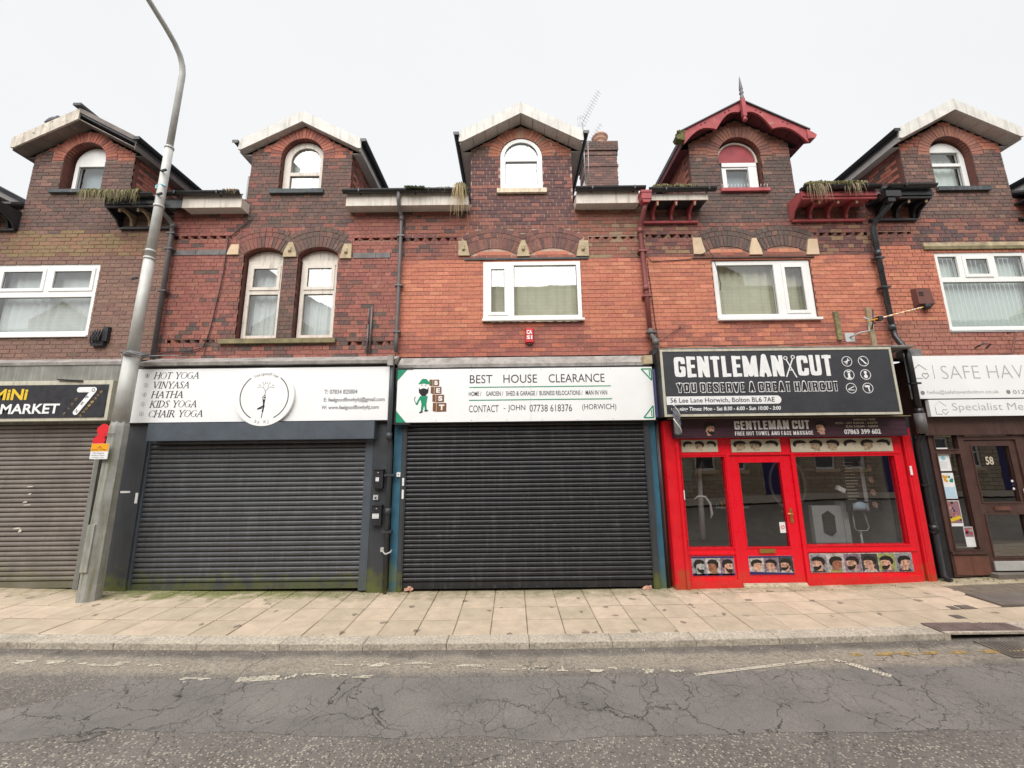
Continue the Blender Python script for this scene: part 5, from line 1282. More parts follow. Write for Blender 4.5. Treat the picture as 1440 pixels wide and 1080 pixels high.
slab_part(s, -1.90, -1.62, -.165, -.1, 3.446, 3.475, 'wood_black', 'corner_bracket'); slab_part(s, -1.895, -1.877, -.165, -.1, 3.16, 3.445, 'wood_black', 'corner_bracket'); slab_part(s, -1.90, -1.64, -.165, -.1, 2.54, 2.573, 'wood_black', 'corner_bracket'); slab_part(s, -1.895, -1.877, -.165, -.1, 2.574, 2.83, 'wood_black', 'corner_bracket')
text('BEST', -.69, -.32, 3.20, 3.34, y_ - .001, M['ink'], s); text('HOUSE', -.14, .41, 3.20, 3.34, y_ - .001, M['ink'], s); text('CLEARANCE', .60, 1.515, 3.20, 3.34, y_ - .001, M['ink'], s)
slab_part(s, -.70, 1.61, y_ - .002, y_, 3.128, 3.142, 'green', 'rule'); slab_part(s, -.70, 1.62, y_ - .002, y_, 2.915, 2.93, 'green', 'rule')
for wd, a, b_ in (('HOME /', -.705, -.50), ('GARDEN /', -.425, -.145), ('SHED & GARAGE /', -.10, .41), ('BUSINESS RELOCATIONS /', .445, 1.145), ('MAN IN VAN', 1.195, 1.545)): text(wd, a, b_, 2.99, 3.065, y_ - .001, M['ink'], s, bold=.012)
for wd, a, b_ in (('CONTACT', -.70, -.22), ('-', -.14, -.11), ('JOHN', -.07, .21), ('07738 618376', .28, .965), ('(HORWICH)', 1.13, 1.68)): text(wd, a, b_, 2.725 if wd != '-' else 2.775, 2.84 if wd != '-' else 2.787, y_ - .001, M['ink'], s)
lx, lz = -1.44, 2.73
prism_obj([[(lx - .06, lz + .27), (lx + .07, lz + .27), (lx + .05, lz + .14), (lx + .06, lz + .03), (lx + .03, lz + .03), (lx + .015, lz + .12), (lx - .01, lz + .02), (lx - .04, lz + .02), (lx - .03, lz + .14)], line((lx - .05, lz + .25), (lx - .11, lz + .13), .03),
           [(lx - .09, lz + .47), (lx - .03, lz + .555), (lx + .04, lz + .555), (lx + .09, lz + .50), (lx + .13, lz + .485), (lx + .08, lz + .465)]], y_, 'green', s, 'logo_cap_and_overalls')
prism_obj([circ(lx + .0, lz + .40, .075, 16)], y_, 'white', s, 'logo_face', .003)
prism_obj([[(lx - .08, lz + .42), (lx - .06, lz + .38), (lx, lz + .40), (lx + .06, lz + .38), (lx + .08, lz + .42), (lx + .075, lz + .33), (lx + .03, lz + .275), (lx - .03, lz + .275), (lx - .075, lz + .33)], circ(lx - .03, lz + .445, .008, 8), circ(lx + .03, lz + .445, .008, 8)] + rpath([(lx - .11, lz + .13), (lx - .15, lz + .22), (lx - .13, lz + .26)], .008) + [line((lx - .06, lz), (lx - .005, lz + .02), .018), line((lx + .02, lz + .03), (lx + .08, lz + .035), .018)], y_ - .0035, 'black', s, 'logo_beard')
for i, (ch_, px, w_) in enumerate((('B', lx + .15, .10), ('E', lx + .175, .115), ('S', lx + .205, .13), ('T', lx + .215, .16))):
    z0 = lz + [.43, .30, .165, .01][i]; hh = [.11, .12, .125, .145][i]
    prism_obj([[(px, z0), (px + w_, z0 + .005), (px + w_, z0 + hh), (px, z0 + hh)]], y_, 'brownp', s, 'logo_box'); prism_obj([[(px - .06, z0 + .015), (px - .006, z0), (px - .006, z0 + hh), (px - .06, z0 + hh + .005)]], y_, 'brownp', s, 'logo_box_side')
    text(ch_, px + w_ * .25, px + w_ * .8, z0 + hh * .18, z0 + hh * .82, y_ - .003, M['white'], s, bold=.05)
def screws(par, pts, y):
    mb = MB()
    for px, pz in pts: mb.lathe((px, y, pz - .006), [(0, 0), (.007, .002), (.007, .010), (0, .012)], 6)
    tag(mb.build('screw', M['galv'], par), kind='stuff')
screws(s, [(-1.8 + .57 * i, 3.42) for i in range(8)] + [(-1.8 + .57 * i, 2.60) for i in range(8)], -.156)
slab_part(s, .299, .302, -.1562, -.155, 2.58, 3.44, 'ink_ll', 'panel_seam')
# barber: big board
s = thing('shop_sign', (4.2, -.3, 2.6), 'big black sign reading GENTLEMAN CUT with scissors and six round icons', 'sign')
mb = MB(); mb.box(2.36, 6.02, -.40, -.12, 2.60, 3.66); mb.build('box', M['wood_black'], s)
border(2.355, 6.025, 2.595, 3.665, .035, -.415, -.401, 'frame_cream', s); slab_part(s, 2.391, 5.989, -.408, -.402, 2.631, 3.629, 'sign_grey', 'panel'); y_ = -.409
heavy_text('GENTLEMAN', 2.56, 4.29, 3.21, 3.55, y_ - .002, M['white'], s); heavy_text('CUT', 4.50, 5.06, 3.21, 3.55, y_ - .002, M['white'], s)
sc = [line((4.43, 3.47), (4.335, 3.24), .018), line((4.35, 3.47), (4.455, 3.22), .018), line((4.35, 3.335), (4.44, 3.335), .014)] + ringpoly(4.34, 3.50, .02, .033, n=14) + ringpoly(4.45, 3.51, .02, .033, n=14)
prism_obj([line((4.445, 3.49), (4.315, 3.20), .018), line((4.345, 3.48), (4.475, 3.19), .018), line((4.355, 3.31), (4.44, 3.31), .014)] + ringpoly(4.335, 3.505, .02, .033, n=14) + ringpoly(4.455, 3.52, .02, .033, n=14), y_, 'white', s, 'scissors_logo')
heavy_text('YOU DESERVE A GREAT HAIRCUT', 2.58, 5.10, 2.965, 3.125, y_ - .0005, M['white'], s, .27, .15); heavy_text('YOU DESERVE A GREAT HAIRCUT', 2.58, 5.10, 2.975, 3.115, y_ - .003, M['sign_black'], s, .175, .15)
slab_part(s, 2.40, 4.12, y_ - .001, y_, 2.78, 2.91, 'white', 'address_strip'); prism_obj([circ(4.12, 2.845, .065, 20)], y_, 'white', s, 'address_strip_end', .0018)
text('56 Lee Lane Horwich, Bolton BL6 7AE', 2.46, 4.08, 2.80, 2.885, y_ - .003, M['ink'], s, bold=.008); text('Opening Times: Mon - Sat 8:30 - 6:00 - Sun 10:00 - 3:00', 2.46, 4.16, 2.665, 2.745, y_ - .002, M['white'], s, shear=.15, bold=.02)
for i in range(3):
    for j in range(2):
        cx_, cz_ = 5.30 + .26 * j, 3.44 - i * .215
        prism_obj(ringpoly(cx_, cz_, .074, .083, n=24), y_, 'white', s, 'icon_ring', .001)
        ic = {(0, 0): [line((cx_ - .05, cz_ - .01), (cx_ + .05, cz_ + .02), .01), line((cx_ - .01, cz_ - .05), (cx_ + .02, cz_ + .05), .012), line((cx_ - .03, cz_ - .03), (cx_ + .03, cz_ + .03), .01)], (0, 1): [line((cx_ - .04, cz_ + .045), (cx_ + .04, cz_ - .045), .022)],
              (1, 0): [line((cx_ - .035, cz_ - .055), (cx_ + .035, cz_ - .055), .02), line((cx_, cz_ - .05), (cx_, cz_ + .03), .035), line((cx_ - .03, cz_ + .05), (cx_ + .03, cz_ + .05), .02)], (1, 1): [circ(cx_, cz_ + .035, .024, 12), line((cx_, cz_ + .03), (cx_, cz_ - .03), .026), circ(cx_, cz_ - .03, .03, 12)],
              (2, 0): [line((cx_ - .05, cz_ - .02), (cx_ + .05, cz_ + .03), .012), line((cx_ - .05, cz_ - .025), (cx_ + .045, cz_ - .03), .012)], (2, 1): [line((cx_ - .045, cz_ + .03), (cx_ + .03, cz_ + .025), .032), line((cx_ + .01, cz_ + .02), (cx_ + .02, cz_ - .055), .02)]}[(i, j)]
        prism_obj(ic, y_, 'white', s, 'icon', .001)
s = thing('shutter_box_sign', (4.4, -.2, 2.27), 'maroon shutter box with a banner reading GENTLEMAN CUT and opening times', 'sign')
mb = MB(); mb.box(2.56, 6.26, -.20, .0, 2.275, 2.575); 
for k in range(4): mb.box(2.56, 6.26, -.203, -.2, 2.30 + k * .07, 2.303 + k * .07)
mb.build('box', M['maroon'], s); y_ = -.204
slab_part(s, 2.5, 6.3, -.26, -.02, 2.577, 2.59, 'sill_green', 'top_ledge')
heavy_text('GENTLEMAN CUT', 3.52, 4.72, 2.395, 2.535, y_ - .001, M['white'], s); heavy_text('FREE HOT TOWEL AND FACE MASSAGE', 3.52, 4.76, 2.305, 2.368, y_ - .001, M['white'], s, .17, .08)
text('OPENING TIMES', 5.42, 5.78, 2.52, 2.55, y_ - .001, M['cream'], s, bold=.02); text('MON - SAT 8:30AM - 6:30PM', 5.13, 5.80, 2.465, 2.50, y_ - .001, M['cream'], s, bold=.02); text('SUN 9:30AM - 4:00PM', 5.29, 5.80, 2.41, 2.445, y_ - .001, M['cream'], s, bold=.02); text('07863 399 602', 5.25, 5.83, 2.305, 2.385, y_ - .001, M['white'], s, bold=.04)
def head(x, z, h, face, skin, hairm, parent, y, bg=None, beard=False, body=None, w=None):
    """a small printed portrait: profile head with hair; face = +1 looking right"""
    w = w or h * .8; f = face
    sx_ = (w * 1.45 if w else h); sh = 1.0 if not w else .94
    P = lambda pts: [(x + f * max(-.345, min(.345, a + (.02 if w else 0))) * sx_, z + min(.995, b_ * sh) * h) for a, b_ in pts]
    if bg is not None: prism_obj([[(x - w / 2, z), (x + w / 2, z), (x + w / 2, z + h), (x - w / 2, z + h)]], y, bg, parent, 'portrait_background', .0004)
    if body: prism_obj([P([(-.30, 0), (.28, 0), (.20, .14), (-.02, .24), (-.24, .16)])], y - .0005, body, parent, 'portrait_clothes', .0004)
    prism_obj([P([(-.16, .08), (.10, .10), (.10, .22), (.20, .24), (.225, .32), (.21, .38), (.25, .44), (.225, .50), (.235, .60), (.20, .74), (.0, .82), (-.18, .76), (-.24, .58), (-.22, .40), (-.16, .30)])], y - .001, skin, parent, 'portrait_face', .0004)
    hp = [P([(.24, .66), (.27, .76), (.20, .88), (.02, .95), (-.18, .90), (-.28, .74), (-.29, .56), (-.23, .42), (-.17, .44), (-.16, .58), (-.10, .66), (.06, .70)])]
    if beard: hp.append(P([(-.13, .40), (-.08, .44), (.0, .34), (.10, .36), (.20, .34), (.23, .27), (.17, .13), (.04, .12), (-.08, .24)]))
    hp += [P([(.09, .555), (.19, .575), (.19, .59), (.09, .58)]), P([(.12, .50), (.18, .50), (.18, .525), (.12, .525)]), P([(.15, .33), (.215, .335), (.21, .35), (.15, .35)])]
    prism_obj(hp, y - .0015, hairm, parent, 'portrait_hair', .0004)
head(3.12, 2.285, .27, 1, 'skin1', 'hair', s, y_, None, True); head(4.90, 2.285, .27, -1, 'skin1', 'hair', s, y_)

# care agency
s = thing('shop_sign', (8.3, -.1, 2.85), 'upper white sign reading SAFE HAVEN with a house and heart outline', 'sign')
slab_part(s, 6.52, 10.3, -.155, -.10, 2.865, 3.575, 'sign_white', 'panel'); y_ = -.156
def hh_logo(x, z, k, par): prism_obj(rpath([(x - .11 * k, z + .04 * k), (x, z + .13 * k), (x + .11 * k, z + .04 * k)], .010 * k) + rpath([(x - .09 * k, z + .03 * k), (x - .09 * k, z - .10 * k), (x + .02 * k, z - .10 * k)], .010 * k) + rpath([(x + .02 * k, z - .05 * k), (x + .05 * k, z - .01 * k), (x + .08 * k, z - .03 * k), (x + .11 * k, z - .01 * k), (x + .13 * k, z - .06 * k), (x + .07 * k, z - .11 * k), (x + .02 * k, z - .05 * k)], .010 * k), y_, 'ink_l', par, 'house_heart_logo', .001)
hh_logo(6.69, 3.30, 1.0, s); slab_part(s, 6.905, 6.912, y_ - .001, y_, 3.19, 3.42, 'ink_l', 'divider')
text('SAFE HAVEN', 7.034, 8.76, 3.185, 3.405, y_ - .001, M['ink_ll'], s, bold=-.02); text('hello@safehavenbolton.co.uk', 6.74, 7.90, 2.925, 3.0, y_ - .001, M['ink_ll'], s); text('01204', 8.13, 8.45, 2.925, 2.99, y_ - .001, M['ink_l'], s)
prism_obj([circ(6.665, 2.96, .034), circ(8.055, 2.96, .034)], y_, 'ink_l', s, 'icon', .001)
s = thing('shop_sign', (8.5, -.1, 2.57), 'lower white sign reading Specialist Mental above the brown door', 'sign')
slab_part(s, 6.73, 10.3, -.157, -.10, 2.575, 2.845, 'sign_white', 'panel'); hh_logo(6.90, 2.70, .9, s); text('Specialist Mental', 7.09, 8.56, 2.63, 2.785, y_ - .003, M['ink_ll'], s, bold=-.01)
# ---------------- barber shopfront ----------------
b = thing('shopfront', (4.4, 0, 0), 'bright red timber barber shopfront with glazed door and haircut posters', 'shopfront')
def bx(name, x0, x1, y0, y1, z0, z1, mat, par): mb = MB(); mb.box(x0, x1, y0, y1, z0, z1); return mb.build(name, M[mat], par)
def bev(mb, x0, x1, z0, z1, y, w=.018):    # small bead round an opening
    mb.prism([(x0 - w, z0 - w), (x1 + w, z0 - w), (x1 + w, z1 + w), (x0 - w, z1 + w)], y, y + .02, holes=[[(x0, z0), (x1, z0), (x1, z1), (x0, z1)]])
mb = MB(); mb.box(2.435, 2.625, -.10, .3, -.03, 2.56); mb.box(2.60, 2.645, -.13, -.10, -.03, 2.27); mb.box(2.45, 2.47, -.108, -.10, 0, 2.5); mb.build('pilaster', M['redside'], b)
mb = MB(); mb.box(6.28, 6.41, -.08, .3, .02, 2.40); mb.box(6.215, 6.26, -.05, .0, .04, 2.27); mb.box(6.31, 6.33, -.088, -.08, .03, 2.3); mb.build('pilaster', M['redside'], b)
bx('shadow_gap', 6.26, 6.28, -.02, .3, .04, 2.3, 'wood_black', b)
GL = [(2.70, 3.385, .60, 1.975), (4.52, 6.11, .62, 1.965)]
holes = [[(a, c), (b_, c), (b_, d), (a, d)] for a, b_, c, d in GL]
frame_out = [(2.646, -.03), (3.47, -.03), (3.47, 1.985), (4.45, 1.985), (4.45, .0), (6.214, .03), (6.214, 2.28), (2.646, 2.28)]
mb = MB(); mb.prism(frame_out, -.05, .05, holes=holes)
for a, b_, c, d in GL: bev(mb, a, b_, c, d, -.062)
mb.box(2.646, 3.455, -.075, -.051, -.03, .14); mb.box(4.465, 6.214, -.075, -.051, .02, .17); mb.box(2.66, 3.44, -.068, -.051, .50, .53); mb.box(4.48, 6.2, -.068, -.051, .52, .55)
mb.box(3.405, 3.465, -.072, -.051, -.03, 2.0); mb.box(4.452, 4.50, -.072, -.051, .0, 2.0); mb.box(2.646, 6.214, -.066, -.051, 2.0, 2.03)
mb.build('frame', M['red'], b)
for a, b_, c, d in GL:
    mb = MB(); mb.face([(a, -.01, c), (b_, -.01, c), (b_, -.01, d), (a, -.01, d)]); mb.build('shop_window', M['glass_shop'], b)
door = MB(); door.prism([(3.475, .085), (4.445, .085), (4.445, 1.98), (3.475, 1.98)], -.045, .0, holes=[[(3.61, .60), (4.27, .60), (4.27, 1.88), (3.61, 1.88)]]); bev(door, 3.61, 4.27, .60, 1.88, -.055); door = door.build('door', M['red'], b)
mb = MB(); mb.face([(3.61, -.02, .60), (4.27, -.02, .60), (4.27, -.02, 1.88), (3.61, -.02, 1.88)]); mb.build('door_glass', M['glass_shop'], door)
mb = MB(); mb.box(4.325, 4.365, -.056, -.046, .95, 1.17); mb.tube([(4.345, -.056, 1.09), (4.345, -.095, 1.09), (4.26, -.10, 1.095)], .010, 8); mb.build('door_handle', M['brass'], door)
mb = MB(); mb.box(3.78, 4.02, -.066, -.046, .515, .575); mb.box(3.80, 4.0, -.070, -.0662, .528, .562); mb.build('letter_box', M['brass'], door)
mb = MB(); mb.box(3.475, 4.445, -.09, .02, .03, .06); mb.box(3.475, 4.445, -.07, .02, .06, .08); mb.build('threshold', M['sill_cream'], door)
bx('sticker', 4.16, 4.25, -.024, -.022, .80, .96, 'white', door); prism_obj(ringpoly(4.205, .885, .022, .03, n=16) + [line((4.185, .865), (4.225, .905), .006)], -.0245, 'redp', door, 'sticker_symbol', .0006)
slab_part(b, 6.29, 6.325, -.094, -.0885, 1.66, 1.80, 'white', 'white_sticker'); slab_part(b, 2.66, 2.672, -.14, -.131, 1.33, 1.47, 'white', 'white_sticker')
def strip(x0, x1, z0, z1, y, lab, bgm, n, skins, dark=False, face=None, edge=None):
    t_ = bx('poster_strip', x0, x1, y, y + .006, z0, z1, bgm, b); t_['label'] = lab
    if edge: 
        prism_obj([[(x0, z0), (x1, z0), (x1, z0 + .03), (x0, z0 + .03)], [(x0, z1 - .025), (x1, z1 - .025), (x1, z1), (x0, z1)]], y - .0005, edge, t_, 'poster_border', .0004)
    h = (z1 - z0) * (.94 if dark else .985); st = (x1 - x0) / n
    for i in range(n):
        sk = skins[i % len(skins)]; hr = 'hair' 
        head(x0 + st * (i + .5), z0 + .004, h, (face or [1, -1, -1, 1])[i % 4], sk, hr, t_, y, None if not dark else M['pbg'][i % 5], dark and i % 2 == 0, M['pbg'][(i + 3) % 5] if dark else None, st * .97)
random.seed(5)
strip(2.72, 3.30, 2.055, 2.25, -.060, 'cream strip with three drawn haircuts', 'cream', 3, ['cream', 'skin4', 'cream']); strip(3.52, 4.31, 2.045, 2.25, -.060, 'cream strip with three head drawings above the door', 'cream', 3, ['skin4', 'skin4', 'cream'])
strip(4.47, 6.10, 2.035, 2.25, -.073, 'long cream strip of haircut drawings', 'cream', 6, ['cream', 'skin4', 'skin4', 'cream', 'skin4', 'cream'])
strip(2.72, 3.37, .20, .475, -.060, 'poster of three haircuts, the first grey', 'pbg_', 3, ['skin3', 'skin2', 'skin1'], True, [1, -1, 1, 1], 'navy') if False else None
M['pale'] = M['pbg'][1]
strip(2.72, 3.37, .20, .475, -.060, 'photo poster of three haircuts, the first one grey', 'pale', 3, ['skin3', 'skin2', 'skin1'], True, [1, -1, 1, 1], 'navy')
def pstrip(par, x0, x1, z0, z1, y, n, skins, lab):
    t_ = bx('poster_strip', x0, x1, y, y + .006, z0, z1, 'pale', par); t_['label'] = lab
    st = (x1 - x0) / n
    for i in range(n): head(x0 + st * (i + .5), z0 + .03, (z1 - z0) * .8, [1, -1, -1][i % 3], skins[i % len(skins)], 'hair', b if par is b else b, y, M['pbg'][(i + 1) % 5], i == 2, M['pbg'][1], st * .97)
pstrip(b, 3.60, 4.28, .205, .47, -.052, 3, ['skin1', 'skin1', 'skin1'], 'photo poster of three haircuts on the door')
prism_obj([[(3.60, .205), (4.28, .205), (4.28, .225), (3.9, .235), (3.60, .25)], [(3.60, .445), (4.28, .455), (4.28, .47), (3.60, .47)]], -.056, 'navy', b, 'poster_border', .0006)
strip(4.53, 6.10, .225, .50, -.060, 'long photo poster of six haircuts and beards', 'pale', 6, ['skin1', 'skin2', 'skin1', 'skin1', 'skin1', 'skin1'], True, [-1, 1, -1, -1], None)
random.seed(21)
# the room behind the glass and what stands in it
room = thing('shop_room', (4.4, 2, 0), 'dim interior of the barber shop seen through its glass', 'room')
mb = MB(); mb.box(2.66, 6.25, .36, 4.2, .02, .05); mb.build('floor', M['room_floor'], room)
mb = MB(); mb.box(2.55, 6.35, 4.2, 4.25, 0, 3.0); mb.box(2.55, 2.62, .36, 4.2, 0, 3.0); mb.box(6.28, 6.35, .36, 4.2, 0, 3.0); mb.build('wall', M['room'], room)
bx('ceiling', 2.62, 6.28, .36, 4.2, 2.7, 2.75, 'room', room)
t_ = thing('shop_counter', (5.1, .5, .05), 'pale grey cabinet with a black oblong panel behind the barber window', 'cabinet')
bx('panel', 5.02, 5.52, .42, .50, .55, 1.14, 'cab', t_); bx('side', 5.53, 5.62, .42, .56, .55, 1.2, 'cab', t_)
mb = MB(); o_ = [(5.17, .72), (5.29, .66), (5.37, .72), (5.38, .98), (5.28, 1.06), (5.17, 1.0)]; mb.prism(o_, .405, .419); mb.build('oblong_panel', M['black'], t_)
t_ = thing('hair_steamer', (5.75, .5, .05), 'white and pale blue hair steamer on a stand behind the barber window', 'hair steamer')
mb = MB(); mb.lathe((5.74, .40, 1.12), [(.0, .13), (.07, .12), (.13, .07), (.155, .01), (.15, -.03), (.0, -.03)], 18); mb.build('dome', flat('pale_blue_plastic', (.45, .55, .68)), t_)
mb = MB(); mb.tube([(5.70, .40, 1.22), (5.6, .34, 1.32), (5.48, .3, 1.40)], .008, 8); mb.obox((5.45, .29, 1.42), (.13, .05, .07), Matrix.Rotation(.5, 3, 'Y')); mb.build('arm', M['white'], t_)
mb = MB(); mb.tube([(5.66, .38, 1.09), (5.66, .38, .78), (5.70, .38, .74), (5.86, .38, .74), (5.90, .38, .80), (5.86, .36, .9), (5.84, .38, 1.08)], .009, 8); mb.tube([(5.78, .42, .74), (5.78, .42, .06)], .016, 8); mb.build('stand', M['cab'], t_)
t_ = thing('price_board', (5.85, .33, 1.2), 'dark price list board with rows of print inside the right barber window', 'poster')
bx('board', 5.52, 6.10, .30, .32, 1.05, 1.96, 'sign_black', t_)
mb = MB()
for i in range(13): mb.box(5.56, 5.56 + random.uniform(.12, .22), .2975, .2995, 1.25 + i * .05, 1.262 + i * .05)
tag(mb.build('print_line', M['cream'], t_), kind='stuff'); bx('price_column', 5.83, 5.89, .2975, .2995, 1.22, 1.88, 'ink_ll', t_); bx('note', 5.62, 5.88, .2965, .2995, 1.08, 1.19, 'ink_ll', t_)
for i in range(4): head(6.0, 1.10 + i * .2, .17, -1, 'skin1', 'hair', t_, .299)
for (xa, za, lab) in ((4.72, 1.35, 'large dark oval mirror seen behind the wide barber window'),):
    mb = MB(); mb.prism([(5.0 + .34 * math.cos(2 * math.pi * i / 28), 1.48 + .46 * math.sin(2 * math.pi * i / 28)) for i in range(28)], .9, .92, holes=[[(5.0 + .30 * math.cos(2 * math.pi * i / 28), 1.48 + .42 * math.sin(2 * math.pi * i / 28)) for i in range(28)]])
    fr_ = mb.build('mirror', M['cab']); tag(fr_, lab, 'mirror')
t_ = thing('barber_chair', (3.1, 1.2, .05), 'dark padded barber chair behind the left red-framed window', 'chair')
bx('seat', 2.9, 3.35, 1.0, 1.5, .50, .62, 'sign_grey', t_); bx('backrest', 2.92, 3.33, 1.45, 1.55, .6, 1.25, 'sign_grey', t_); mb = MB(); mb.lathe((3.12, 1.25, .05), [(0, 0), (.26, .0), (.26, .03), (.05, .06), (.05, .45), (0, .45)], 16); mb.build('pedestal', M['galv'], t_)

t_ = thing('wall_poster', (3.0, .5, 1.3), 'dark poster with a teal patch behind the left barber window', 'poster')
bx('board', 2.75, 3.12, .40, .42, 1.25, 1.95, 'black', t_); prism_obj([[(2.77, 1.62), (3.0, 1.58), (3.08, 1.74), (3.06, 1.93), (2.77, 1.93)]], .399, flat('teal_print', (.08, .24, .22)), t_, 'print', .001)
t_ = thing('hanging_cape', (3.25, .5, 1.0), 'pale barber cape hanging on a stand in the left barber window', 'cape')
mb = MB(); mb.tube([(3.16, .45, .62), (3.18, .45, 1.3), (3.20, .43, 1.75), (3.24, .42, 1.9), (3.28, .43, 1.8)], [.05, .045, .03, .02, .012], 8); mb.build('cape', M['cab'], t_)
t_ = thing('wash_hose', (3.1, .4, 1.0), 'curved white spray hose arching behind the left barber window', 'hose')
mb = MB(); mb.tube([(3.02, .34, 1.28), (3.1, .33, 1.33), (3.2, .32, 1.32), (3.27, .32, 1.22), (3.29, .32, 1.05), (3.26, .32, .98)], [.010, .016, .018, .018, .022, .012], 8); mb.build('hose', M['white'], t_)
t_ = thing('wall_shelf', (3.95, .9, 1.0), 'white shelf of bottles behind the barber door glass', 'shelf')
bx('shelf_board', 3.65, 4.25, .9, 1.1, 1.05, 1.08, 'white', t_)
for i in range(7): bx('bottle', 3.69 + i * .08, 3.73 + i * .08, .94, .99, 1.081, 1.16 + .02 * (i % 3), ['sky_print', 'amber', 'white', 'redp', 'green', 'white', 'navy'][i], t_)
# ---------------- brown shop at number 58 ----------------
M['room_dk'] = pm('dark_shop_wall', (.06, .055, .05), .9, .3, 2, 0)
b = thing('shopfront', (8.0, 0, .12), 'dark brown timber shopfront numbered 58 with leaflets taped to its window', 'shopfront')
wx = [[(6.86, .52), (7.23, .52), (7.23, 1.98), (6.86, 1.98)], [(6.86, 2.06), (7.23, 2.06), (7.23, 2.28), (6.86, 2.28)], [(8.35, .62), (10.3, .62), (10.3, 2.25), (8.35, 2.25)], [(7.36, 2.26), (8.14, 2.26), (8.14, 2.46), (7.36, 2.46)]]
mb = MB(); mb.prism([(6.77, .12), (7.34, .14), (7.34, 2.20), (8.18, 2.20), (8.18, .18), (10.5, .23), (10.5, 2.56), (6.77, 2.56)], .0, .07, holes=wx)
for w_ in wx: bev(mb, w_[0][0], w_[1][0], w_[0][1], w_[2][1], -.012, .016)
mb.box(6.77, 7.33, -.03, -.001, .455, .495); mb.build('frame', M['brown'], b)
for w_ in wx: mb = MB(); mb.face([(w_[0][0], .03, w_[0][1]), (w_[1][0], .03, w_[0][1]), (w_[1][0], .03, w_[2][1]), (w_[0][0], .03, w_[2][1])]); mb.build('shop_window', M['glass_shop'], b)
for k in range(2): bx('stall_riser_tile', 6.80 + k * .27, 7.065 + k * .27, -.008, -.001, .15, .43, 'brown_l', b)
door = MB(); door.prism([(7.35, .19), (8.17, .19), (8.17, 2.19), (7.35, 2.19)], .02, .07, holes=[[(7.46, 1.22), (8.06, 1.22), (8.06, 2.10), (7.46, 2.10)], [(7.46, .40), (8.06, .40), (8.06, 1.03), (7.46, 1.03)]]); bev(door, 7.46, 8.06, 1.22, 2.10, .008); bev(door, 7.46, 8.06, .40, 1.03, .008); door = door.build('door', M['brown'], b)
for z0, z1 in ((1.22, 2.10), (.40, 1.03)): mb = MB(); mb.face([(7.46, .045, z0), (8.06, .045, z0), (8.06, .045, z1), (7.46, .045, z1)]); mb.build('door_glass', M['glass_shop'], door)
mb = MB(); mb.box(7.62, 7.86, .004, .019, 1.09, 1.15); mb.box(7.64, 7.84, -.002, .0035, 1.10, 1.14); mb.build('letter_box', M['brown_l'], door)
bx('kick_plate', 7.42, 8.12, -.002, .018, .205, .34, 'galv', door); text('58', 7.67, 7.80, 1.80, 1.93, .04, M['cream'], door, 'number', bold=.03)
bx('note_card', 8.12, 8.2, -.01, -.001, 1.2, 1.42, 'white', b); bx('note_card', 8.215, 8.4, -.015, -.001, 1.18, 1.40, 'brownp', b)
for i in range(3): prism_obj([circ(8.03, 1.42 + i * .06, .02, 10)], .043, ['white', 'navy', 'white'][i], door, 'sticker', .001)
bx('door_step', 7.3, 8.22, -.12, .35, .10, .18, 'conc_dark', b)
text('Wellness and Support', 7.37, 7.98, 2.31, 2.40, .026, M['cream'], b, shear=.2, bold=.02)
def leaflet(x0, x1, z0, z1, lab, kind_):
    t_ = thing('leaflet', ((x0 + x1) / 2, .02, z0), lab, 'leaflet'); w_ = x1 - x0; h_ = z1 - z0; y = .022
    bx('paper', x0, x1, .0225, .026, z0, z1, 'white', t_)
    if kind_ == 0: prism_obj([line((x0 + .03, z1 - .07), (x1 - .03, z1 - .07), .016), circ(x0 + w_ * .52, z0 + h_ * .55, .035, 14)], y, 'sky_print', t_, 'print', .0005); prism_obj([line((x0 + .03, z0 + .05 + .03 * i), (x1 - .06, z0 + .05 + .03 * i), .006) for i in range(4)], y, 'ink_ll', t_, 'print_line', .0005)
    if kind_ == 1: prism_obj([circ(x0 + w_ * .35 + random.uniform(-.03, .03), z1 - .09 + random.uniform(-.04, .04), .022, 9) for _ in range(6)], y, 'orange_print', t_, 'print', .0005); prism_obj([circ(x0 + w_ * .7 + random.uniform(-.02, .03), z1 - .1 + random.uniform(-.04, .04), .02, 9) for _ in range(5)], y, 'green', t_, 'print', .0007); prism_obj([[(x0 + .01, z0 + .01), (x1 - .01, z0 + .01), (x1 - .01, z0 + h_ * .45), (x0 + .01, z0 + h_ * .45)]], y, flat('pale_sky_print', (.5, .68, .8)), t_, 'print_block', .0005)
    if kind_ >= 2:
        prism_obj([[(x0 + .008, z0 + h_ * (.12 if kind_ == 2 else .5)), (x1 - .008, z0 + h_ * (.12 if kind_ == 2 else .5)), (x1 - .008, z1 - .008), (x0 + .008, z1 - .008)]], y, flat('mauve_print', (.3, .16, .18)), t_, 'print_block', .0005)
        for _ in range(14 if kind_ == 2 else 7): prism_obj([circ(random.uniform(x0 + .03, x1 - .03), random.uniform(z0 + h_ * (.2 if kind_ == 2 else .6), z1 - .03), random.uniform(.010, .022), 8)], y - .001, random.choice(['skin1', 'navy', 'cream', 'redp', 'hair']), t_, 'print', .0005)
        if kind_ == 2: prism_obj([line((x0 + .02, z0 + .09), (x1 - .02, z0 + .14), .05)], y - .002, 'yellow', t_, 'banner', .0005)
leaflet(6.865, 7.075, 1.71, 2.08, 'white leaflet with pale blue print, topmost in the brown window', 0); leaflet(6.88, 7.08, 1.28, 1.68, 'leaflet with orange and green flowers over pale blue, second from top in the brown window', 1)
leaflet(6.875, 7.085, .86, 1.25, 'colourful leaflet with yellow banner, third down in the brown window', 2); leaflet(7.07, 7.215, .55, .85, 'small leaflet with a dark photo top, lowest in the brown window', 3)
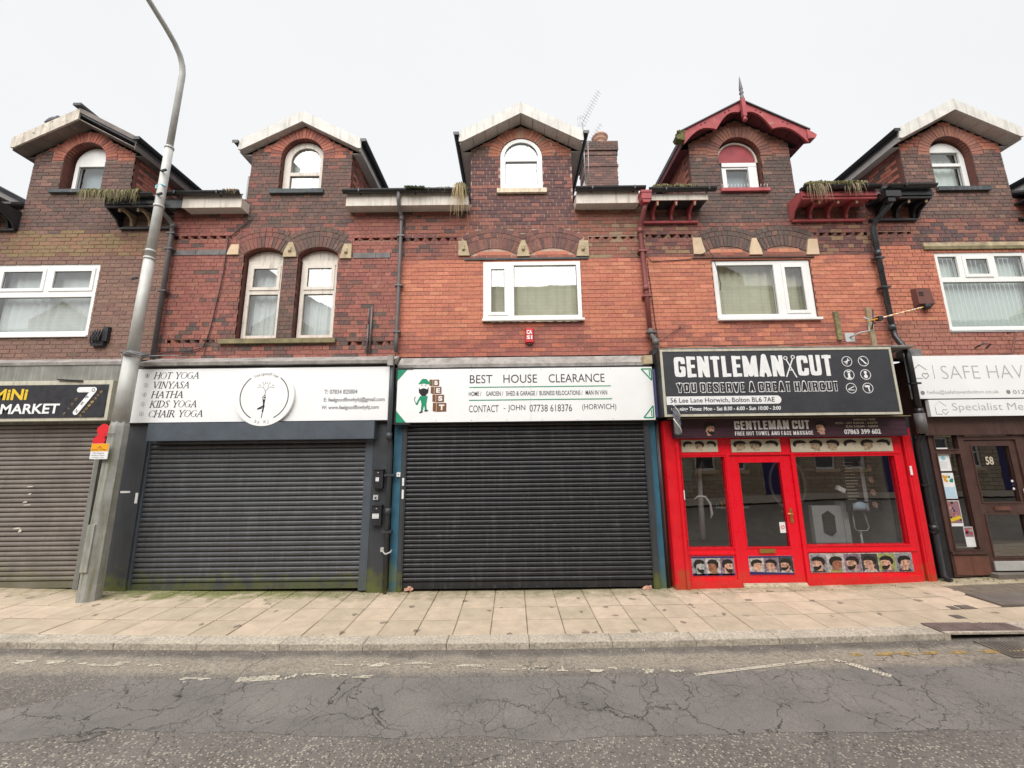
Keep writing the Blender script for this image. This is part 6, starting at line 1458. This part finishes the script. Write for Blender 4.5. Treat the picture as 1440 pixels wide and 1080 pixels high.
room = thing('shop_room', (8.5, 2, .1), 'dark interior of the shop behind the brown door', 'room')
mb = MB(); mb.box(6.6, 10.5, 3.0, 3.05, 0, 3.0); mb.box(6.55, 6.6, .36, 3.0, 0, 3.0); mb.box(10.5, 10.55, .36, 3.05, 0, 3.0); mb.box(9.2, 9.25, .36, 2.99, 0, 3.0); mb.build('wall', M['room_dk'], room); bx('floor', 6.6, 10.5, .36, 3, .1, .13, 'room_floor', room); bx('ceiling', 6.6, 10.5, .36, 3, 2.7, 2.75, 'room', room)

# ---------------- small things fixed to the fronts ----------------
def keybox(x0, x1, z0, z1, lab, plate):
    t_ = thing('letter_box', ((x0 + x1) / 2, -.1, z0), lab, 'letter box'); bx('body', x0, x1, -.13, -.051, z0, z1, 'wood_black', t_); bx('lid', x0 - .008, x1 + .008, -.14, -.051, z1 + .001, z1 + .014, 'wood_black', t_)
    a, b_, c, d = plate; bx('label_plate', a, b_, -.134, -.1305, c, d, 'white', t_); mb = MB(); mb.box((x0 + x1) / 2 - .008, (x0 + x1) / 2 + .008, -.137, -.1305, z1 - .045, z1 - .03); mb.build('lock', M['galv'], t_)
    mb = MB(); 
    for i in range(3): mb.box(a + .01, b_ - .01, -.1352, -.1342, c + .015 + i * .02, c + .02 + i * .02)
    mb.build('print_line', M['ink_l'], t_); return t_
keybox(-2.20, -2.05, 1.55, 1.83, 'black wall box with a small square white label, upper of two on the charcoal pier', (-2.16, -2.11, 1.66, 1.72)); keybox(-2.20, -2.05, 1.0, 1.285, 'black wall box with a wide white label, lower of two on the charcoal pier', (-2.185, -2.085, 1.10, 1.17))
t_ = thing('key_switch', (-2.16, -.07, 1.37), 'square grey shutter key switch between the two black wall boxes', 'switch'); bx('plate', -2.205, -2.13, -.075, -.051, 1.37, 1.445, 'cab', t_); mb = MB(); mb.lathe((-2.168, -.080, 1.405), [(0, -.014), (.014, -.01), (.014, .012), (0, .014)], 8); mb.build('keyhole', M['ink'], t_)
t_ = thing('key_switch', (-1.83, -.05, 1.72), 'small white shutter key switch on the teal blue pier', 'switch'); bx('plate', -1.86, -1.80, -.045, -.021, 1.72, 1.79, 'white', t_); bx('keyhole', -1.838, -1.822, -.048, -.0452, 1.747, 1.763, 'ink', t_)
for za, zb, lab in ((1.58, 1.70, 'upper white sticker on the left rail of the black shutter'), (1.38, 1.52, 'lower white sticker on the left rail of the black shutter')): tag(bx('sticker', -1.765, -1.735, -.048, -.0455, za, zb, 'white', None), lab, 'sticker')
tag(bx('sticker', -5.955, -5.915, -.080, -.0755, 1.36, 1.52, 'white', None), 'upright white sticker beside the left rail of the yoga shutter', 'sticker')
tag(bx('sticker', -6.20, -6.05, -.080, -.0755, 1.52, 1.55, 'white', None), 'thin horizontal white sticker on the dark pier behind the lamp post', 'sticker')
mb = MB(); mb.tube([(-2.03, -.06, .62), (-1.99, -.12, .60), (-1.95, -.15, .58), (-1.89, -.12, .60), (-1.885, -.06, .62)], .012, 8); mb.box(-2.05, -2.0, -.09, -.05, .60, .66); tag(mb.build('pipe_clamp', M['galv']), 'bright metal clamp round the dark downpipe near its foot', 'clamp')
# alarm boxes
t_ = thing('alarm_box', (.31, .02, 3.93), 'small red alarm box with white letters below the middle window', 'alarm box')
mb = MB(); mb.hexa([(.245, WY - .055, 3.95), (.375, WY - .055, 3.95), (.37, WY - .05, 4.20), (.25, WY - .05, 4.20), (.235, WY - .001, 3.93), (.385, WY - .001, 3.93), (.385, WY - .001, 4.21), (.235, WY - .001, 4.21)]); mb.build('box', M['alarm_red'], t_)
text('CA', .262, .358, 4.09, 4.165, WY - .057, M['white'], t_, bold=.05); text('S1', .262, .358, 4.0, 4.07, WY - .059, M['white'], t_, bold=.05); bx('light', .27, .35, WY - .04, WY - .005, 3.915, 3.93, 'ink', t_)
t_ = thing('alarm_box', (7.2, .0, 4.5), 'rust-brown louvred alarm box left of the vertical blind window', 'alarm box')
mb = MB(); mb.hexa([(7.09, WY - .09, 4.55), (7.36, WY - .09, 4.55), (7.34, WY - .08, 4.83), (7.09, WY - .08, 4.83), (7.07, WY - .002, 4.50), (7.37, WY - .002, 4.50), (7.37, WY - .002, 4.85), (7.07, WY - .002, 4.85)]); mb.build('box', M['alarm_brown'], t_)
mb = MB()
for i in range(3): mb.box(7.12, 7.20, WY - .094, WY - .083, 4.70 + i * .03, 4.708 + i * .03)
mb.build('louvre', M['ink'], t_); mb = MB(); mb.lathe((7.24, WY - .06, 4.46), [(0, 0), (.05, .0), (.055, .04), (.05, .085)], 12); mb.build('strobe', M['wood_black'], t_)
t_ = thing('cable_junction', (-7.1, .05, 3.97), 'black cable junction box on the brown brick wall beside the left window', 'junction box')
mb = MB(); mb.box(-7.24, -7.02, WY - .07, WY - .001, 3.97, 4.04); mb.box(-7.22, -7.09, WY - .09, WY - .001, 4.05, 4.22); mb.box(-7.07, -6.98, WY - .06, WY - .001, 4.05, 4.31); mb.build('box', M['wood_black'], t_)
mb = MB()
for i in range(4): mb.tube([(-7.21 + i * .05, WY - .09, 4.0), (-7.2 + i * .05, WY - .12, 4.1), (-7.17 + i * .04, WY - .08, 4.25)], .008, 6)
mb.build('cable', M['rubber'], t_)
def batten(x, z0, z1, w_, mat, lab, tilt=0, name='timber_batten'):
    mb = MB(); mb.hexa([(x - w_ / 2, WY - .05, z0), (x + w_ / 2, WY - .05, z0), (x + w_ / 2 + tilt, WY - .045, z1), (x - w_ / 2 + tilt, WY - .05, z1 - .02), (x - w_ / 2, WY - .001, z0), (x + w_ / 2, WY - .001, z0), (x + w_ / 2 + tilt, WY - .001, z1), (x - w_ / 2 + tilt, WY - .001, z1)]); tag(mb.build(name, M[mat]), lab, 'batten')
batten(5.66, 3.93, 4.45, .075, 'wood_old', 'short mossy timber batten, left of two beside the wall aerial'); batten(6.23, 3.82, 4.52, .085, 'wood_tan', 'longer weathered timber batten carrying the wall aerial'); 
mb = MB(); mb.tube([(-2.44, WY - .03, 3.80), (-2.44, WY - .03, 4.62)], .018, 8); mb.tube([(-2.49, WY - .03, 3.78), (-2.49, WY - .03, 4.30)], .016, 8); mb.tube([(-2.49, WY - .03, 4.30), (-2.49, WY - .03, 4.60)], .011, 8); tag(mb.build('conduit', M['pipe_grey']), 'pair of short grey metal conduits on the red brick beside the yoga window', 'conduit')
# aerials
def yagi(a, b_, n, L, par, mat='steel', r=.0035, ax=(1, 0, 0), name='boom'):
    mb = MB(); a = Vector(a); b_ = Vector(b_); mb.tube([a, b_], r * 1.5, 6); mb.build(name, M[mat], par); mb = MB(); ax = Vector(ax).normalized()
    for i in range(n):
        p = a.lerp(b_, (i + .3) / n); l = L * (1 - .3 * i / n); mb.tube([p - ax * l / 2, p + ax * l / 2], r, 5)
    return tag(mb.build('element', M[mat], par), kind='stuff')
t_ = thing('tv_aerial', (1.83, 2.2, 9.2), 'thin rooftop television aerial tilted upwards beside the chimney', 'aerial')
mb = MB(); mb.tube([(1.87, 2.2, 8.6), (1.87, 2.2, 10.35)], .014, 6); mb.build('mast', M['steel'], t_); yagi((1.85, 2.2, 10.3), (2.34, 2.2, 11.3), 13, .22, t_, ax=(.85, .4, -.35))
mb = MB()
for s_ in (-1, 1):
    for k in range(5): mb.tube([(1.82 - .09 + .04 * k, 2.2 - .05, 10.34 + s_ * .02 + k * .02 * s_), (1.82 - .07 + .04 * k, 2.2 - .05, 10.34 + s_ * .16)], .004, 4)
mb.build('reflector', M['steel'], t_)
t_ = thing('tv_aerial', (2.1, 2.5, 9.4), 'smaller rooftop television aerial lower down next to the chimney', 'aerial'); mb = MB(); mb.tube([(2.02, 2.5, 8.8), (2.05, 2.5, 10.1)], .010, 6); mb.build('mast', M['steel'], t_); yagi((2.05, 2.5, 9.95), (2.42, 2.5, 10.6), 8, .18, t_, ax=(.85, .4, -.3))
t_ = thing('tv_aerial', (9.25, .4, 8.3), 'thin aerial poking above the far right white gable', 'aerial'); mb = MB(); mb.tube([(9.1, .6, 7.9), (9.1, .6, 8.75)], .012, 6); mb.build('mast', M['steel'], t_); yagi((9.1, .6, 8.72), (9.5, .6, 8.93), 6, .16, t_, ax=(.2, .3, 1))
t_ = thing('tv_aerial', (5.85, .0, 3.9), 'wall aerial with orange and white banded boom reaching across the black pipe', 'aerial')
bx('wall_plate', 5.77, 5.93, WY - .02, WY - .001, 3.90, 4.06, 'cab', t_); mb = MB(); mb.tube([(5.85, WY - .02, 3.98), (5.92, -.06, 4.02), (6.02, -.12, 4.03), (6.03, -.13, 4.22), (5.95, -.13, 4.26)], .016, 8); mb.build('bracket_arm', M['galv'], t_)
yagi((6.0, -.13, 4.19), (6.98, -.13, 4.43), 9, .07, t_, 'amber', .008, (0, 1, 0)); mb = MB()
for i in range(7): p = Vector((6.27, -.13, 4.256)).lerp(Vector((6.98, -.13, 4.43)), i / 7); q = Vector((6.27, -.13, 4.256)).lerp(Vector((6.98, -.13, 4.43)), (i + .62) / 7); mb.tube([p, q], .0135, 8)
mb.build('white_band', M['white'], t_); mb = MB(); mb.box(6.17, 6.24, -.17, -.09, 4.20, 4.27); mb.tube([(6.05, -.13, 4.05), (6.1, -.13, 4.2), (6.13, -.13, 4.4)], .01, 6); mb.tube([(6.13, -.13, 4.15), (6.05, -.13, 4.22)], .01, 6); mb.build('dipole', M['wood_black'], t_)
mb = MB(); mb.tube([(8.28, .04, 3.62), (8.47, .0, 3.64), (8.62, .0, 4.02), (8.50, .02, 4.0)], .016, 8); mb.tube([(8.55, .0, 3.86), (8.75, -.04, 3.86)], .012, 6); mb.tube([(8.5, .0, 3.72), (8.6, -.04, 3.71)], .012, 6); tag(mb.build('sign_bracket', M['alarm_brown']), 'rusty iron bracket sticking out above the white sign at the right edge', 'bracket')
mb = MB(); mb.tube([(7.98, WY - .01, 3.77), (8.03, -.0, 3.82), (8.12, -.02, 3.80), (8.03, -.02, 3.73)], .014, 8); tag(mb.build('wall_hook', M['wood_black']), 'small black hook on the brick above the white care sign', 'hook')
def cable(pts, r, lab, mat='rubber'):
    P = [Vector(p) for p in pts]; out = []
    for i in range(len(P) - 1):
        for k in range(6): 
            q = P[i].lerp(P[i + 1], k / 6); out.append(q + Vector((.008 * noise.noise(q * 5), 0, .008 * noise.noise(q * 5 + Vector((9, 0, 0))))))
    out.append(P[-1]); mb = MB(); mb.tube(out, r, 6); tag(mb.build('cable', M[mat]), lab, 'cable')
cable([(-4.75, .08, 6.35), (-4.95, .075, 6.15), (-5.12, .075, 5.98), (-5.13, .075, 5.3), (-5.2, .075, 4.6), (-5.25, .075, 4.12), (-5.32, .075, 3.92), (-5.55, .075, 3.86), (-6.0, .075, 3.84), (-6.08, .075, 3.79)], .009, 'black cable running down the red brick left of the arched windows')
cable([(-5.26, .075, 4.0), (-5.29, .075, 3.78)], .007, 'short cable tail hanging to the yoga shop ledge')
cable([(2.42, .05, 5.5), (2.55, .075, 5.42), (3.2, .075, 5.46), (3.45, .06, 5.56), (3.55, .06, 5.62), (3.62, .04, 5.5), (3.7, .04, 4.95), (3.68, .05, 4.85)], .006, 'thin cable looping over the brick to the barber window corner')
cable([(2.44, .06, 5.42), (2.47, .075, 5.0), (2.5, .075, 4.3), (2.52, .06, 3.95)], .007, 'thin cable dropping beside the red downpipe'); cable([(2.55, .04, 3.82), (3.3, .06, 3.86), (4.2, .06, 3.84), (5.2, .06, 3.87), (5.75, .06, 3.90)], .008, 'reddish cable lying along the wall above the barber sign', 'brown')
cable([(2.50, .03, 3.9), (2.75, .05, 4.06), (2.95, .07, 4.2)], .006, 'thin stay wire slanting up the brick above the barber sign')

# barber pole (grey tube with stripes) at the left of the barber board
t_ = thing('barber_pole', (2.52, -.44, 2.29), 'glass barber pole tube with pale stripes hanging left of the black sign', 'barber pole')
mb = MB(); mb.lathe((2.51, -.47, 2.33), [(.05, 0), (.05, .40)], 18); mb.build('tube', pm('grey_glass_tube', (.16, .16, .16), .15, .3, 12, 0), t_)
mb = MB(); mb.lathe((2.51, -.47, 2.29), [(0, 0), (.055, 0), (.06, .02), (.055, .045), (0, .045)], 18); mb.lathe((2.51, -.47, 2.725), [(0, 0), (.055, 0), (.06, .02), (.045, .04), (0, .045)], 18); mb.box(2.48, 2.54, -.42, -.2, 2.73, 2.75); mb.build('end_cap', M['wood_black'], t_)
for k_, mt in ((0, 'white'), (1, 'purple'), (2, 'white')):
    mb = MB(); pts = [(2.51 + .052 * math.cos(a_), -.47 + .052 * math.sin(a_), 2.34 + k_ * .12 + .022 * i) for i, a_ in enumerate([-.2 - i * .28 for i in range(11)])]; mb.tube(pts, .007, 5); mb.build('stripe', M[mt], t_)

# ---------------- street lamp and what hangs on it ----------------
L = thing('street_lamp', (-6.08, -.42, zg(6)), 'grey steel street lamp column with a mossy fluted lower section', 'street lamp')
def lx_(z): return -6.08 + (z / 9.2) * .13
mb = MB(); pr = []; rB = .135
n = 8; ring_ = lambda z, r_, nn=8: [(lx_(z) + r_ * math.cos(2 * math.pi * (i + .5) / nn), -.42 + r_ * math.sin(2 * math.pi * (i + .5) / nn), z) for i in range(nn)]
lv = [(.02, .145), (.10, .142), (.75, .135), (2.55, .122), (2.62, .105)]
vs = []; [vs.extend(ring_(z, r_)) for z, r_ in lv]; fs = []
for k in range(len(lv) - 1):
    for i in range(8): fs.append((k * 8 + i, k * 8 + (i + 1) % 8, (k + 1) * 8 + (i + 1) % 8, (k + 1) * 8 + i))
mb.raw(vs, fs); mb.build('base_column', M['galv_base'], L)
mb = MB(); mb.hexa([(lx_(.5) - .05, -.575, .48), (lx_(.5) + .05, -.575, .48), (lx_(.5) + .05, -.565, 1.12), (lx_(.5) - .05, -.565, 1.12), (lx_(.5) - .05, -.5, .48), (lx_(.5) + .05, -.5, .48), (lx_(.5) + .05, -.5, 1.12), (lx_(.5) - .05, -.5, 1.12)]); mb.build('access_door', M['galv_base'], L)
mb = MB(); mb.tube([(lx_(2.6), -.42, 2.6), (lx_(3.66), -.42, 3.66)], [.105, .10], 16); mb.tube([(lx_(3.66), -.42, 3.66), (lx_(5.3), -.42, 5.3)], [.080, .073], 16); mb.tube([(lx_(5.3), -.42, 5.3), (lx_(7.4), -.42, 7.4)], [.069, .060], 16)
arm = [(lx_(7.4), -.42, 7.4), (lx_(8.9), -.42, 8.95), (lx_(9.1), -.45, 9.10), (lx_(9.2), -.53, 9.24), (lx_(9.25), -.66, 9.34), (lx_(9.3), -.85, 9.42), (lx_(9.3), -1.3, 9.56), (lx_(9.3), -2.1, 9.78)]
mb.tube(arm, [.05, .047, .046, .045, .044, .043, .04, .036], 14); mb.build('column', M['galv'], L)
mb = MB()
for z in (3.66, 5.32, 5.45, 7.42, 6.28): mb.tube([(lx_(z), -.42, z - .02), (lx_(z), -.42, z + .02)], {3.66: .108, 5.32: .08, 5.45: .076, 7.42: .068, 6.28: .076}[z], 14)
mb.build('collar', M['galv'], L)
mb = MB(); mb.hexa([(-6.05, -2.8, 9.84), (-5.85, -2.8, 9.84), (-5.83, -2.8, 9.97), (-6.07, -2.8, 9.97), (-6.02, -2.05, 9.72), (-5.88, -2.05, 9.72), (-5.88, -2.05, 9.83), (-6.02, -2.05, 9.83)]); mb.build('lantern', M['galv'], L)
for z, dx_ in ((4.93, -.1), (6.45, .06), (6.9, .06)):
    mb = MB(); mb.bar((lx_(z) + dx_ - .05, -.50, z), (lx_(z) + dx_ + .05, -.52, z + .01), .03, .03); mb.build('bolt_tab', M['wood_black'], L)
mb = MB(); mb.tube([(-5.97 + .08 * math.cos(a_), -.47, 6.62 + .05 * math.sin(a_)) for a_ in [i * .7 for i in range(7)]], .015, 6); tag(mb.build('ribbon', M['sky_print']), 'scrap of blue and white tape tied high on the lamp column', 'ribbon')
mb = MB()
for k in range(7):
    a0 = k * 1.1; mb.tube([(-5.98 + (.12 + .01 * k) * math.cos(a0 + i * .9), -.42 + (.12 + .008 * k) * math.sin(a0 + i * .9), 3.68 + .03 * math.sin(i * 1.9 + k)) for i in range(8)], .008, 6)
mb.tube([(-5.86, -.40, 3.66), (-5.6, -.2, 3.72), (-5.4, -.15, 3.70)], .008, 6); mb.tube([(-6.1, -.42, 3.68), (-6.35, -.25, 3.60), (-6.42, -.2, 3.74), (-6.3, -.1, 3.72)], .008, 6)
tag(mb.build('cable', M['ink_l']), 'tangle of grey cable wound round the lamp column above the signs', 'cable')
t_ = thing('parking_plate', (-6.13, -.6, 2.05), 'small yellow and white parking restriction plate on the lamp column', 'sign')
bx('plate', -6.235, -5.975, -.60, -.59, 2.05, 2.275, 'white', t_); bx('yellow_top', -6.233, -5.977, -.6025, -.6005, 2.165, 2.273, 'amber', t_)
text('8.30am - 6.30pm', -6.21, -6.0, 2.172, 2.198, -.604, M['ink'], t_); text('Mon - Sat', -6.14, -6.07, 2.205, 2.225, -.604, M['ink'], t_)
text('No stopping', -6.19, -6.03, 2.125, 2.148, -.602, M['ink'], t_); text('8.30am-6.30pm', -6.205, -6.015, 2.092, 2.112, -.602, M['ink'], t_); text('Loading 1 hour', -6.205, -6.015, 2.062, 2.08, -.602, M['ink'], t_)
mb = MB(); mb.lathe((-6.105, -.606, 2.235), [(0, -.006), (.009, 0), (0, .008)], 8); mb.build('bolt', M['wood_black'], t_)
t_ = thing('red_flower_decoration', (-6.19, -.5, 2.28), 'bright red round plastic poppies fixed on the left side of the lamp column', 'decoration')
for (px, pz, r_) in ((-6.19, 2.475, .098), (-6.235, 2.315, .092)):
    mb = MB(); mb.prism([(px + r_ * (1 + .05 * math.sin(5 * a_)) * math.cos(a_), pz + r_ * (1 + .05 * math.sin(5 * a_)) * math.sin(a_)) for a_ in [i * math.pi / 12 for i in range(24)]], -.50 - r_ * .1, -.485 - r_ * .1); mb.build('poppy', M['redp'], t_)
mb = MB(); mb.tube([(-6.12, -.56, 2.42), (-5.95, -.56, 2.42)], .006, 6); mb.build('tie', M['ink'], t_)
# pigeon on the far left bargeboard
t_ = thing('pigeon', (-8.64, -.06, 8.28), 'grey pigeon perched on the slope of the far left gable', 'bird')
mb = MB(); bm_pts = [(-8.78, -.05, 8.335, .012), (-8.72, -.05, 8.345, .035), (-8.65, -.05, 8.36, .055), (-8.60, -.05, 8.385, .055), (-8.565, -.05, 8.42, .034), (-8.55, -.05, 8.445, .028), (-8.535, -.05, 8.455, .022), (-8.52, -.05, 8.452, .008), (-8.503, -.05, 8.445, .003)]
mb.tube([p[:3] for p in bm_pts], [p[3] for p in bm_pts], 10); mb.build('body', M['feather'], t_)
mb = MB(); mb.tube([(-8.63, -.06, 8.32), (-8.63, -.065, 8.27)], .005, 5); mb.tube([(-8.60, -.04, 8.33), (-8.605, -.045, 8.28)], .005, 5); mb.build('leg', M['redp'], t_)

for i, (px, pz, w_, h_) in enumerate(((-7.72, 1.62, .10, .02), (-7.70, 1.50, .05, .03), (-7.75, 1.38, .07, .025), (-7.71, 1.34, .12, .015), (-7.80, .98, .12, .03), (-7.74, .93, .05, .06))):
    q_ = [(px - w_ / 2, pz), (px + w_ / 2, pz + h_ * .3), (px + w_ * .4, pz + h_), (px - w_ * .3, pz + h_ * .8)]
    mb = MB(); mb.prism(q_, -.0195, -.0180); mb.build('paint_scuff', M['upvc_old'], SH1)
# ---------------- weeds and moss ----------------
def blades(mb, x, y, z, n, L, droop, spread, w=.006, up=.4, mi=0):
    for _ in range(n):
        a = random.uniform(0, 6.28); l = L * random.uniform(.4, 1); px, py, pz = x + random.uniform(-spread, spread), y + random.uniform(-.03, .03), z
        dx_, dy_ = math.cos(a) * .5, math.sin(a) * .3 - .35; pts = []
        for k in range(6):
            t_ = k / 5; pts.append((px + dx_ * l * t_ * (1 - .3 * t_) * .6, py + dy_ * l * min(t_, .5) * .5, pz + l * (up * t_ - droop * t_ * t_)))
        for k in range(5):
            ww = w * (1 - k / 5.5); ww2 = w * (1 - (k + 1) / 5.5); p, q = pts[k], pts[k + 1]
            mb.face([(p[0] - ww, p[1], p[2]), (p[0] + ww, p[1], p[2]), (q[0] + ww2, q[1], q[2]), (q[0] - ww2, q[1], q[2])], mi)
def tuft(x, y, z, n, L, droop, spread, mats, lab, w=.006, up=.4, split=.5):
    mb = MB(); blades(mb, x, y, z, int(n * split), L, droop, spread, w, up, 0); blades(mb, x, y, z, n - int(n * split), L * .8, droop * .7, spread, w, up, min(1, len(mats) - 1))
    return tag(mb.build('weed_tuft', [M[m_] for m_ in mats]), lab, 'weed')
tuft(-.88, -.24, 6.77, 80, .78, 1.3, .05, ['straw', 'wood_old'], 'long straw-coloured grass tuft hanging over the gutter left of the middle dormer', .006, .35)
tuft(-1.35, -.19, 6.75, 90, .2, .9, .28, ['wood_tan', 'moss'], 'row of short brown dead weeds along the middle gutter', .007, .3)
tuft(-4.98, -.19, 6.745, 110, .22, .9, .13, ['straw', 'alarm_brown'], 'dry tuft on the gutter left of the second dormer', .007, .5)
tuft(-1.68, -.24, 6.70, 420, .26, .55, .15, ['leafg', 'leafg'], 'dark green leafy weed clump in the middle gutter', .014, .5)
tuft(5.35, -.36, 6.60, 80, .42, 1.3, .16, ['wood_tan', 'moss'], 'drooping weeds over the red eaves right of the barber gable', .007, .4); tuft(5.95, -.36, 6.60, 60, .3, 1.2, .14, ['wood_tan', 'moss'], 'smaller drooping weeds near the black rain hopper', .007, .4)
tuft(5.9, -.36, 6.6, 20, .12, .2, .4, ['leafg', 'moss'], 'sparse green sprouts on the red eaves gutter', .01, .6)
def moss(x0, x1, y, z, h, lab, n=260, hang=.1):
    mb = MB()
    for _ in range(n):
        x = random.uniform(x0, x1); s_ = random.uniform(.015, .04); zz = z + random.uniform(-.02, h) * (.5 + .5 * abs(noise.noise((x * 4, 0, 0)))) ; yy = y + random.uniform(-.05, .05)
        mb.obox((x, yy, zz), (s_ * 1.5, s_, s_), Matrix.Rotation(random.uniform(0, 3), 3, 'Y') @ Matrix.Rotation(random.uniform(0, 3), 3, 'X'))
    for _ in range(int(n * 1.2)): blades(mb, random.uniform(x0, x1), y - .04, z + .03, 1, hang * random.uniform(.5, 1.6), 1.2, .0, .007, .2, random.choice((0, 0, 1)))
    tag(mb.build('moss', [M['moss'], M['wood_tan']]), lab, 'moss'); COL.objects[-1]['kind'] = 'stuff' if False else COL.objects[-1].get('kind', '') or 'stuff'
moss(-7.45, -6.42, -.33, 6.60, .09, 'thick dry moss and stalks growing along the black eaves behind the lamp column', 420, .20); moss(3.45 - .95, 3.3, -.24, 6.66, .05, 'thin moss on the gutter left of the red gable', 90, .05); moss(5.16, 6.2, -.33, 6.62, .05, 'dark moss cushion along the red eaves right of the red gable', 260, .06)
moss(C4 - 1.24, C4 - 1.12, -.10, 7.86, .08, 'moss lump at the left foot of the red gable', 60, .03)
def debris(x0, x1, y0, y1, n, s0, s1, mats, lab, z=lambda x: zg(x)):
    mb = MB()
    for _ in range(n):
        x, y = random.uniform(x0, x1), random.uniform(y0, y1); s_ = random.uniform(s0, s1)
        mb.obox((x, y, z(x) + s_ * .3), (s_ * 1.4, s_, s_ * .6), Matrix.Rotation(random.uniform(0, 6), 3, 'Z') @ Matrix.Rotation(random.uniform(-.6, .6), 3, 'X'), random.randrange(len(mats)))
    o_ = mb.build('debris', [M[m_] for m_ in mats]); tag(o_, lab, 'debris', None, 'stuff')
debris(-6.5, 2.4, -.16, -.03, 420, .004, .011, ['cement', 'moss', 'wood_tan', 'wood_tan'], 'fine grit and scraps lying along the foot of the left shop fronts')
debris(2.5, 6.6, -.26, -.11, 120, .004, .012, ['cement', 'moss', 'wood_tan'], 'fine grit along the foot of the red shopfront')
debris(6.5, 9, -.2, .0, 160, .005, .018, ['cement', 'moss', 'wood_tan', 'stone_buff'], 'loose grit and leaves by the brown shopfront foot')
debris(-8, 8, KF - .10, KF - .005, 420, .003, .009, ['cement', 'wood_tan', 'kerb', 'leafg'], 'grit lying in the road channel against the kerb', lambda x: zg(x) - .066)

# ---------------- opposite side of the street (seen only in the glass) ----------------
def stone_mat():
    m, t, b_, o = nt('coursed_stone'); g = zsock(t); cb = N(t, 'CombineXYZ'); t.links.new(g[0], cb.inputs[0]); t.links.new(g[2], cb.inputs[1])
    br = N(t, 'TexBrick'); br.inputs['Scale'].default_value = 1; br.inputs['Brick Width'].default_value = .42; br.inputs['Row Height'].default_value = .17; br.inputs['Mortar Size'].default_value = .012
    br.inputs['Color1'].default_value = (.34, .28, .20, 1); br.inputs['Color2'].default_value = (.50, .41, .30, 1); br.inputs['Mortar'].default_value = (.1, .085, .07, 1); t.links.new(cb.outputs[0], br.inputs['Vector'])
    t.links.new(br.outputs['Color'], b_.inputs['Base Color']); b_.inputs['Roughness'].default_value = .95; return m
M['coursed'] = stone_mat(); M['dark_room'] = flat('dark_interior', (.03, .03, .035))
sheet('pavement', -34, 34, 68, [-11.0, -8.9], -.0, M['kerb'])
KND = ['short', 'gabled', 'plain', 'weathered', 'narrow-windowed', 'tall', 'tall', 'tall gabled', 'tall', 'low', 'plain', 'far']
for i in range(12):
    xa = -29.4 + i * 5.2 + .2; xb = xa + 5.17; hgt = [7.6, 8.0, 7.2, 7.6, 7.4, 9.85, 9.9, 9.8, 9.7, 7.3, 7.7, 7.5][i]
    o_ = thing('stone_house', ((xa + xb) / 2, -11.2, 0), '%s stone house across the street, number %s from the left end of its row' % (KND[i], ['one', 'two', 'three', 'four', 'five', 'six', 'seven', 'eight', 'nine', 'ten', 'eleven', 'twelve'][i]), 'house')
    gx_ = xa + 2.6; gp = i in (1, 3, 7, 10)
    ol = [(xa, -.2), (xb, -.2), (xb, hgt)] + ([(gx_ + 1.4, hgt), (gx_ + 1.4, hgt + .6), (gx_, hgt + 1.5), (gx_ - 1.4, hgt + .6), (gx_ - 1.4, hgt)] if gp else []) + [(xa, hgt)]
    wins = [(xa + .7, xa + 1.6, 1.3, 2.6), (xa + 2.0, xa + 2.9, 1.3, 2.6), (xa + .8, xa + 1.8, 4.2, 5.7), (xa + 3.1, xa + 4.1, 4.2, 5.7)] + ([(xa + .8, xa + 1.8, 7.0, 8.3), (xa + 3.1, xa + 4.1, 7.0, 8.3)] if hgt > 9 else [])
    dr = (xa + 3.6, xa + 4.5, .02, 2.2)
    hl = [[(a, c), (b_, c), (b_, d), (a, d)] for a, b_, c, d in wins + [dr]]
    mb = MB(); mb.prism(ol, -11.4, -11.0, holes=hl); mb.build('wall', M['coursed'], o_)
    mb = MB(); mb.box(xa, xb, -15, -11.45, -.2, hgt - .1); mb.build('rear_block', M['dark_room'], o_)
    yz_prism([(-10.8, hgt), (-13.2, hgt + 1.1), (-15.2, hgt), (-15.2, hgt - .08), (-10.8, hgt - .08)], xa, xb).build('roof', M['slate'], o_)
    for a, b_, c, d in wins:
        w_ = border(a, b_, c, d, .08, -11.15, -11.08, 'upvc', o_, 'window'); mb = MB(); mb.box(a + .08, b_ - .08, -11.13, -11.11, c + .08, d - .08); mb.build('pane', flat('pane_dark', (.05, .055, .06), .05, .8) if 'pd' not in M else M['pd'], w_)
        mb = MB(); mb.box(a + .08, b_ - .08, -11.10, -11.085, (c + d) / 2 - .03, (c + d) / 2 + .03); mb.build('glazing_bar', M['upvc'], w_); bx('window_sill', a - .08, b_ + .08, -11.0, -10.93, c - .14, c - .001, 'stone_buff', o_); bx('lintel', a - .08, b_ + .08, -10.998, -10.97, d + .001, d + .2, 'stone_buff', o_)
    bx('door', dr[0], dr[1], -11.2, -11.12, .02, 2.2, 'navy', o_)

GR = {'weed_tuft': 'weeds growing in the gutters', 'tv_aerial': 'television aerials', 'leaflet': 'leaflets taped in the brown shop window', 'shop_sign': 'shop signs above the fronts', 'cable': 'cables fixed to the fronts',
      'service_cover': 'metal covers set in the paving', 'letter_box': 'black wall boxes on the charcoal pier', 'sticker': 'white stickers on the shutters and piers', 'alarm_box': 'alarm boxes on the brick walls', 'stone_house': 'houses across the street',
      'timber_batten': 'timber battens on the brick wall', 'key_switch': 'shutter key switches', 'litter': 'crushed cartons under the black shutter', 'shopfront': 'glazed shopfronts', 'road_marking': 'worn road markings'}
for o_ in bpy.data.objects:
    k_ = o_.name.split('.')[0]
    if o_.parent is None and k_ in GR and 'group' not in o_ and k_ != 'road_marking': o_['group'] = GR[k_]
print('OBJECTS', len(bpy.data.objects))
